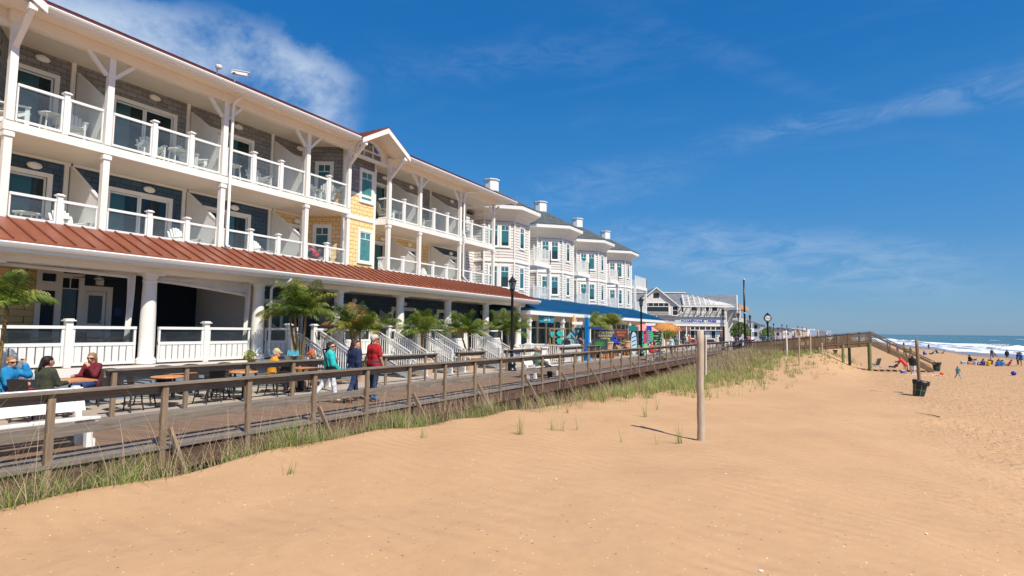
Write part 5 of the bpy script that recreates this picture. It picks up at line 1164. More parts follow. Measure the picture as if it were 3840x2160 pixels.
    feet = [(ank[i], .036, toe[i], .032) for i in range(2)]; feet += [(ank[i] + V3(0, -.03, -.04), .034, toe[i], .036) for i in range(2)]
    sho, elb, wri = [], [], []; hand = []
    for sd, ar in zip((-1, 1), arms):
        fl, out, bd = ar[:3]; inw = ar[3] if len(ar) > 3 else 12
        p = T(sd * .185, -.01, .43); a = D(fl) + D(lean) * .5
        d = V3(sd * math.sin(D(out)), math.sin(a) * math.cos(D(out)), -math.cos(a) * math.cos(D(out))).normalized(); e = p + d * .29
        b_ = a + D(bd); f = V3(-sd * math.sin(D(inw)) if bd > 25 else sd * math.sin(D(out)) * .6, math.sin(b_), -math.cos(b_)).normalized(); w = e + f * .25
        sho.append(p); elb.append(e); wri.append(w)
        side = f.cross(V3(sd, 0, 0)).normalized() if abs(f.x) < .95 else V3(0, 0, 1); spread = side
        palm = w + f * .085; hand += [(w, .026, palm, .028), (w + f * .02 + spread * .018, .022, palm + spread * .024, .02), (w + f * .02 - spread * .018, .022, palm - spread * .024, .02)]
        curl = V3(-sd, 0, 0) - f * f.dot(V3(-sd, 0, 0)); curl = curl.normalized() if curl.length > .01 else V3(0, 0, -1)
        if fingers:
            for q, (o_, ln) in enumerate(((.032, .068), (.011, .078), (-.011, .074), (-.031, .058))):
                b0 = palm + spread * o_ + f * .012; m1 = b0 + (f + curl * .25).normalized() * ln * .55; m2 = m1 + (f * .7 + curl * .75).normalized() * ln * .5
                hand += [(b0, .0105, m1, .0095), (m1, .0095, m2, .008)]
            b0 = w + f * .03 + spread * .028; m1 = b0 + (f * .7 + spread * .7).normalized() * .035; m2 = m1 + (f + spread * .1).normalized() * .03; hand += [(b0, .013, m1, .0115), (m1, .0115, m2, .0095)]
        else: hand += [(palm, .027, palm + (f + curl * .5).normalized() * .07, .018)]
    armc = []
    for i in range(2): armc += [(sho[i], .055, elb[i], .042), (elb[i], .042, wri[i], .027)]
    S1 = lambda cl: [(c[0] * s, c[1] * s, c[2] * s, c[3] * s) for c in cl]
    sdf_obj('body', S1(torso + neck + hd + face + legc + feet + armc + hand), res if not fingers else min(res, .0105), skin, root, .022 if not fingers else .014)
    def infl(cl, r): return [(c[0], c[1] + r, c[2], c[3] + r) for c in cl]
    # top garment
    kind, c = top; tm = cloth('%d_%d_%d' % c, c)
    if kind != 'none':
        g = .014 if kind in ('tee', 'tank') else .020 if kind == 'long' else .034
        cl = infl(torso, g) + [(T(-.085, 0, -.06), .112 * B + g, T(.085, 0, -.06), .112 * B + g), (T(-.06, -.01, .47), .05 + g, T(.06, -.01, .47), .05 + g)]
        for i in range(2):
            if kind == 'tee': e = sho[i] + (elb[i] - sho[i]) * .72; cl += [(sho[i], .055 + g, e, .056 + g)]
            elif kind != 'tank': cl += [(sho[i], .054 + g, elb[i], .045 + g), (elb[i], .045 + g, elb[i] + (wri[i] - elb[i]) * .94, .032 + g)]
        if kind == 'jacket' or kind == 'hoodie': cl += [(T(-.05, -.035, .50), .05, T(.05, -.035, .50), .05)]
        if hood: cl += [(Hh(0, -.03, .03), .126, Hh(0, .0, .035), .116), (Hh(0, -.05, -.05), .10, T(0, -.03, .47), .09)]
        sdf_obj('shirt' if kind in ('tee', 'long', 'tank') else 'jacket', S1(cl), res * .8 if not fingers else .014, tm, root, .035)
    kind, c = bottom; bm_ = cloth('%d_%d_%d' % c, c)
    if kind != 'none':
        cl = infl([torso[0]], .016) + [(T(-.07, 0, .06), .108 * B, T(.07, 0, .06), .108 * B)]
        for i in range(2):
            if kind == 'long': cl += [(hip[i], .108 * B, knee[i], .074), (knee[i], .074, ank[i] + (knee[i] - ank[i]) * .08, .062)]
            elif kind == 'capri': cl += [(hip[i], .105 * B, knee[i], .070), (knee[i], .070, ank[i] + (knee[i] - ank[i]) * .32, .062)]
            elif kind == 'shorts': cl += [(hip[i], .108 * B, knee[i] + (hip[i] - knee[i]) * .15, .088)]
            elif kind == 'skirt': cl += [(hip[i], .11, knee[i] + (hip[i] - knee[i]) * .1, .12)]
        sdf_obj('trousers' if kind != 'shorts' else 'shorts', S1(cl), res * .8 if not fingers else .014, bm_, root, .03)
    if shoes:
        sm = cloth('shoe_%d_%d_%d' % shoes, shoes, .6)
        for i in range(2): sdf_obj('shoe', S1([(ank[i] + V3(0, -.035, -.045), .046, toe[i] + V3(0, .02, .0), .043), (ank[i] + V3(0, 0, -.01), .046, ank[i] + V3(0, .05, -.04), .044)]), min(res, .016), sm, root, .02)
    # hair
    if hair and not hood:
        style, col = hair; hm = HAIRS[col]; cl = [(Hh(0, -.035, .045), .102, Hh(0, -.005, .055), .091), (Hh(-.05, -.03, .0), .05, Hh(.05, -.03, .0), .05)]
        if style in ('long', 'bob', 'wind'): cl += [(Hh(-.055, -.03, .02), .055, Hh(-.06, -.055, -.10), .045), (Hh(.055, -.03, .02), .055, Hh(.06, -.055, -.10), .045), (Hh(0, -.07, .0), .065, Hh(0, -.09, -.12), .06)]
        if style == 'long': cl += [(Hh(-.02, -.09, -.10), .06, Hh(-.05, -.12, -.28), .045), (Hh(.03, -.08, -.10), .05, Hh(.0, -.13, -.33), .03), (Hh(-.05, -.05, -.08), .045, Hh(-.09, -.10, -.24), .03)]
        if style == 'wind': cl += [(Hh(-.04, -.08, -.06), .06, Hh(-.15, -.10, -.13), .035), (Hh(0, -.10, .0), .05, Hh(-.12, -.15, -.05), .03), (Hh(.03, -.09, -.08), .05, Hh(-.03, -.14, -.2), .035), (Hh(-.06, -.04, .05), .05, Hh(-.14, -.08, .0), .03)]
        if style == 'pony': cl += [(Hh(0, -.11, .03), .035, Hh(0, -.14, -.12), .028), (Hh(0, -.08, -.02), .055, Hh(0, -.07, -.05), .05)]
        sdf_obj('hair', S1(cl), min(res, .016), hm, root, .02)
    if hat:
        c = hat; hm = cloth('hat_%d_%d_%d' % c, c); cl = [(Hh(0, -.02, .075), .103, Hh(0, .0, .07), .098)]
        cl += [(Hh(-.055, .09, .055), .014, Hh(-.03, .155, .045), .010), (Hh(.055, .09, .055), .014, Hh(.03, .155, .045), .010), (Hh(0, .09, .062), .016, Hh(0, .17, .05), .010), (Hh(-.04, .14, .05), .010, Hh(.04, .14, .05), .010)]
        sdf_obj('cap', S1(cl), min(res, .014), hm, root, .02)
    if fingers or glasses:
        b = MB()
        if glasses:
            for sg in (-1, 1):
                q = [Hh(sg * .010, .098, .030), Hh(sg * .060, .088, .034), Hh(sg * .062, .082, .004), Hh(sg * .016, .098, .000)]; b.prism([tuple(x * s) for x in q], tuple(hf * .012)); b.beam(Hh(sg * .062, .085, .024) * s, Hh(sg * .086, -.01, .022) * s, .006, .012)
            b.beam(Hh(-.012, .108, .022) * s, Hh(.012, .108, .022) * s, .006, .008); b.build('sunglasses', black, root, world=False)
        else:
            for sg in (-1, 1): b.lathe([(.001, -.011), (.009, -.006), (.012, 0), (.009, .006), (.001, .011)], tuple(Hh(sg * .032, .088, .018) * s), 8)
            b.build('eyes', black, root, world=False)
    root['_w'] = 0; del root['_w']
    return root, [x * s for x in wri], s
FAR = .034
# ---- three walkers on the boardwalk
heading = R_(0)
person('woman in a turquoise fleece and white cropped trousers walking on the boardwalk', (-11.98, 11.0, 0), R_(-28), 1.68, 'walk', legs=[(-20, 2, 16), (14, 2, 5)], arms=[(-8, 10, 30), (10, 12, 40)], head=(-48, 2), top=('jacket', (40, 190, 186)), bottom=('capri', (226, 226, 232)), shoes=(90, 70, 60), hair=('long', 'dark'), glasses=True, res=.02, fingers=True)
person('woman in a navy jacket with windblown brown hair, walking beside the man in red', (-11.55, 11.5, 0), R_(-8), 1.72, 'walk', legs=[(16, 3, 8), (-16, 3, 14)], arms=[(6, 10, 26), (-8, 9, 14)], head=(-55, 10), top=('jacket', (28, 40, 78)), bottom=('long', (34, 52, 92)), shoes=(70, 46, 36), hair=('wind', 'brown'), res=.02, fingers=True)
person('gray haired man in a red polo shirt and jeans, seen from behind on the boardwalk', (-11.25, 11.95, 0), R_(-6), 1.80, 'walk', legs=[(8, 4, 8), (-5, 3, 6)], arms=[(2, 9, 12), (6, 9, 14)], head=(-52, 0), top=('tee', (176, 24, 30)), bottom=('long', (36, 54, 82)), shoes=(60, 86, 130), hair=('short', 'gray'), glasses=True, res=.02, fingers=True, build=1.18, skin=SKIN2)
bag = thing('shoulder_bag', 'black bag on a long strap worn by the woman in turquoise', 'bag', (-11.78, 10.85, .92))
b = MB(); b.prism([(-.13, -.04, -.1), (.13, -.04, -.1), (.15, -.04, .08), (-.15, -.04, .08)], (0, .08, 0)); b.build('pouch', rubber, bag, world=False)
b = MB(); b.beam((-.05, -.06, .08), (-.28, -.04, .53), .012, .05); b.beam((-.28, -.04, .53), (-.3, .12, .52), .012, .05); b.build('strap', rubber, bag, world=False)
wr = thing('waist_wrap', 'green and navy patterned jacket tied round the waist of the woman in navy', 'jacket', (-11.55, 11.5, .86), R_(-8))
b = MB(); b.lathe([(.16, -.06), (.18, -.02), (.18, .06), (.165, .10)], (0, 0, 0), 18, False); s_ = NT('patterned_fabric'); vo = s_.n('ShaderNodeTexVoronoi'); vo.inputs['Scale'].default_value = 14; s_.l(s_.tc.outputs['Object'], vo.inputs[0]); sc_ = s_.n('ShaderNodeSeparateColor'); s_.l(vo.outputs['Color'], sc_.inputs[0]); s_.col(s_.ramp(sc_.outputs[0], [(.35, lin((30, 60, 96))), (.5, lin((112, 160, 90))), (.8, lin((60, 130, 140)))])); s_.rough(.8)
b.build('wrap', s_.m, wr, True, world=False)
# ---- cafe guests
person('woman in a bright blue jacket resting her head on her hand at the cafe', (-15.8, 5.35, 0), R_(-50), 1.66, 'sit', arms=[(70, 12, 125, 8), (26, 6, 60)], lean=3, seat=.5, head=(-22, 4), top=('jacket', (24, 134, 190)), bottom=('long', (200, 40, 50)), hair=('short', 'blond'), glasses=True, res=.02, fingers=True)
person('person in an olive top with a dark bun, seated back to the boardwalk', (-14.75, 5.62, 0), R_(20), 1.70, 'sit', arms=[(22, 6, 66), (22, 6, 66)], lean=4, seat=.5, head=(-15, 4), top=('long', (62, 66, 48)), bottom=('long', (50, 56, 40)), hair=('pony', 'dark'), res=.02, fingers=True)
person('woman in sunglasses and a maroon patterned top, facing the sea across the left cafe table', (-16.35, 7.25, 0), R_(-155), 1.68, 'sit', arms=[(36, 8, 125, 30), (24, 6, 66)], lean=6, seat=.5, head=(18, 8), top=('long', (110, 24, 36)), bottom=('long', (40, 60, 110)), hair=('bob', 'blond'), glasses=True, res=.02, fingers=True)
person('man in a tan cap and yellow jacket seated at a cafe table', (-15.3, 11.7, 0), R_(-35), 1.76, 'sit', arms=[(44, 12, 60), (44, 12, 60)], lean=10, head=(-25, 6), top=('jacket', (226, 154, 26)), bottom=('long', (40, 42, 46)), hair=('short', 'gray'), hat=(196, 180, 140), res=.02, fingers=True, build=1.12)
person('person in an orange cap and dark jacket seated left of the turquoise woman', (-15.0, 13.1, 0), R_(130), 1.66, 'sit', arms=[(44, 12, 70), (44, 12, 70)], lean=8, head=(10, 6), top=('jacket', (30, 28, 34)), bottom=('long', (50, 40, 60)), hair=('bob', 'blond'), hat=(220, 84, 50), glasses=True, res=.02, fingers=True)
# ---- balcony couple
person('man in a red tee shirt with folded arms sitting on the yellow walled balcony', (-18.95, 16.35, Z2), R_(-75), 1.74, 'sit', arms=[(50, 10, 95, 45), (50, 10, 95, 45)], lean=-14, seat=.36, head=(-30, 6), top=('tee', (214, 40, 34)), bottom=('long', (60, 60, 70)), hair=('short', 'dark'), res=.024, fingers=True)
person('person in a dark blue hooded jacket sitting left of the red tee balcony man', (-19.0, 15.8, Z2), R_(-100), 1.74, 'sit', arms=[(50, 10, 70), (50, 10, 70)], lean=-10, seat=.36, head=(20, 20), top=('hoodie', (44, 66, 100)), bottom=('long', (40, 50, 70)), hair=('short', 'dark'), hood=True, res=.024, fingers=True)
# ---- benches
person('older man in a sage green jacket and tan cap slumped on the white boardwalk bench', (-11.12, 22.05, 0), R_(-82), 1.76, 'sit', legs=[(78, 8, 70), (74, 6, 62)], arms=[(34, 12, 40, 20), (40, 12, 50, 20)], lean=-12, seat=.42, head=(-12, 18), top=('jacket', (112, 130, 108)), bottom=('long', (30, 32, 40)), hat=(206, 184, 150), hair=('short', 'gray'), res=.02, fingers=True, skin=SKIN2)
person('person in an orange jacket stretched out on the far white bench', (-11.1, 39.9, 0), R_(-95), 1.76, 'sit', legs=[(84, 6, 40), (80, 6, 40)], lean=-8, seat=.42, head=(-10, 0), top=('jacket', (224, 66, 40)), bottom=('long', (92, 90, 96)), hair=('short', 'brown'), res=.024)
person('person in a teal top beside the orange jacketed one on the far white bench', (-11.1, 40.7, 0), R_(-88), 1.72, 'sit', lean=-4, seat=.42, head=(30, 0), top=('long', (40, 90, 120)), bottom=('long', (40, 66, 120)), hair=('short', 'brown'), res=.024)
# ---- shop fronts and further walkers
person('person in a royal blue hoodie and khaki trousers sitting on a bamboo bar stool', (-15.2, 43.4, 0), R_(-95), 1.74, 'sit', legs=[(78, 8, 60), (78, 8, 60)], arms=[(34, 10, 60), (34, 10, 60)], lean=12, seat=.76, head=(0, 10), top=('hoodie', (26, 52, 170)), bottom=('long', (184, 160, 124)), hood=True, hair=None, res=.026)
person('person in a white top eating at the table left of the potted palms', (-15.8, 37.9, 0), R_(-90), 1.68, 'sit', seat=.70, arms=[(60, 10, 80), (60, 10, 80)], top=('long', (214, 206, 196)), bottom=('long', (50, 44, 40)), hair=('long', 'blond'), res=.026)
person('person in a red top standing behind the potted palms by the shop', (-17.1, 44.8, 0), R_(-60), 1.66, 'stand', top=('tee', (206, 60, 56)), bottom=('long', (50, 50, 60)), hair=('short', 'dark'), res=FAR)
person('figure in a gray hoodie and black shorts walking past the tan planter box', (-15.2, 64.6, 0), R_(-60), 1.74, 'walk', arms=[(20, 6, 70), (20, 6, 70)], top=('hoodie', (128, 134, 142)), bottom=('shorts', (36, 36, 42)), hood=True, hair=None, res=.03)
person('man in a dark gray tee and khaki shorts walking right of the gray hoodie', (-14.6, 65.4, 0), R_(-10), 1.80, 'walk', top=('tee', (84, 86, 86)), bottom=('shorts', (126, 122, 96)), hair=('short', 'brown'), res=.03, build=1.1)
person('person in a white cap, white shirt and jeans walking by the brick shop corner', (-15.7, 71.5, 0), R_(170), 1.76, 'walk', top=('tee', (220, 222, 224)), bottom=('long', (60, 76, 110)), hat=(236, 236, 236), res=.03)
person('person in a red tee and white hat just behind the white capped walker', (-15.9, 73.9, 0), R_(170), 1.72, 'walk', top=('tee', (208, 66, 50)), bottom=('long', (60, 60, 70)), hat=(230, 220, 214), res=.03)
person('blond person in a pinkish jacket and jeans, rightmost of the group by the brick shop', (-14.9, 74.2, 0), R_(0), 1.70, 'walk', top=('jacket', (176, 128, 132)), bottom=('long', (54, 70, 110)), hair=('long', 'blond'), res=.03)
person('person in an orange cap and white shirt crouched by the boardwalk rail', (-11.6, 59.2, 0), R_(-60), 1.70, 'sit', seat=.5, top=('long', (220, 220, 224)), bottom=('long', (90, 110, 150)), hat=(226, 92, 44), res=.03)
person('person in a lilac jacket leaning over the corner rail beside the boardwalk bin', (-8.7, 66.4, 0), R_(-150), 1.70, 'stand', lean=58, legs=[(-4, 4, 2), (6, 4, 6)], arms=[(70, 10, 20), (70, 10, 20)], top=('jacket', (150, 160, 220)), bottom=('long', (40, 44, 70)), hair=('short', 'brown'), res=.03)
person('person in a magenta jacket leaning on the rail right of the lilac one', (-8.0, 67.9, 0), R_(-150), 1.66, 'stand', lean=52, arms=[(70, 10, 20), (70, 10, 20)], top=('jacket', (170, 30, 110)), bottom=('long', (60, 60, 80)), hair=('long', 'blond'), res=.03)
for i, (x, y, c1, c2, lab, ps) in enumerate([
    (-13.6, 84, (50, 60, 60), (40, 40, 50), 'person in dark green standing outside the open corner of the fries shop', 'stand'),
    (-12.2, 84, (226, 226, 226), (80, 90, 120), 'person in white between the dark green figure and the white surfboard sign', 'walk'),
    (-11.6, 97, (200, 120, 60), (90, 80, 80), 'person in orange left of the tall dark pole', 'walk'),
    (-11.2, 92, (60, 90, 150), (50, 50, 60), 'person in blue left of the tall dark pole', 'walk'),
    (-10.4, 108, (40, 50, 110), (60, 60, 90), 'person in navy in the crowd left of the clock', 'walk'),
    (-10.0, 112, (150, 190, 220), (70, 80, 110), 'person in pale blue in the crowd left of the clock', 'walk'),
    (-9.2, 114, (60, 110, 150), (200, 190, 160), 'person in teal and a straw hat in the crowd left of the clock', 'walk'),
    (-8.6, 118, (140, 170, 200), (60, 60, 70), 'person in faded blue, nearest to the clock in the crowd', 'walk'),
    (-9.6, 128, (210, 100, 50), (60, 60, 70), 'person in orange just left of the clock post', 'walk'),
    (-9.2, 175, (120, 50, 140), (60, 60, 90), 'person in purple right of the clock', 'walk'),
    (-9.6, 190, (60, 80, 160), (60, 60, 90), 'person in blue, farthest right of the clock', 'walk')]):
    person(lab, (x, y, 0), R_(180 * (i % 2) + 10), 1.72, ps, top=('long', c1), bottom=('long', c2), hair=('short', 'brown'), res=.05, shoes=None)
for i, (x, y, c1, c2, rz, lab) in enumerate([
    (-12.4, 50.5, (210, 214, 220), (60, 70, 100), 170, 'person in pale gray strolling past the hanging boogie boards'),
    (-13.1, 55.0, (60, 120, 110), (120, 100, 80), -10, 'person in dark green strolling in front of the thatched umbrella'),
    (-12.2, 61.5, (190, 70, 90), (50, 60, 90), 175, 'person in rose pink walking just past the thatched umbrella'),
    (-13.6, 69.0, (40, 60, 90), (150, 140, 120), 5, 'person in slate blue near the third street lamp'),
    (-12.9, 76.5, (226, 220, 200), (70, 70, 80), 178, 'person in ivory near the brick shop counter'),
    (-12.1, 88.0, (90, 60, 110), (60, 60, 70), 0, 'person in plum beyond the fourth street lamp')]):
    person(lab, (x, y, 0), R_(rz), 1.7 + .02 * (i % 4), 'walk', top=('tee' if i % 2 else 'long', c1), bottom=('long', c2), hair=('short' if i % 2 else 'bob', 'brown'), res=.036)
# ---- beach
def bz(x, y): return zsand(x, y)
def bp(label, x, y, rz, h, pose, **k): k.setdefault('res', .036); k.setdefault('shoes', None); return person(label, (x, y, bz(x, y) - .02), rz, h, pose, **k)
bp('small child in a teal top walking alone on the open beach', 8.72, 56.7, R_(-150), 1.02, 'walk', arms=[(10, 30, 10), (10, 30, 10)], top=('tee', (60, 110, 124)), bottom=('long', (150, 170, 190)), hair=('bob', 'dark'), res=.022)
bp('person in a black hooded jacket and white trousers standing by the walkway stairs', 6.25, 61.2, R_(-20), 1.68, 'stand', top=('jacket', (34, 42, 46)), bottom=('long', (222, 222, 228)), hair=('bob', 'brown'), res=.028)
bp('person in a red jacket bending forward left of the black jacketed figure', 5.75, 61.9, R_(60), 1.62, 'stand', lean=40, arms=[(40, 8, 20), (40, 8, 20)], top=('jacket', (224, 74, 58)), bottom=('none', (0, 0, 0)), hair=None, hood=True, res=.028)
for lab, x, y, rz, h, ps, tp, bt, kw in [
    ('person in black sitting on a cooler at the left end of the beach circle', 16.35, 97.6, -70, 1.76, 'sit', ('hoodie', (28, 40, 48)), ('long', (40, 46, 60)), dict(seat=.48, hair=('short', 'dark'))),
    ('person in white on the sand, second from the left in the beach circle', 16.7, 96.4, -30, 1.7, 'ground', ('tee', (216, 222, 228)), ('shorts', (90, 90, 110)), dict()),
    ('person in gray behind the white shirted one in the beach circle', 17.3, 98.9, 180, 1.7, 'ground', ('long', (140, 150, 156)), ('shorts', (80, 80, 90)), dict()),
    ('person in purple with their back to the camera in the beach circle', 17.45, 96.1, 20, 1.72, 'ground', ('tee', (58, 50, 130)), ('shorts', (60, 60, 80)), dict()),
    ('person in pale green at the back of the beach circle', 18.1, 99.0, 170, 1.7, 'ground', ('tee', (150, 170, 150)), ('shorts', (70, 70, 80)), dict()),
    ('person in bright yellow with their back to the camera in the beach circle', 18.05, 95.9, 0, 1.72, 'ground', ('tee', (226, 190, 30)), ('shorts', (60, 70, 90)), dict()),
    ('person in maroon facing the camera at the back of the beach circle', 18.9, 99.2, 175, 1.74, 'ground', ('tee', (110, 60, 60)), ('shorts', (60, 60, 70)), dict()),
    ('person in bright blue with their back to the camera, right half of the beach circle', 19.0, 95.9, 10, 1.72, 'ground', ('tee', (30, 110, 200)), ('shorts', (60, 60, 70)), dict()),
    ('person in sky blue beside the bright blue one in the beach circle', 19.5, 96.3, -10, 1.68, 'ground', ('tee', (70, 150, 200)), ('shorts', (60, 60, 70)), dict()),
    ('person in dark gray at the back right of the beach circle', 19.7, 98.9, 160, 1.7, 'ground', ('tee', (70, 76, 90)), ('shorts', (60, 60, 70)), dict()),
    ('person in red reclining at the right end of the beach circle', 20.3, 97.2, 90, 1.74, 'ground', ('tee', (206, 40, 44)), ('shorts', (170, 120, 100)), dict(lean=-28)),
    ('person in a blue top and yellow shorts standing at the right of the beach circle', 21.3, 95.9, 100, 1.82, 'stand', ('jacket', (40, 110, 170)), ('shorts', (234, 184, 40)), dict(build=1.15)),
    ('person in dark navy standing behind the yellow shorts', 21.6, 98.8, 100, 1.74, 'stand', ('tee', (40, 60, 130)), ('long', (60, 60, 80)), dict()),
    ('person in black standing near the swash, left of the dark pair', 26.6, 128, 0, 1.8, 'stand', ('jacket', (30, 44, 56)), ('shorts', (60, 60, 66)), dict()),
    ('person in gray standing near the swash right of the black jacketed one', 26.9, 122, 0, 1.72, 'stand', ('jacket', (70, 70, 84)), ('shorts', (60, 60, 66)), dict()),
    ('person in dark red walking in the wet sand', 27.6, 144, 180, 1.76, 'walk', ('long', (70, 50, 66)), ('long', (50, 54, 90)), dict()),
    ('person in white bending in the wet sand beside the dark red one', 28.5, 146, 90, 1.6, 'walk', ('tee', (214, 214, 220)), ('long', (60, 90, 110)), dict(lean=35)),
    ('person in a dark green jacket and khaki shorts standing above the walkway stairs', 13.7, 137, 40, 1.76, 'stand', ('jacket', (50, 66, 74)), ('long', (160, 146, 120)), dict(build=1.1)),
    ('person in black and yellow left of the dark green jacket', 13.0, 140, 200, 1.66, 'stand', ('tee', (40, 44, 46)), ('long', (40, 40, 48)), dict()),
    ('person in blue and white, leftmost of the three above the stairs', 12.7, 150, 200, 1.66, 'stand', ('tee', (80, 90, 170)), ('shorts', (60, 60, 90)), dict()),
    ('person in blue sitting on a pale towel midway to the water', 16.6, 143, -60, 1.7, 'ground', ('hoodie', (40, 60, 140)), ('long', (50, 90, 150)), dict()),
    ('person lying in dark red behind the blue sitter on the towel', 18.3, 146, 60, 1.7, 'ground', ('tee', (130, 50, 56)), ('long', (60, 50, 60)), dict(lean=-40)),
    ('person in dark green sitting alone nearer the water', 20.6, 158, -60, 1.72, 'ground', ('tee', (44, 60, 56)), ('long', (50, 50, 56)), dict()),
    ('person in brown lying just right of the dark green sitter', 21.9, 159, 80, 1.6, 'ground', ('tee', (110, 80, 70)), ('shorts', (130, 110, 90)), dict(lean=-35)),
    ('tiny figure in black at the foam edge near the walkway stairs', 22.2, 240, 0, 1.8, 'walk', ('tee', (50, 50, 70)), ('long', (50, 50, 70)), dict()),
    ('tiny figure in maroon at the foam edge, right of the tiny black one', 26.2, 215, 0, 1.8, 'walk', ('tee', (110, 50, 60)), ('long', (60, 50, 60)), dict()),
    ('person in red and black lying under the walkway stairs', 5.9, 74.0, 70, 1.7, 'ground', ('tee', (110, 36, 40)), ('long', (40, 40, 60)), dict(lean=-45))]:
    if y > 160 or (x > 26 and y > 110): z0 = max(bz(x, y), -2.5); person(lab, (x, y, z0 - .02), R_(rz), h, ps, top=tp, bottom=bt, res=.05, shoes=None, **{k: v for k, v in kw.items()})
    else: kw.setdefault('hair', ('short', 'brown')); bp(lab, x, y, R_(rz), h, ps, top=tp, bottom=bt, **kw)
person('dark haired person on the high end of the beach walkway', (.4, 66.6, .95), R_(40), 1.72, 'sit', seat=.1, top=('jacket', (40, 40, 48)), bottom=('long', (40, 40, 50)), hair=('bob', 'dark'), res=.04, shoes=None)
person('person in a pale top beside the dark haired one on the walkway', (-.1, 66.7, .9), R_(40), 1.70, 'sit', seat=.1, top=('long', (206, 206, 214)), bottom=('long', (60, 60, 70)), hair=('short', 'gray'), res=.04, shoes=None)
# ================================================================ furniture and street things
def O3(): return (0, 0, 0)
# white adirondack chair, faces +y
def make_adirondack():
    r = thing('adirondack_chair', '', 'chair', O3())
    b = MB()
    for i in range(5): b.box(-.27, .27, -.22 + i * .11, -.12 + i * .11, .40 - .0 + i * .022, .42 + i * .022)
    b.build('seat', vinyl, r)
    b = MB()
    for i in range(7):
        x = (i - 3) * .085; hh = .66 - .018 * (i - 3) ** 2; b.prism([(x - .036, -.22, .38), (x + .036, -.22, .38), (x * 1.12 + .038, -.42, .38 + hh), (x * 1.12 - .038, -.42, .38 + hh)], (0, -.02, .004))
    b.beam((-.27, -.31, .62), (.27, -.31, .62), .02, .05); b.build('backrest', vinyl, r)
    for sg in (-1, 1):
        b = MB(); b.box(sg * .30 - .06, sg * .30 + .06, -.36, .40, .62, .645); b.build('armrest', vinyl, r)
        b = MB(); b.box(sg * .29 - .02, sg * .29 + .02, .28, .38, 0, .62); b.build('leg', vinyl, r)
        b = MB(); b.prism([(sg * .27 - .015, .33, .42), (sg * .27 - .015, .33, .50), (sg * .27 - .015, -.48, .10), (sg * .27 - .015, -.52, 0), (sg * .27 - .015, -.42, 0)], (.03, 0, 0)); b.build('leg', vinyl, r)
    return r
def make_side_table():
    r = thing('balcony_table', '', 'table', O3()); b = MB(); n = 24
    pts = [((.30 + .018 * math.cos(8 * t)) * math.cos(t), (.30 + .018 * math.cos(8 * t)) * math.sin(t), .68) for t in [2 * PI * k / n for k in range(n)]]
    b.prism(pts, (0, 0, .025)); b.build('tabletop', vinyl, r)
    for a, c in ((-1, -1), (-1, 1), (1, -1), (1, 1)): b = MB(); b.beam((a * .17, c * .17, .68), (a * .21, c * .21, 0), .05, .03); b.build('leg', vinyl, r)
    b = MB(); b.box(-.17, .17, -.17, .17, .24, .26); b.build('shelf', vinyl, r)
    return r
adi = make_adirondack(); stb = make_side_table(); XB = -19.1
GA, GT = 'white adirondack chairs on the hotel balconies', 'white side tables on the hotel balconies'
up_, lo_ = 'top floor', 'middle floor'
spots = [
    (adi, 6.15, Z3, -20, 'leftmost white adirondack chair, on the top floor beside the first column'),
    (stb, 7.0, Z3, 0, 'white scalloped table left of the first top floor divider'),
    (adi, 7.55, Z3, -110, 'white adirondack chair just left of the first top floor divider'),
    (adi, 9.75, Z3, -100, 'white adirondack chair in front of the curtained top floor door'),
    (stb, 10.55, Z3, 0, 'white scalloped table in front of the dark half of the curtained top floor door'),
    (adi, 11.1, Z3, -60, 'white adirondack chair at the right of the curtained top floor door'),
    (stb, 12.55, Z3, 0, 'white scalloped table just right of the tall drain pipe on the top floor'),
    (adi, 13.75, Z3, -95, 'white adirondack chair in front of the gridded window on the top floor'),
    (stb, 16.05, Z3, 0, 'white scalloped table on the top floor left of the yellow bay'),
    (adi, 16.7, Z3, -80, 'white adirondack chair on the top floor behind the table beside the yellow bay'),
    (adi, 17.1, Z3, 60, 'white adirondack chair nearest the yellow bay on the top floor'),
    (adi, 20.9, Z3, -30, 'white adirondack chair right of the yellow bay behind the side glass, top floor'),
    (stb, 21.8, Z3, 0, 'white scalloped table in the first balcony right of the yellow bay'),
    (adi, 23.7, Z3, -80, 'white adirondack chair in the top floor balcony between the two dividers right of the gable'),
    (stb, 24.4, Z3, 0, 'white scalloped table in the top floor balcony between the two dividers right of the gable'),
    (adi, 27.3, Z3, -80, 'white adirondack chair in the last top floor balcony, left of its rail post'),
    (stb, 28.1, Z3, 0, 'white scalloped table in the last top floor balcony'),
    (stb, 6.6, Z2, 0, 'white scalloped table at the far left of the middle floor'),
    (adi, 7.65, Z2, -80, 'white adirondack chair left of the first middle floor divider'),
    (adi, 11.0, Z2, -80, 'white adirondack chair in front of the curtained middle floor door'),
    (adi, 14.0, Z2, -85, 'white adirondack chair with its back to the sea left of the yellow walls'),
    (stb, 17.0, Z2, 0, 'white scalloped table right of the couple on the yellow balcony'),
    (adi, 21.2, Z2, -70, 'white adirondack chair in the yellow balcony right of the gable'),
    (adi, 24.6, Z2, -80, 'white adirondack chair in the middle floor balcony left of the last divider'),
    (adi, 27.6, Z2, -80, 'white adirondack chair in the last middle floor balcony')]
for pr, y, z, rz, lab in spots: place(pr, lab, (XB - (.12 if pr is adi else 0), y, z), R_(rz), GA if pr is adi else GT)
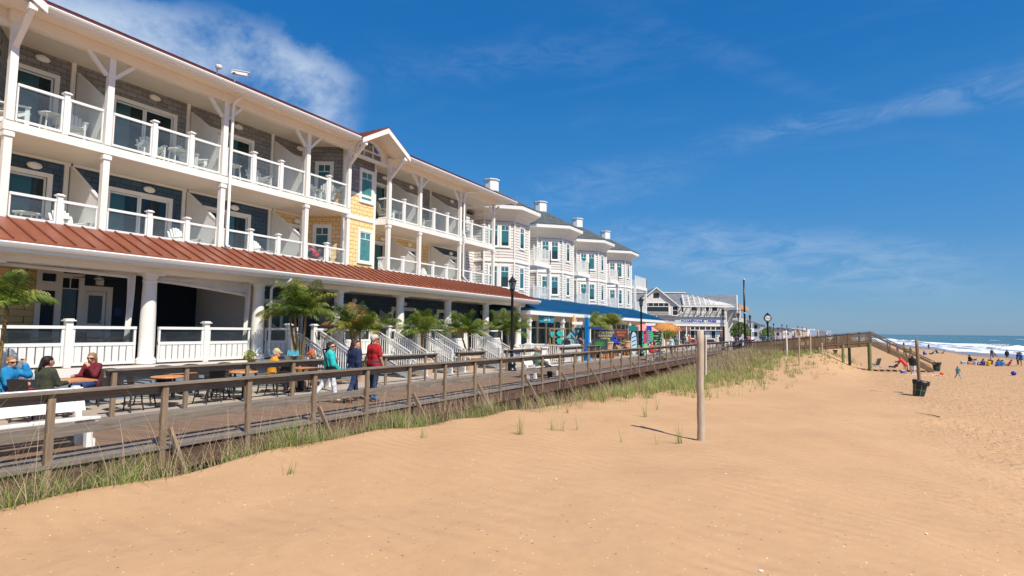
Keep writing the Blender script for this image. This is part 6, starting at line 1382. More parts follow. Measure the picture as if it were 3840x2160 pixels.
# cafe chair, faces +y
def make_cafe_chair():
    r = thing('cafe_chair', '', 'chair', O3())
    b = MB(); b.box(-.23, .23, -.22, .23, .42, .47); b.build('seat', wicker, r)
    b = MB(); n = 8
    for i in range(n):
        a0 = -1 + 2 * i / n; a1 = -1 + 2 * (i + 1) / n; f = lambda a: -.24 - .05 * (1 - a * a)
        b.prism([(a0 * .24, f(a0), .46), (a1 * .24, f(a1), .46), (a1 * .25, f(a1) - .09, .92 - .02 * a1 * a1), (a0 * .25, f(a0) - .09, .92 - .02 * a0 * a0)], (0, -.025, 0))
    b.build('backrest', wicker, r)
    for x, y in ((-.2, .2), (.2, .2), (-.2, -.2), (.2, -.2)):
        b = MB(); b.tube([(x, y, .43), (x * 1.05, y * 1.06, .2), (x * 1.2, y * 1.22, 0)], .017, 6); b.build('leg', wicker, r)
    b = MB(); b.tube([(-.22, .22, .16), (.22, .22, .16)], .01, 5); b.tube([(-.22, -.22, .16), (.22, -.22, .16)], .01, 5); b.tube([(-.22, -.22, .2), (-.22, .22, .2)], .01, 5); b.tube([(.22, -.22, .2), (.22, .22, .2)], .01, 5)
    for sg in (-1, 1): b.tube([(sg * .2, .2, .28), (sg * .15, .2, .38), (0, .2, .41)], .01, 5)
    b.build('stretcher', wicker, r)
    for sg in (-1, 1): b = MB(); b.tube([(sg * .25, -.27, .66), (sg * .27, .0, .67), (sg * .25, .22, .64), (sg * .23, .22, .45)], .017, 6); b.build('armrest', wicker, r)
    return r
def make_round_table(rad=.38, sq=False):
    r = thing('cafe_table', '', 'table', O3()); b = MB()
    if sq: b.box(-rad, rad, -rad * .9, rad * .9, .72, .76)
    else: b.lathe([(rad, .72), (rad + .01, .74), (rad, .76)], n=28)
    b.build('tabletop', wood_table, r)
    b = MB(); b.cyl((0, 0, .04), (0, 0, .72), .035); b.lathe([(.26, 0), (.25, .03), (.05, .06)], n=20); b.build('pedestal', black, r); return r
cc_ = make_cafe_chair(); rt_ = make_round_table(); sq_ = make_round_table(.42, True)
G1_, G2_ = 'dark wicker cafe chairs on the patio', 'honey wood cafe tables on the patio'
for y, x, pr, lab in [(6.45, -15.6, sq_, 'square wood cafe table shared by the three seated guests at the left'), (8.25, -14.8, rt_, 'small round wood table between the empty chairs left of the second rail post'), (9.15, -16.1, sq_, 'square wood table behind the small round one, under the planter'),
                      (10.35, -14.75, rt_, 'round wood table in front of the man in the yellow jacket'), (11.0, -16.1, sq_, 'square wood table partly hidden behind the round one by the yellow jacket'), (12.45, -14.75, sq_, 'wood table with a cup between the yellow jacket and the orange cap')]:
    place(pr, lab, (x, y, 0), 0, G2_)
for x, y, rz, lab in [(-15.87, 5.22, -50, 'wicker chair under the woman in bright blue'), (-14.72, 5.42, 20, 'wicker chair under the person in olive'), (-16.38, 7.4, -155, 'wicker chair under the woman in maroon'),
                      (-14.65, 7.25, -60, 'empty wicker chair turned from the camera, first right of the seated group'), (-15.45, 8.0, -40, 'empty wicker chair behind the small round table'), (-14.6, 9.2, 100, 'empty wicker chair with its back to the second rail post'), (-14.75, 9.75, -20, 'empty wicker chair left of the yellow jacket, nearest the rail'),
                      (-15.4, 10.0, -50, 'empty wicker chair behind the one left of the yellow jacket'), (-15.34, 11.55, -35, 'wicker chair under the man in the yellow jacket'), (-14.5, 11.3, 100, 'empty wicker chair between the round table and the turquoise woman'), (-15.03, 13.25, 130, 'wicker chair under the person in the orange cap'),
                      (-16.35, 9.2, -80, 'wicker chair against the porch skirt below the first column'), (-16.35, 10.0, -80, 'wicker chair against the porch skirt left of the potted plant'), (-16.4, 11.1, -80, 'wicker chair against the porch skirt beside the potted plant')]:
    place(cc_, lab, (x, y, 0), R_(rz), G1_)
# porch chairs and tables
for x, y, rz, lab in [(-18.5, 6.6, -80, 'wicker chair behind the glass of the first porch rail panel'), (-18.4, 7.9, -80, 'wicker chair behind the glass right of the first porch post'), (-18.5, 9.9, 60, 'wicker chair on the porch right of the first round column'), (-18.4, 12.2, 100, 'wicker chair on the porch left of the second round column')]:
    place(cc_, lab, (x, y, PF), R_(rz), 'wicker chairs up on the porch')
for x, y, lab in [(-18.9, 7.3, 'porch table seen through the glass under the ceiling fan'), (-18.8, 8.6, 'porch table seen through the glass by the door'), (-18.8, 11.3, 'porch table seen through the glass between the two round columns')]:
    place(sq_, lab, (x, y, PF), 0, 'wood tables up on the porch')
cup = thing('paper_cup', 'white paper cup with lid on the table by the orange cap', 'cup', (-14.8, 12.35, .76)); b = MB(); b.lathe([(.03, 0), (.042, .11), (.044, .115), (.04, .125), (.03, .13)], n=14); b.build('cup', vinyl, cup, True, world=False)
b = MB(); b.lathe([(.032, .03), (.040, .09)], n=14, caps=False); b.build('sleeve', wood_table, cup, world=False)
# metal tub of bottles
tub = thing('steel_tub', 'galvanised tub on legs holding blue labelled bottles behind the yellow jacket', 'tub', (-16.0, 13.05, 0))
b = MB(); b.lathe([(.24, .78), (.30, 1.08), (.315, 1.09), (.30, 1.10), (.22, .80)], n=20); b.build('tub', steel, tub, True, world=False)
b = MB(); [b.beam((.16 * math.cos(t), .16 * math.sin(t), .8), (.24 * math.cos(t), .24 * math.sin(t), 0), .02, .02) for t in (0.5, 2.1, 3.6, 5.2)]; b.build('stand', black, tub, world=False)
b = MB()
for i in range(9): a = i * .7; b.cyl((.16 * math.cos(a), .16 * math.sin(a), .95), (.16 * math.cos(a), .16 * math.sin(a), 1.2), .03, .03, 8); b.cyl((.16 * math.cos(a), .16 * math.sin(a), 1.2), (.16 * math.cos(a), .16 * math.sin(a), 1.27), .013, .012, 6)
b.build('bottles', plain('blue_bottle', lin((90, 180, 200)), .2), tub, world=False)
# benches (face +x in place)
def make_bench():
    r = thing('white_bench', '', 'bench', O3()); L = 1.22
    b = MB()
    for i in range(4): b.box(-L, L, -.02 + i * .115, .085 + i * .115, .43 + .012 * i, .465 + .012 * i)
    b.build('seat', vinyl, r); b = MB()
    for i in range(2): b.prism([(-L, -.10 - i * .085, .56 + i * .22), (L, -.10 - i * .085, .56 + i * .22), (L, -.165 - i * .085, .73 + i * .22), (-L, -.165 - i * .085, .73 + i * .22)], (0, -.03, -.01))
    b.build('backrest', vinyl, r)
    for x in (-L + .12, L - .12):
        b = MB(); b.prism([(x - .045, -.04, 0), (x - .045, .07, 0), (x - .045, -.17, .98), (x - .045, -.29, .98)], (.09, 0, 0)); b.box(x - .045, x + .045, .26, .36, 0, .43); b.box(x - .09, x - .045, .0, .36, 0, .13); b.box(x - .09, x - .045, -.05, .42, .33, .43); b.build('end_frame', vinyl, r)
    return r
bn = make_bench()
for x, y, lab in [(-11.22, 3.72, 'long white bench in the left corner behind the nearest rail post'), (-11.2, 22.3, 'white bench with the slumped man in green'), (-11.2, 40.3, 'far white bench with the orange jacketed pair')]:
    place(bn, lab, (x, y, 0), R_(-90), 'white benches along the boardwalk rail')
# street lamps
def make_lamp():
    r = thing('street_lamp', '', 'street lamp', O3()); b = MB()
    b.lathe([(.26, 0), (.26, .06), (.20, .10), (.19, .26), (.23, .30), (.21, .36), (.14, .44), (.12, .60), (.085, .66), (.08, 1.2), (.065, 3.86), (.09, 3.88), (.09, 3.92), (.07, 3.95), (.08, 4.0), (.14, 4.10), (.15, 4.13)], n=18); b.build('post', black, r, True)
    b = MB(); b.lathe([(.12, 4.13), (.185, 4.48)], n=8, caps=False); g = b.build('lantern_glass', g_dark, r)
    b = MB()
    for k in range(8): t = 2 * PI * k / 8; b.beam((.12 * math.cos(t), .12 * math.sin(t), 4.12), (.19 * math.cos(t), .19 * math.sin(t), 4.49), .014, .014)
    b.lathe([(.21, 4.48), (.235, 4.50), (.15, 4.60), (.05, 4.72), (.03, 4.74), (.035, 4.77), (.012, 4.80), (.004, 4.92)], n=16); b.build('lantern_cap', black, r)
    b = MB(); b.lathe([(.03, 4.15), (.06, 4.2), (.06, 4.36), (.03, 4.42)], n=10); b.build('bulb', plain('milky_bulb', (.7, .66, .56), .4), r, True); return r
lp = make_lamp(); GL = 'black street lamps along the boardwalk'
for (x, y, lab) in [(-14.02, 24.7, 'nearest and tallest looking black street lamp, right of the palms'), (-12.95, 43.4, 'second black street lamp, beside the coral umbrella'), (-10.6, 67.2, 'third black street lamp, in front of the fries shop corner'), (-10.8, 80.8, 'fourth black street lamp, between the fries shop and the tall dark pole'), (-10.6, 91.7, 'fifth black street lamp, just right of the tall dark pole'),
                    (-13.5, 150, 'sixth black street lamp, in front of the flat roofed house'), (-13.5, 168, 'seventh black street lamp, left of the clock'), (-12.8, 188, 'eighth black street lamp, left of the clock'), (-12.5, 205, 'last black street lamp left of the clock'), (-10.5, 232, 'first black street lamp right of the clock post'), (-10.3, 262, 'second black street lamp right of the clock post'), (-10.0, 300, 'farthest black street lamp right of the clock')]:
    place(lp, lab, (x, y, 0), 0, GL)
# clock
ck = thing('street_clock', 'black post clock with a round white face at the beach walkway', 'clock', (-7.1, 79.8, 0))
b = MB(); b.lathe([(.30, 0), (.30, .9), (.24, 1.0), (.22, 1.1), (.12, 1.25), (.10, 3.3), (.16, 3.36), (.22, 3.42), (.10, 3.5)], n=18); b.build('post', black, ck, True, world=False)
cd = Vector((.32, -.947, 0)); cr = Vector((.947, .32, 0)); c0 = Vector((0, 0, 3.95))
b = MB(); b.cyl(c0 - cd * .14, c0 + cd * .14, .46, .46, 28); b.build('case', black, ck, world=False)
b = MB(); b.cyl(c0 + cd * .141, c0 + cd * .155, .35, .35, 28); b.build('clock_face', plain('clock_face_white', (.74, .76, .72), .4), ck, world=False)
b = MB(); f0 = c0 + cd * .165
b.beam(f0, f0 + cr * -.22 + Vector((0, 0, .10)), .02, .03, tuple(cd)); b.beam(f0, f0 + cr * .33 + Vector((0, 0, -.03)), .02, .02, tuple(cd))
for k in range(12): t = k * PI / 6; p = f0 + cr * (.36 * math.sin(t)) + Vector((0, 0, .36 * math.cos(t))); q = f0 + cr * (.30 * math.sin(t)) + Vector((0, 0, .30 * math.cos(t))); b.beam(p, q, .02, .018, tuple(cd))
b.build('hands_and_marks', black, ck, world=False)
b = MB(); b.prism([tuple(c0 + cr * a + Vector((0, 0, z)) - cd * .1) for a, z in ((-.34, .40), (-.2, .52), (-.14, .56), (0, .72), (.14, .56), (.2, .52), (.34, .40))], tuple(cd * .2)); b.build('crest', black, ck, world=False)
fp = thing('dark_pole', 'tall slim black pole rising beside the fries building with white collars', 'pole', (-9.7, 78.4, 0)); b = MB(); b.tube([(0, 0, 0), (0, 0, 4.6), (0, 0, 9.0)], [.16, .12, .10], 12); b.build('shaft', black, fp, True, world=False); b = MB(); b.cyl((0, 0, 4.55), (0, 0, 4.65), .14); b.cyl((0, 0, 8.95), (0, 0, 9.1), .12); b.build('collars', vinyl, fp, world=False)
# ---------------------------------------------------------------- palms
def leafmat(name, c, v=.35):
    s = NT(name); n = s.noise(s.geo.outputs['Position'], 7.0, 3); s.col(s.ramp(n, [(.3, tuple(x * (1 - v) for x in c)), (.7, tuple(min(1, x * (1 + v)) for x in c))])); s.rough(.45)
    s.b.inputs['Specular IOR Level'].default_value = .4
    tr = s.n('ShaderNodeBsdfTranslucent'); tr.inputs['Color'].default_value = (*[min(1, x * 1.6) for x in c], 1); mx = s.n('ShaderNodeMixShader'); mx.inputs[0].default_value = .28
    s.l(s.b.outputs[0], mx.inputs[1]); s.l(tr.outputs[0], mx.inputs[2]); s.l(mx.outputs[0], s.out.inputs[0]); return s.m
L_dk, L_md, L_yl, L_br = leafmat('palm_leaf_dark', (.055, .10, .020)), leafmat('palm_leaf_green', (.15, .22, .032)), leafmat('palm_leaf_yellow', (.32, .32, .06)), leafmat('palm_leaf_brown', (.34, .15, .05))
def frond(b, rd, base, az, elev, L, mats_w, wind=(-.25, .05)):
    pts = []; d = Vector((math.cos(az) * math.cos(elev), math.sin(az) * math.cos(elev), math.sin(elev))); p = Vector(base); n = 14; dr = rd.uniform(.05, .12)
    for i in range(n + 1):
        pts.append(p.copy()); t = i / n; p = p + d * (L / n); d = (d + Vector((wind[0] * .10, wind[1] * .1, -dr * (.4 + 1.3 * t)))).normalized()
    b.k = 0; b.tube(pts, [.012 * (1 - .8 * i / n) + .002 for i in range(n + 1)], 4, False)
    kk = rd.choices((0, 1, 2, 3), mats_w)[0]
    for i in range(3, n * 3 + 1):
        t = i / (n * 3); j = min(n - 1, int(t * n)); q = pts[j].lerp(pts[j + 1], t * n - j) if j < n else pts[n]
        dd = (pts[min(n, j + 1)] - pts[j]).normalized(); side = dd.cross(Vector((0, 0, 1)));
        if side.length < .05: side = Vector((1, 0, 0))
        side.normalize(); ll = L * .38 * (math.sin(PI * min(1, t * .88 + .12)) ** .6) * rd.uniform(.85, 1.1)
        for sg in (-1, 1):
            v = (side * sg + dd * rd.uniform(.45, .75) + Vector((wind[0] * .5, wind[1] * .5, rd.uniform(.0, .25)))).normalized(); w = dd * .0085
            a0 = q; a1 = q + v * ll * .5; a2 = q + (v + Vector((wind[0] * .3, 0, -.55))).normalized() * ll
            b.k = kk if rd.random() < .75 else rd.choices((0, 1, 2, 3), mats_w)[0]
            b.add([a0 - w, a0 + w, a1 + w * 1.25, a1 - w * 1.25, a2], [(0, 1, 2, 3), (3, 2, 4)])
def palm(label, x, y, z0, h, n_tr, seed, crown=1.3, mats_w=(4, 6, 1.4, .35), nf=15, spread=.35, lean=(0, 0), group='potted palms along the hotel patio'):
    rd = random.Random(seed); r = thing('palm_tree', label, 'palm tree', (x, y, z0), 0, group)
    trunk = MB(); cr = MB()
    for k in range(n_tr):
        a = rd.uniform(0, 2 * PI) if n_tr > 1 else 0; tx, ty = x + spread * math.cos(a) * (n_tr > 1), y + spread * math.sin(a) * (n_tr > 1); hh = h * rd.uniform(.78, 1.0) if n_tr > 1 else h
        tx += lean[0]; ty += lean[1]
        pts = []; rs = []; bx, by = x + .08 * math.cos(a), y + .08 * math.sin(a)
        for i in range(15):
            t = i / 14; q = t * t * (3 - 2 * t) * .6 + t * .4; pts.append((bx + (tx - bx) * q, by + (ty - by) * q, z0 + hh * t)); rs.append((.055 - .025 * t) * (1.12 if i % 2 else .95) + (.03 if i == 0 else 0))
        trunk.tube(pts, rs, 8)
        top = Vector(pts[-1])
        for f in range(nf):
            az = f * 2.4 + rd.uniform(-.3, .3); el = R_(rd.uniform(12, 88) ** .97); mw = mats_w if el > R_(30) else (mats_w[0], mats_w[1], mats_w[2] + 1, mats_w[3] + .5)
            frond(cr, rd, top, az, el, crown * rd.uniform(.75, 1.05), mw)
    t = trunk.build('trunk', plain('green_brown_trunk', lin((140, 112, 62)), .8, .3, 20, bump=.4), r, True)
    c = cr.build('crown', [L_dk, L_md, L_yl, L_br], r); return r
def planter(x, y, r_, h_, label, cat='planter', m=None, z=0):
    p = thing('planter', label, cat, (x, y, z)); b = MB(); b.lathe([(r_ * .72, 0), (r_ * .95, h_ * .8), (r_ * 1.0, h_ * .82), (r_ * 1.06, h_ * .84), (r_ * 1.06, h_), (r_ * .95, h_), (r_ * .92, h_ * .9), (.02, h_ * .88)], n=26); o = b.build('pot', m or terra, p, False, world=False); b = MB(); b.cyl((0, 0, h_ * .80), (0, 0, h_ * .90), r_ * .9, r_ * .9, 20); b.build('soil', plain('dark_soil', (.03, .02, .015), .95), p, world=False); return p
palm('tall palm with yellowing torn fronds at the far left edge of the patio', -15.7, 5.05, .4, 2.3, 2, 12, .98, (3, 6, 4, .0), 12, .2); planter(-15.7, 5.05, .52, .5, 'wide beige planter under the leftmost palm')
palm('tallest palm of the row, standing left of the turquoise woman', -16.2, 13.55, .4, 2.2, 3, 23, 1.3, (5, 5, 1.2, .3), 14, .5); planter(-16.2, 13.55, .5, .5, 'beige planter under the palm left of the turquoise woman')
palm('palm with browned fronds above the woman in navy', -16.2, 16.5, .4, 1.95, 4, 37, 1.3, (4, 5, 1.5, 1.6), 13, .5); planter(-16.2, 16.5, .5, .5, 'beige planter behind the woman in navy')
palm('palm between the second and third white stairs', -16.2, 20.4, .4, 1.75, 3, 41, 1.3, (3, 7, 2.4, .4), 14, .45); planter(-16.2, 20.4, .55, .62, 'beige planter between the second and third white stairs')
palm('lower spreading palm between the third and last white stairs', -16.1, 24.0, .5, 1.5, 3, 53, 1.3, (4, 7, 1.6, .3), 14, .45); planter(-16.1, 24.0, .55, .72, 'beige planter between the third and last white stairs')
palm('palm partly behind the nearest street lamp', -16.0, 27.5, .5, 1.8, 3, 67, 1.3, (3, 7, 2, .3), 14, .45); planter(-16.0, 27.5, .55, .62, 'beige planter behind the nearest street lamp')
palm('bushy palm left of the blue menu sign, by the blue roofed shops', -15.9, 40.7, .5, 1.9, 2, 71, 1.4, (3, 6, 2, .6), 15, .4, group='palms at the shops'); planter(-15.9, 40.7, .6, .7, 'dark wood barrel planter under the palm left of the blue menu sign', m=wood_dark)
palm('palm above the blue hooded person on the stool', -15.7, 44.6, .5, 2.1, 2, 83, 1.4, (3, 6, 2.4, .5), 15, .4, group='palms at the shops'); planter(-15.7, 44.6, .6, .7, 'dark planter under the palm above the blue hooded person', m=wood_dark)
def shrub(name, label, x, y, z, r_, h_, n, cols, seed=1, cat='plant', leaf=.05):
    rd = random.Random(seed); p = thing(name, label, cat, (x, y, z)); b = MB()
    for i in range(n):
        a = rd.uniform(0, 2 * PI); q = rd.random() ** .5; zz = rd.random(); w = math.sin(PI * min(1, zz * .8 + .2)) ** .5
        c = Vector((r_ * q * w * math.cos(a), r_ * q * w * math.sin(a), h_ * zz)); d = Vector((rd.gauss(0, 1), rd.gauss(0, 1), rd.gauss(.5, 1))).normalized(); e = d.orthogonal().normalized() * leaf * .45; b.k = rd.randrange(len(cols)); l_ = leaf * rd.uniform(.7, 1.4)
        b.add([c, c + d * l_ * .5 + e, c + d * l_, c + d * l_ * .5 - e], [(0, 1, 2, 3)])
    b.build('foliage', cols, p, world=False); return p
shrub('potted_plant', 'small green plant in a brown pot on the ledge by the second round column', -17.25, 12.3, .93, .2, .3, 260, [L_md, L_yl], 3); 
pp = thing('flower_pot', 'small brown square pot on the ledge by the second round column', 'pot', (-17.22, 12.3, .70)); b = MB(); b.prism([(-.1, -.12, 0), (.1, -.12, 0), (.1, .12, 0), (-.1, .12, 0)], (0, 0, .2)); b.box(-.12, .12, -.15, .15, .2, .24); b.build('pot', plain('brown_pot', lin((96, 70, 56)), .7), pp, world=False)
# ---------------------------------------------------------------- shop front things
def sign(name, label, loc, w, h, m, rz, lines=(), lm=None, cat='sign', z0=0, post=None, t=.04, size=None):
    p = thing(name, label, cat, loc, rz); b = MB(); b.box(-w / 2, w / 2, -t / 2, t / 2, z0, z0 + h); b.build('board', m, p, world=False)
    if post: b = MB(); [b.box(s * w * .4 - .03, s * w * .4 + .03, -.03, .03, 0, z0) for s in (-1, 1)]; b.build('legs', post, p, world=False)
    n = len(lines); 
    for i, tx_ in enumerate(lines):
        o = text(tx_, size or h / (n + 1), lm, (0, 0, 0), (R_(90), 0, 0), None, align='CENTER', ext=.004, bold=.004); o.parent = p; o.location = (0, -t / 2 - .006, z0 + h * (1 - (i + 1) / (n + 1)))
    return p
teal_m = plain('teal_sign_paint', lin((44, 140, 160)), .5); white_m = plain('sign_lettering_white', (.75, .85, .85), .5); yel_m = plain('yellow_lettering', lin((226, 214, 90)), .5); bl_m = plain('deep_blue_sign', lin((28, 66, 128)), .5)
FA = R_(60)
sign('hanging_sign', 'teal sign with a dolphin shape hanging under the blue roof edge', (-16.95, 34.65, 2.58), 2.0, .46, teal_m, R_(86), ['GIFTS'], white_m, size=.34)
sign('menu_sign', 'tall blue menu board with yellow lines on legs before the palms', (-15.3, 41.6, 0), 1.5, .95, bl_m, R_(35), ['RESTAURANT', 'BREAKFAST', 'LUNCH'], yel_m, z0=1.2, post=wood_dark)
ch = sign('chalk_menu', 'low board painted with a green palm, in front of the palms', (-14.6, 38.6, 0), 1.2, .75, plain('chalk_board', (.04, .05, .05), .7), R_(35), [], None, z0=.72, post=wood_dark)
b = MB(); [b.beam((0, -.03, 1.1), (.42 * math.cos(a), -.03, 1.1 + .26 * math.sin(a)), .05, .008, (0, 1, 0)) for a in [k * PI / 6 for k in range(12)]]; b.build('painted_palm', plain('sign_green', lin((50, 150, 70)), .5), ch, world=False)
sign('brown_menu_sign', 'brown board with orange writing right of the second shop palm', (-15.9, 47.3, 0), 1.2, .75, plain('brown_board', lin((96, 56, 50)), .7), R_(35), ['BEACH', 'GRILL'], plain('orange_letters', lin((220, 120, 80)), .5), z0=1.45, post=wood_dark)
sign('small_teal_sign', 'small plain teal board beside the coral umbrella', (-15.3, 48.9, 0), .9, .4, plain('teal_board', lin((22, 120, 118)), .5), R_(35), [], None, z0=2.1, post=wood_dark)
bp_ = thing('blue_post', 'bright blue square post with arrow boards beside the clothes rack', 'signpost', (-14.55, 36.1, 0)); bl = plain('bright_blue_paint', lin((22, 130, 206)), .4)
b = MB(); b.box(-.13, .13, -.13, .13, 0, 2.95); b.box(-.17, .17, -.17, .17, 0, .55); b.build('post', bl, bp_, world=False); b = MB(); b.box(-.14, .14, -.14, .14, 2.95, 3.12); b.build('cap', vinyl, bp_, world=False)
b = MB(); b.beam((-.1, .1, 2.56), (-.9, -.5, 2.56), .04, .18); b.build('arrow_board', vinyl, bp_, world=False); b = MB(); b.beam((.1, -.1, 2.25), (.9, .5, 2.25), .04, .16); b.build('arrow_board', bl_m, bp_, world=False); b = MB(); b.beam((-.1, .1, 2.2), (-.75, -.4, 2.15), .04, .16); b.build('arrow_board', rubber, bp_, world=False)
# white picket ramp fence before the first shops
fe = thing('ramp_fence', 'white picket ramp fence in front of the shop posts behind the man in green', 'fence', (-15, 32.5, 0))
for (p0, p1, z) in (((-17.6, 31.4), (-14.4, 31.9), .0), ((-14.4, 31.9), (-14.4, 34.6), .0), ((-17.4, 33.4), (-14.9, 35.6), .0)):
    b = MB(); P0_ = Vector((*p0, 0)); P1_ = Vector((*p1, 0)); n = int((P1_ - P0_).length / .13)
    b.beam((*p0, 1.12), (*p1, 1.12), .06, .05); b.beam((*p0, .12), (*p1, .12), .04, .04)
    for i in range(n + 1): q = P0_ + (P1_ - P0_) * (i / n); b.box(q.x - .02, q.x + .02, q.y - .02, q.y + .02, 0 if i in (0, n) else .12, 1.1)
    b.build('fence_panel', vinyl, fe)
bb = thing('white_barrier', 'plain white end wall beside the last palm planter', 'wall', (-15.0, 30.2, 0)); b = MB(); b.box(-15.4, -14.9, 29.9, 30.5, 0, 1.0); b.box(-15.5, -14.8, 29.8, 30.6, 1.0, 1.06); b.build('pier', white, bb)
# wooden display frame with wooden fish
fr_ = thing('display_rack', 'wooden frame hung with turquoise fish cutouts by the first shop post', 'rack', (-15.9, 33.8, 0)); b = MB()
for y in (33.0, 33.55, 35.4): b.box(-15.95, -15.85, y - .06, y + .06, 0, 2.2)
for z in (1.1, 1.62, 2.15): b.box(-15.94, -15.86, 33.0, 35.4, z - .05, z + .05)
b.build('frame', wood_tan, fr_); 
for (y, z, L) in ((34.3, 1.85, 1.0), (34.25, 1.35, .9), (33.1, 1.8, .5)):
    f_ = thing('fish_cutout', 'turquoise fish cutout, %s of the wooden frame' % ('upper centre' if z == 1.85 else 'lower centre' if z == 1.35 else 'left side'), 'decoration', (-15.80, y, z), 0, 'turquoise fish on the wooden frame'); b = MB()
    pts = [(-L * .55, 0), (-L * .2, .2), (L * .2, .17), (L * .38, .03), (L * .55, .2), (L * .5, 0), (L * .55, -.2), (L * .38, -.03), (L * .1, -.2), (-L * .25, -.18)]
    b.prism([(0, a, c) for a, c in pts], (.03, 0, 0)); b.build('fish', teal_paint, f_, world=False)
# clothes racks
def rack(label, x, y, L, rz, cols, h=1.45, n=16, seed=1, ln=.8):
    rd = random.Random(seed); p = thing('clothes_rack', label, 'clothes rack', (x, y, 0), rz); b = MB(); b.box(-.02, .02, -L / 2, L / 2, h, h + .03)
    for s_ in (-1, 1): b.box(-.02, .02, s_ * L / 2 - .02, s_ * L / 2 + .02, 0, h); b.box(-.3, .3, s_ * L / 2 - .02, s_ * L / 2 + .02, 0, .04)
    b.build('frame', steel, p, world=False)
    for i in range(n):
        yy = -L / 2 + .08 + (L - .16) * i / (n - 1); c = rd.choice(cols); b = MB(); w = rd.uniform(.22, .28); l_ = ln * rd.uniform(.8, 1.1)
        b.prism([(-.04, yy, h), (-w, yy, h - .12), (-w, yy + .01, h - .35), (-w * .8, yy, h - .3), (-w * .85, yy, h - l_), (w * .85, yy, h - l_), (w * .8, yy, h - .3), (w, yy + .01, h - .35), (w, yy, h - .12), (.04, yy, h)], (0, .045, 0)); b.build('garment', cloth('rackitem_%d_%d_%d' % c, c), p, world=False)
    return p
rack('clothes rack with pale and dark garments left of the blue post', -15.5, 36.0, 2.6, R_(-8), [(220, 220, 216), (60, 60, 70), (170, 200, 190), (30, 30, 36), (160, 40, 50), (120, 160, 170)], seed=4)
rack('clothes rack of red, navy and gray shirts under the thatched umbrella', -15.3, 57.4, 1.8, R_(20), [(200, 60, 70), (50, 60, 100), (230, 110, 100), (90, 90, 100), (210, 210, 220)], seed=9, n=12)
ham = thing('hammock', 'turquoise hammock chair hanging beside the clothes rack', 'hammock', (-15.7, 35.6, 0)); b = MB(); n = 10
b.add([(-.3 + .6 * j, -.7 + 1.4 * i / n, 1.35 - .45 * math.sin(PI * i / n) + .05 * j) for i in range(n + 1) for j in (0, 1)], [(2 * i, 2 * i + 1, 2 * i + 3, 2 * i + 2) for i in range(n)]); b.build('sling', teal_paint, ham, world=False); b = MB(); b.box(-.03, .03, -.75, -.7, 0, 1.5); b.box(-.03, .03, .7, .75, 0, 1.5); b.build('stand', wood_tan, ham, world=False)
flag = thing('teal_banner', 'pale teal net banner slanting down to the clothes rack', 'banner', (-15.6, 36.6, 0)); b = MB(); b.add([(-.2, -1.3, 1.55), (.1, -.3, 1.5), (.3, .5, 2.7), (.2, .3, 2.75)], [(0, 1, 2, 3)]); b.prism([(-.2, -1.3, 1.55), (.1, -.3, 1.5), (.3, .5, 2.7), (.2, .3, 2.75)], (.015, 0, 0)); b.build('net', plain('pale_teal_net', lin((110, 150, 160)), .8), flag, world=False)
# closed tan umbrella, coral umbrella, thatched umbrella
um = thing('closed_umbrella', 'closed tan patio umbrella standing by the shop posts', 'umbrella', (-16.6, 38.6, 0)); b = MB(); b.cyl((0, 0, 0), (0, 0, 3.25), .025); b.build('pole', vinyl, um, world=False); b = MB(); n = 16
v = []; prof = [(.03, 3.2), (.11, 3.0), (.17, 2.75), (.22, 2.6), (.15, 2.55), (.17, 2.1), (.20, 1.6), (.15, 1.45)]
for r_, z in prof: v += [(r_ * (1 + .22 * (k % 2)) * math.cos(2 * PI * k / n), r_ * (1 + .22 * (k % 2)) * math.sin(2 * PI * k / n), z) for k in range(n)]
b.add(v, [(i * n + k, i * n + (k + 1) % n, (i + 1) * n + (k + 1) % n, (i + 1) * n + k) for i in range(len(prof) - 1) for k in range(n)]); b.build('canopy', cloth('tan_umbrella', (214, 176, 120)), um, world=False)
co = thing('coral_umbrella', 'open coral pink umbrella behind the second street lamp', 'umbrella', (-15.5, 52.5, 0)); b = MB(); b.cyl((0, 0, 0), (0, 0, 2.75), .025); b.build('pole', vinyl, co, world=False); b = MB(); b.lathe([(1.35, 2.12), (1.0, 2.42), (.5, 2.66), (.03, 2.74), (.03, 2.70), (.5, 2.62), (1.0, 2.38), (1.34, 2.08)], n=16, caps=False); b.build('canopy', cloth('coral', (236, 150, 140)), co, world=False)
tu = thing('thatched_umbrella', 'straw thatched umbrella over the clothes rack', 'umbrella', (-14.8, 58.0, 0)); b = MB(); b.cyl((0, 0, 0), (0, 0, 2.9), .035); b.build('pole', vinyl, tu, world=False)
rd = random.Random(8); b = MB()
for i in range(2600):
    a = rd.uniform(0, 2 * PI); q = rd.random() ** .6; r0 = .1 + 1.35 * q; z = 2.95 - .42 * q * q - .1 * q; L = rd.uniform(.3, .5); o = Vector((math.cos(a), math.sin(a), 0)); t = Vector((-o.y, o.x, 0)) * .025; s0 = o * r0 + Vector((0, 0, z + rd.uniform(-.02, .05))); e = s0 + (o * .8 + Vector((0, 0, -.25 - .9 * q ** 3)) + t * rd.uniform(-6, 6)).normalized() * L
    b.add([s0 - t, s0 + t, e + t * .4, e - t * .4], [(0, 1, 2, 3)])
b.build('thatch', plain('straw_thatch', lin((206, 142, 78)), .9, .3, 8), tu, world=False)
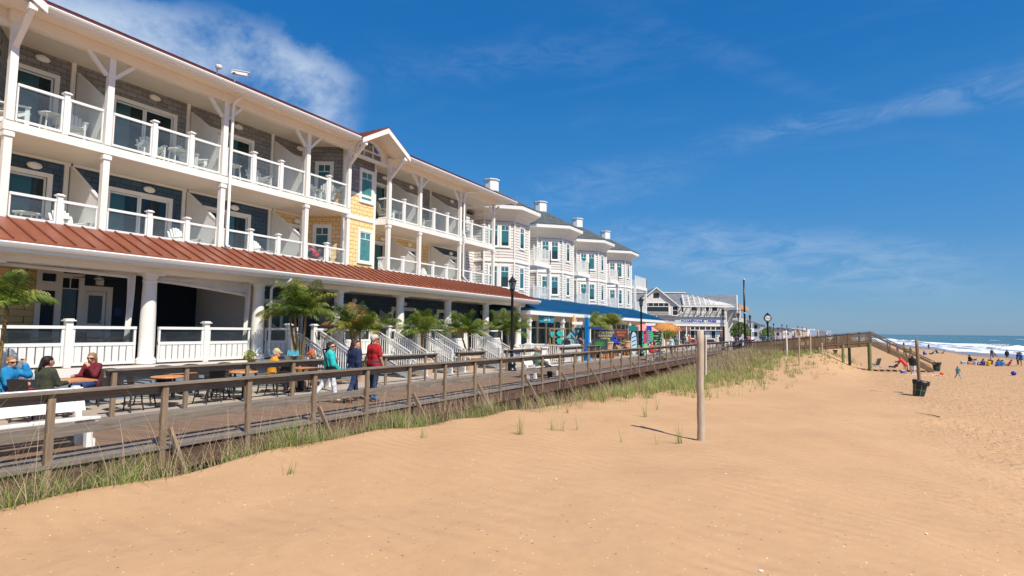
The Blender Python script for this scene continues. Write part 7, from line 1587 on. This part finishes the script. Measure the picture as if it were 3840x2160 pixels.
# stools, bar table with planters
def make_stool():
    r = thing('bar_stool', '', 'stool', O3()); m = plain('bamboo', lin((224, 150, 84)), .5, .15, 10); b = MB(); b.lathe([(.17, .70), (.18, .73), (.17, .76)], n=18); b.build('seat', m, r)
    for a in range(4): t = a * PI / 2 + .8; b = MB(); b.tube([(.13 * math.cos(t), .13 * math.sin(t), .70), (.24 * math.cos(t), .24 * math.sin(t), 0)], .022, 7); b.build('leg', m, r)
    b = MB()
    for z, q in ((.2, .2), (.42, .17)):
        pts = [(q * math.cos(a * PI / 2 + .8), q * math.sin(a * PI / 2 + .8), z) for a in range(5)]
        for p, c in zip(pts, pts[1:]): b.tube([p, c], .012, 5)
    b.build('stretcher', m, r); return r
stl = make_stool()
for x, y, lab in [(-14.5, 39.6, 'bamboo stool left of the pot on the round bar table'), (-14.55, 40.1, 'bamboo stool in front of the pot on the round bar table'), (-15.2, 43.4, 'bamboo stool under the blue hooded person'), (-15.25, 44.3, 'empty bamboo stool just right of the blue hooded person'), (-15.1, 46.4, 'bamboo stool under the right hand pot and bar table')]: place(stl, lab, (x, y, 0), 0, 'bamboo stools at the shop bar')
for x, y, lab in [(-15.0, 41.1, 'left high bar table, between the menu sign and the hooded person'), (-15.6, 46.0, 'right high bar table, beside the surfboards')]:
    r = thing('bar_table', lab, 'table', (x, y, 0)); b = MB(); b.lathe([(.42, 1.0), (.43, 1.03), (.42, 1.05)], n=22); b.build('tabletop', wood_table, r, world=False); b = MB(); b.cyl((0, 0, 0), (0, 0, 1), .06); b.build('pedestal', vinyl, r, world=False)
for x, y, lab in [(-14.6, 40.5, 'big clay pot with yellow flowers in front of the blue hooded person'), (-15.2, 46.7, 'big clay pot with yellow flowers on the right, by the surfboards')]:
    planter(x, y, .38, .62, lab, z=.72 if False else .62)
    shrub('flower_plant', 'low yellow flowering plant in the pot ' + ('left' if x > -15 else 'right') + ' of the hooded person', x, y, 1.16, .34, .18, 320, [L_md, L_yl], int(y))
bk = thing('stool_table', 'low dark crate carrying the left clay pot', 'crate', (-14.6, 40.5, 0)); b = MB(); b.box(-.32, .32, -.32, .32, 0, .6); b.box(-.34, .34, -.34, .34, .56, .615); b.build('crate', wood_dark, bk, world=False)
bk = thing('stool_table', 'low dark crate carrying the right clay pot', 'crate', (-15.2, 46.7, 0)); b = MB(); b.box(-.32, .32, -.32, .32, 0, .6); b.box(-.34, .34, -.34, .34, .56, .615); b.build('crate', wood_dark, bk, world=False)
# surfboards and boogie boards standing in front of the racks
def board(label, x, y, w, h, c1, c2, name='surfboard', z=0, rz=R_(30)):
    p = thing(name, label, 'board', (x, y, z), rz, 'boards for sale at the shops'); n = 24; b = MB(); pts = [(w / 2 * (abs(math.cos(t)) ** .7) * (1 if math.cos(t) > 0 else -1), 0, h / 2 + h / 2 * math.sin(t)) for t in [2 * PI * k / n for k in range(n)]]; b.prism(pts, (0, .05, 0)); b.build('board', c1, p, world=False)
    b = MB()
    for k in range(4): zz = h * (.2 + k * .18); b.beam((-w * .35, -.004, zz), (w * .35, -.004, zz + h * .08), .008, h * .045, (0, 0, 1))
    b.build('stripes', c2, p, world=False)
board('pale blue patterned surfboard standing left of the second street lamp', -15.2, 48.7, .5, 2.0, plain('pale_blue_board2', lin((190, 220, 232)), .4), plain('navy_stripe', lin((60, 100, 160)), .4))
board('plain turquoise surfboard standing just left of the second street lamp', -14.9, 50.6, .42, 2.0, teal_paint, plain('mint_stripe', lin((130, 220, 206)), .4))
for i, (x, y, c, d, lab) in enumerate([(-14.3, 49.3, (230, 80, 60), (30, 90, 190), 'red topped boogie board hanging right of the second street lamp'), (-14.3, 49.9, (120, 150, 190), (30, 90, 190), 'pale blue boogie board hanging right of the red topped one'), (-14.2, 50.5, (90, 200, 110), (30, 90, 190), 'green boogie board, rightmost of the hanging boards')]):
    board(lab, x, y, .45, 1.2, plain('bb_%d' % i, lin(c), .4), plain('bb_s%d' % i, lin(d), .4), 'boogie_board', .95)
for i, (x, y, c, lab) in enumerate([(-14.2, 48.9, (120, 230, 120), 'lime skimboard leaning at the foot of the second street lamp'), (-14.1, 50.2, (220, 224, 226), 'white skimboard leaning right of the lime one')]):
    board(lab, x, y, .45, 1.0, plain('sk_%d' % i, lin(c), .4), plain('sk_s%d' % i, lin((90, 110, 160)), .4), 'skimboard')
bs = thing('board_stand', 'white and blue rack frame holding the hanging boogie boards', 'rack', (-14.2, 49.9, 0)); b = MB(); b.box(-.04, .04, -.9, -.84, 0, 2.3); b.box(-.04, .04, .84, .9, 0, 2.3); b.box(-.04, .04, -.9, .9, 2.24, 2.3); b.build('frame', steel, bs, world=False); b = MB(); [b.box(.0, .06, -.75 + i * .4, -.5 + i * .4, 2.15, 2.55) for i in range(4)]; b.build('blue_bags', plain('blue_bag', lin((24, 70, 190)), .6), bs, world=False)
hw = thing('hat_display', 'black wall of hanging caps and sandals with yellow inflatables beside it', 'display rack', (-15.0, 54.0, 0), R_(-8)); b = MB(); b.box(-.05, .05, -1.7, 1.7, .1, 2.05); b.build('panel', rubber, hw, world=False)
rd = random.Random(3); cols_ = [cloth('goods%d' % i, c) for i, c in enumerate([(40, 90, 60), (70, 60, 60), (60, 170, 110), (120, 90, 80), (180, 170, 150), (40, 50, 80)])]; b = MB()
for i in range(12):
    for j in range(8): b.k = rd.randrange(6); yy, zz = -1.55 + i * .28, .25 + j * .23; b.beam((.06, yy, zz), (.13, yy + .14, zz + rd.uniform(-.03, .03)), .10, .09)
b.build('caps', cols_, hw, world=False)
b = MB(); b.lathe([(.02, 0), (.26, .1), (.34, .32), (.22, .5), (.16, .55), (.22, .66), (.2, .8), (.03, .9)], (.2, -2.0, .8), 12); b.build('inflatable', plain('yellow_inflatable', lin((220, 220, 60)), .3), hw, True, world=False)
bx = thing('planter_box', 'big tan square planter box with a green shrub behind the thatched umbrella', 'planter', (-17.2, 66.4, 0)); b = MB(); b.box(-.9, .9, -.9, .9, 0, 1.15); b.box(-.96, .96, -.96, .96, 1.15, 1.25); b.build('box', plain('tan_planter', lin((204, 160, 118)), .7), bx, world=False)
shrub('green_shrub', 'bushy green shrub growing in the tan planter box', -17.2, 66.4, 1.2, 1.5, 1.4, 2600, [L_dk, L_md, L_yl], 5, 'shrub', .16)
shrub('green_shrub', 'dark green tree crown behind the open corner of the fries shop', -13.2, 101, 1.3, 1.7, 2.4, 2200, [L_dk, L_md], 6, 'shrub', .2); shrub('green_shrub', 'green shrub left of the clock post', -11.6, 128, .6, 1.6, 2.4, 1600, [L_dk, L_md], 7, 'shrub', .2)
sb = thing('surfboard_sign', 'white upright surfboard shaped sign by the fourth street lamp', 'sign', (-10.2, 80.2, 0)); b = MB(); b.prism([(.24 * math.cos(t), 0, 1.1 + .8 * math.sin(t)) for t in [2 * PI * k / 20 for k in range(20)]], (0, .05, 0)); b.build('board', vinyl, sb, world=False); b = MB(); b.box(-.03, .03, .05, .1, 0, 1.2); b.build('stake', wood_dark, sb, world=False)
# bins
tb = thing('barrel_bin', 'round slatted tan bin behind the corner rail of the boardwalk', 'bin', (-9.2, 66.9, 0)); b = MB(); b.lathe([(.36, 0), (.38, .1), (.38, .95), (.41, .97), (.40, 1.04), (.2, 1.05)], n=20); b.build('drum', wood_tan, tb, world=False)
def lattice_bin(label, x, y, tilt, m):
    z = zsand(x, y) - .04; p = thing('mesh_bin', label, 'bin', (x, y, z), 0, 'green bins on the beach'); p.rotation_euler = tilt; r0, r1, h_ = .25, .34, .82
    b = MB(); b.lathe([(r0 - .01, .03), (r1 - .012, h_)], n=20, caps=False); b.build('liner', plain('dark_green_liner', (.02, .035, .032), .5, .3, 6), p, world=False)
    b = MB()
    for k in range(7): t = 2 * PI * k / 7; b.beam((r0 * math.cos(t), r0 * math.sin(t), 0), (r1 * math.cos(t), r1 * math.sin(t), h_), .022, .016)
    for q in (.03, .45, .97): rr = r0 + (r1 - r0) * q; [b.beam((rr * math.cos(2 * PI * k / 16), rr * math.sin(2 * PI * k / 16), h_ * q), (rr * math.cos(2 * PI * (k + 1) / 16), rr * math.sin(2 * PI * (k + 1) / 16), h_ * q), .012, .02) for k in range(16)]
    b.build('wire_frame', m, p, world=False)
    b = MB(); n = 28; v = []
    for j, (rr, zz) in enumerate(((r1 + .02, h_ - .16), (r1 + .05, h_ - .02), (r1 + .03, h_ + .04), (r1 - .05, h_ + .03), (r1 - .07, h_ - .06))): v += [(rr * (1 + .05 * math.sin(k * 2.3 + j)) * math.cos(2 * PI * k / n), rr * (1 + .05 * math.sin(k * 2.3 + j)) * math.sin(2 * PI * k / n), zz + .03 * math.sin(k * 1.7)) for k in range(n)]
    b.add(v, [(i * n + k, i * n + (k + 1) % n, (i + 1) * n + (k + 1) % n, (i + 1) * n + k) for i in range(4) for k in range(n)]); b.build('bin_bag', rubber, p, True, world=False)
grn = plain('pale_green_wire', lin((120, 150, 132)), .6)
lattice_bin('tilted green wire bin with a black bag at the foot of the leaning timber pole', 3.95, 36.75, (R_(3), R_(9), .3), grn); lattice_bin('upright green wire bin at the foot of the beach walkway stairs', 8.6, 66.2, (0, 0, 0), grn); lattice_bin('small green bin far beyond the beach walkway', .6, 118, (0, 0, 0), plain('dull_green', lin((80, 130, 110)), .5))
# poles and stakes
def stake(name, label, x, y, r_, h_, tilt=(0, 0), m=wood_pole, group=None, cat='post'):
    z = zsand(x, y); p = thing(name, label, cat, (x, y, z), 0, group); b = MB(); n = 9; rd = random.Random(int(x * 31 + y)); b.tube([(tilt[0] * h_ * i / n + .004 * rd.gauss(0, 1), tilt[1] * h_ * i / n, -.3 + (h_ + .3) * i / n) for i in range(n + 1)], [r_ * (1.05 - .08 * i / n) for i in range(n + 1)], 18); b.build('shaft', m, p, True, world=False); return p
tp = stake('timber_post', 'tall weathered round timber post standing alone on the dune with a white gauge board', -2.77, 14.04, 0.086, 2.62, (.010, .0))
b = MB(); sd_ = Vector((rt.x, rt.y, 0)); off_ = sd_ * .125; q0 = off_ + Vector((0, 0, 1.56)); bd_ = Vector((sd_.y, -sd_.x, 0))
b.prism([tuple(q0 + Vector((0, 0, -.02)) - bd_ * .10), tuple(q0 + bd_ * .06), tuple(q0 + bd_ * .06 + Vector((.02, 0, .95))), tuple(q0 - bd_ * .10 + Vector((.02, 0, .95)))], tuple(sd_ * .02)); b.build('gauge_board', plain('white_gauge', lin((226, 220, 210)), .6), tp, world=False)
b = MB()
for k in range(7): z = 1.62 + k * .13; c = off_ + sd_ * .022 + Vector((.002 * k, 0, z)); b.prism([tuple(c - bd_ * .05), tuple(c + bd_ * .03), tuple(c + bd_ * .03 + Vector((0, 0, .035))), tuple(c - bd_ * .05 + Vector((0, 0, .035)))], tuple(sd_ * .003))
b.build('gauge_marks', red_letter, tp, world=False)
st_ = thing('sticker', 'small white sticker low on the gauge board of the round timber post', 'sticker', (0, 0, 0)); bpy.data.objects.remove(st_)
stake('square_pole', 'slim square timber pole leaning beside the tilted bin', 4.12, 37.6, .085, 3.0, (-.02, .0), wood_z)
stake('thin_stake', 'thin weathered stake at the edge of the dune grass', -2.3, 51.5, .05, 2.45, (.005, 0)); stake('thin_stake', 'short bent stake before the beach walkway, left of the first pile', -1.75, 60.5, .08, 1.95, (.02, 0)); stake('thin_stake', 'shortest stake before the beach walkway, right of the bent one', -.75, 60.5, .06, 1.35, (.0, 0))
stake('white_stake', 'pale marker stake in the grass against the walkway rail', -3.7, 60.0, .07, 2.35, (-.01, 0), vinyl)
for i, (x, y, h_) in enumerate([(-3.6, 72.5, 2.5), (-3.1, 72.5, 2.4), (-1.4, 80, 2.7), (-.5, 80, 2.6)]): stake('wooden_pile', 'pale pile showing above the walkway rail, number %s from the left' % ('one', 'two', 'three', 'four')[i], x, y, .12, h_, group='piles beyond the walkway rail')
# beach things
def on(x, y): return zsand(x, y)
ball = thing('beach_ball', 'blue and white beach ball on the sand at the right', 'ball', (14.44, 67.6, on(14.44, 67.6) + .2)); b = MB(); b.lathe([(.2 * math.sin(PI * k / 10) + .001, -.2 * math.cos(PI * k / 10)) for k in range(11)], n=16, caps=False); b.build('ball', plain('ball_blue', lin((50, 60, 170)), .3), ball, True, world=False)
def cooler(label, x, y, c, w=.5, h_=.42, name='cooler'): p = thing(name, label, 'cooler', (x, y, on(x, y)), .4); b = MB(); b.prism([(-w / 2, -.17, 0), (w / 2, -.17, 0), (w / 2, .17, 0), (-w / 2, .17, 0)], (0, 0, h_ * .8)); b.build('tub', plain('c_%d' % c[0], lin(c), .4), p, world=False); b = MB(); b.box(-w / 2 - .02, w / 2 + .02, -.19, .19, h_ * .8, h_); b.build('lid', vinyl, p, world=False)
cooler('white cooler with a blue base at the left of the beach circle', 15.8, 98.6, (120, 170, 190)); cooler('orange brown box under the person in black at the beach circle', 16.35, 97.6, (210, 120, 70), .5, .46, 'storage_box'); cooler('small blue pail box by the person in the red jacket', 5.5, 61.3, (60, 110, 190), .22, .3, 'sand_pail'); cooler('small teal box left of the lone dark sitter', 19.4, 152, (80, 190, 170), .6, .4)
def towel(label, x, y, w, l_, rz, c1, c2):
    p = thing('beach_towel', label, 'towel', (x, y, on(x, y) + .01), rz, 'towels on the sand'); b = MB(); n = 12
    v = [(-w / 2 + w * i / n, -l_ / 2 + l_ * j / 5, .03 + .05 * math.sin(i * 1.9 + j) * math.sin(j * 1.3 + i)) for j in range(6) for i in range(n + 1)]; f = []
    for j in range(5):
        for i in range(n): f.append((j * (n + 1) + i, j * (n + 1) + i + 1, (j + 1) * (n + 1) + i + 1, (j + 1) * (n + 1) + i))
    b.add(v, f); b.mi = [(k // 1) % 2 for k in range(len(f))]; b.build('towel', [cloth('t%d' % c1[0], c1), cloth('u%d' % c2[1], c2)], p, world=False)
towel('crumpled red and white towel right of the walkway stairs', 7.4, 60.4, 2.6, 1.1, .2, (230, 230, 230), (220, 90, 90)); towel('wide purple and white blanket under the beach circle', 18.2, 97.4, 5.6, 3.0, .1, (180, 170, 220), (220, 220, 230)); towel('pale towel under the blue sitter', 17.2, 143.5, 5.0, 2.0, .1, (210, 220, 226), (170, 200, 220)); towel('purple towel under the walkway stairs', 5.3, 73.5, 1.5, .8, .2, (90, 80, 150), (200, 200, 220))
bag2 = thing('beach_bag', 'orange and white beach bag on the crumpled towel', 'bag', (8.2, 60.3, on(8.2, 60.3) + .05)); b = MB(); b.lathe([(.12, 0), (.17, .1), (.13, .22), (.04, .26)], n=12); b.build('bag', cloth('orange_bag', (236, 120, 40)), bag2, True, world=False)
bc = thing('beach_chair', 'low folding beach chair with a striped sling under the walkway', 'beach chair', (4.2, 74.5, on(4.2, 74.5)), .8); b = MB(); b.tube([(-.3, .4, .02), (-.3, -.3, .5), (-.3, -.5, .95)], .02, 6); b.tube([(.3, .4, .02), (.3, -.3, .5), (.3, -.5, .95)], .02, 6); b.tube([(-.3, -.4, .02), (-.3, .5, .3), (.3, .5, .3), (.3, -.4, .02)], .02, 6); b.build('frame', steel, bc, world=False); b = MB(); b.prism([(-.28, .4, .28), (.28, .4, .28), (.28, -.25, .18), (-.28, -.25, .18)], (0, 0, .02)); b.prism([(-.28, -.25, .2), (.28, -.25, .2), (.28, -.55, .95), (-.28, -.55, .95)], (0, -.02, 0)); b.build('sling', cloth('dark_sling', (70, 80, 86)), bc, world=False)
for x, y, L, a, lab in [(3.0, 25.7, 1.0, -.9, 'curved dry stick lying on the smooth sand below the tilted bin'), (3.2, 38.4, .5, -.6, 'small dark twig left of the tilted bin')]:
    p = thing('driftwood_stick', lab, 'stick', (x, y, on(x, y) + .02), a); b = MB(); b.tube([(L * (i / 8 - .5), .12 * L * math.sin(PI * i / 8), .02) for i in range(9)], [.004 + .016 * (i / 8) for i in range(9)], 6); b.build('stick', plain('dark_driftwood', lin((92, 66, 50)), .9, .3, 9), p, world=False)
for i, (x, y) in enumerate([(-1.5, 9.5), (-.6, 5.6), (1.2, 11), (-3.5, 7.5), (.9, 8.2)]):
    rd = random.Random(i); p = thing('shell_fragment', 'small pale shell fragment on the smooth sand', 'shell', (x, y, zsand(x, y) + .012), rd.uniform(0, 6), 'shell fragments on the near sand'); b = MB(); b.lathe([(.001, 0), (.012, .003), (.017, .001), (.016, -.006)], n=9); b.v = [(a * 1.3, c, z) for a, c, z in b.v]; b.build('shell', plain('shell_white', (.8, .76, .72), .4), p, world=False)
# ---------------------------------------------------------------- grass
def gmat(name, c):
    s = NT(name); n = s.noise(s.geo.outputs['Position'], 1.3, 3); s.col(s.ramp(n, [(.3, tuple(x * .65 for x in c)), (.7, tuple(min(1, x * 1.35) for x in c))])); s.rough(.6)
    tr = s.n('ShaderNodeBsdfTranslucent'); tr.inputs['Color'].default_value = (*[min(1, x * 1.5) for x in c], 1); mx = s.n('ShaderNodeMixShader'); mx.inputs[0].default_value = .25; s.l(s.b.outputs[0], mx.inputs[1]); s.l(tr.outputs[0], mx.inputs[2]); s.l(mx.outputs[0], s.out.inputs[0]); return s.m
GR = [gmat('grass_green', (.12, .20, .035)), gmat('grass_yellow_green', (.27, .31, .06)), gmat('grass_straw', (.46, .35, .21)), gmat('grass_brown', (.25, .17, .11))]
def blades(name, pts, rng_, parent=None):
    """pts: x, y, z, height, width, lean direction, lean amount, material"""
    P = np.array(pts, float); n = len(P); seg = 4; V = np.zeros((n, seg * 2 + 1, 3)); ca, sa = np.cos(P[:, 5]), np.sin(P[:, 5]); wx, wy = -np.sin(P[:, 5] + P[:, 8]), np.cos(P[:, 5] + P[:, 8])
    for s_ in range(seg + 1):
        t = s_ / seg; hz = P[:, 3] * (t - .25 * P[:, 6] * t * t); out = P[:, 3] * P[:, 6] * t ** 1.8; w = P[:, 4] * (1 - t * .85) * .5; cx = P[:, 0] + ca * out; cy = P[:, 1] + sa * out; cz = P[:, 2] + hz
        if s_ < seg: V[:, s_ * 2] = np.stack([cx - wx * w, cy - wy * w, cz], 1); V[:, s_ * 2 + 1] = np.stack([cx + wx * w, cy + wy * w, cz], 1)
        else: V[:, s_ * 2] = np.stack([cx, cy, cz], 1)
    base = np.arange(n)[:, None] * (seg * 2 + 1); Q = np.concatenate([base + np.array([[2 * i, 2 * i + 1, 2 * i + 3, 2 * i + 2]]) for i in range(seg - 1)]); T_ = base + np.array([[2 * seg - 2, 2 * seg - 1, 2 * seg]])
    me = bpy.data.meshes.new(name); v = V.reshape(-1, 3); me.from_pydata(v.tolist(), [], Q.tolist() + T_.tolist())
    for m in GR: me.materials.append(m)
    me.polygons.foreach_set('material_index', list(np.tile(P[:, 7].astype(int), seg - 1)) + list(P[:, 7].astype(int))); o = bpy.data.objects.new(name, me); COL.objects.link(o); return o
rd = random.Random(77); WD = R_(165); pts = []
def clump(x, y, n, h, w, mats, sp=.10, lean=.5, z=None):
    z = zsand(x, y) if z is None else z
    for _ in range(n):
        px, py = x + rd.gauss(0, sp), y + rd.gauss(0, sp); hh = h * rd.uniform(.45, 1.15); d = WD + rd.gauss(0, .9) if rd.random() < .6 else rd.uniform(0, 2 * PI)
        pts.append((px, py, z - .04, hh, w * rd.uniform(.7, 1.3), d, lean * rd.uniform(.3, 1.5), rd.choices((0, 1, 2, 3), mats)[0], rd.uniform(-.6, .6)))
y = 1.5
while y < 15:                                     # the tangle in the hollow beside the boardwalk
    dens = (math.sin(y * 1.9 + 1) * .5 + .5) ** .7 * (.6 + .4 * math.sin(y * 4.7))
    for _ in range(10):
        x = -8.52 - abs(rd.gauss(0, .42))
        if x < -9.8 or rd.random() > .35 + dens: continue
        clump(x, y + rd.uniform(0, .3), int(20 * dens) + 6, .38 + .26 * dens, .010, (6, 4.5, 3, 2), .11, 1.1)
    for _ in range(3): clump(rd.uniform(-9.6, -8.5), y + rd.uniform(-.1, .1), rd.randint(3, 9), rd.uniform(1.0, 1.75), .0075, (0, .2, 8, 2.0), .2, .75)
    y += .16
while y < 66:                                     # thinner with distance
    far = (y - 15) / 50; hw_ = 1.0 + 1.5 * min(1, max(0, (y - 18) / 12))
    for _ in range(int(9 + 6 * far)):
        x = -9.6 + abs(rd.gauss(0, hw_ * .9)); 
        if x > -8.2 + hw_ * 1.9: continue
        m = (1.5, 1.8, 4.5, 4) if x < -8.0 + far * 2.5 else (4, 5, 2, .6)
        clump(x, y + rd.uniform(0, .5), 9, .8, .010 + .02 * far, m, .18, .85)
    y += .30 + .25 * far
for _ in range(740):                              # green beach grass on the dune
    y = 20 + 45 * rd.random() ** .8; lim = lerp(y, [(20, -6.8), (28, -5.6), (38, -3.6), (50, -1.2), (64, 1.0)])
    x = rd.uniform(-8.6, lim); q = (x + 8.6) / (lim + 8.6)
    if rd.random() < q ** 1.5 * .85 - .1: continue
    clump(x, y, 13, .62 if q < .8 else .45, .014 + .018 * y / 60, (4.5, 5, 1.2, .3), .13, .45)
for _ in range(900):
    y = rd.uniform(40, 66); x = -9.5 + abs(rd.gauss(0, 1.7)) + (y - 40) * .06; clump(x, y, 7, .95, .028, (.3, .6, 4, 6), .25, .4)
for _ in range(500): y = rd.uniform(66, 105); x = rd.uniform(-4.0, 3.0 - (y - 66) * .02); clump(x, y, 6, .7, .04, (2, 3, 3, 3), .3, .4) if not (64 < y < 68) and rd.random() < .35 - x * .08 else None
gr = blades('dune_grass', pts, rd); tag(gr, 'green and straw coloured dune grass growing beside the boardwalk', 'grass', kind='stuff')
for i, (x, y, n, h_, mt, lab) in enumerate([
    (-7.02, 5.75, 16, .34, (3, 4, 3, 1), 'low grass tuft spilling over the sand edge, nearest the camera'),
    (-6.0, 11.0, 26, .62, (2, 4, 3, 2), 'grass tuft with brown bases left of the middle of the dune'), (-5.85, 12.3, 18, .55, (5, 4, 1, 0), 'upright green tuft, left of a pair on the dune'), (-5.65, 12.5, 12, .60, (4, 3, 1, 1), 'upright green tuft, right of a pair on the dune'), (-5.49, 12.95, 7, .42, (5, 4, 0, 0), 'small three bladed green tuft right of the pair'),
    (-4.07, 12.1, 5, .40, (2, 5, 1, 0), 'very thin tuft halfway to the round timber post'), (-3.36, 12.5, 5, .42, (5, 3, 0, 0), 'thin tuft just left of the round timber post tuft'), (-2.96, 12.75, 22, .52, (6, 4, 0, 0), 'bright green tuft beside the shadow left of the round timber post'),
    (-5.07, 17.4, 18, .66, (6, 3, 0, 0), 'green tuft alone on the bare sand above the post shadow'), (-5.37, 19.8, 12, .62, (4, 3, 1, 1), 'tuft behind the lone green tuft'), (-5.39, 14.9, 4, .34, (3, 3, 2, 0), 'wispy tuft on the bare sand left of the post shadow'), (-7.0, 15.8, 12, .42, (2, 2, 3, 2), 'brownish tuft near the sand edge'),
    (-7.4, 9.4, 9, .4, (3, 4, 2, 0), 'small tuft on the sand edge below the first brace'), (-6.2, 21.5, 8, .4, (3, 3, 2, 2), 'sparse tuft near the far bare patch')]):
    pts = []; clump(x, y, n, h_, .010, mt, .035, .45); g = blades('grass_tuft', pts, rd); tag(g, lab, 'grass', 'single grass tufts on the bare sand')
pts = []
for _ in range(46): y = rd.uniform(24, 62); lim = lerp(y, [(20, -6.8), (28, -5.6), (38, -3.6), (50, -1.2), (64, 1.0)]); clump(lim + rd.uniform(-.4, 1.6), y, 8, .38, .02, (4, 5, 1, 0), .10, .4)
tag(blades('sparse_dune_grass', pts, rd), 'scattered light green grass sprouting at the edge of the dune grass', 'grass', kind='stuff')
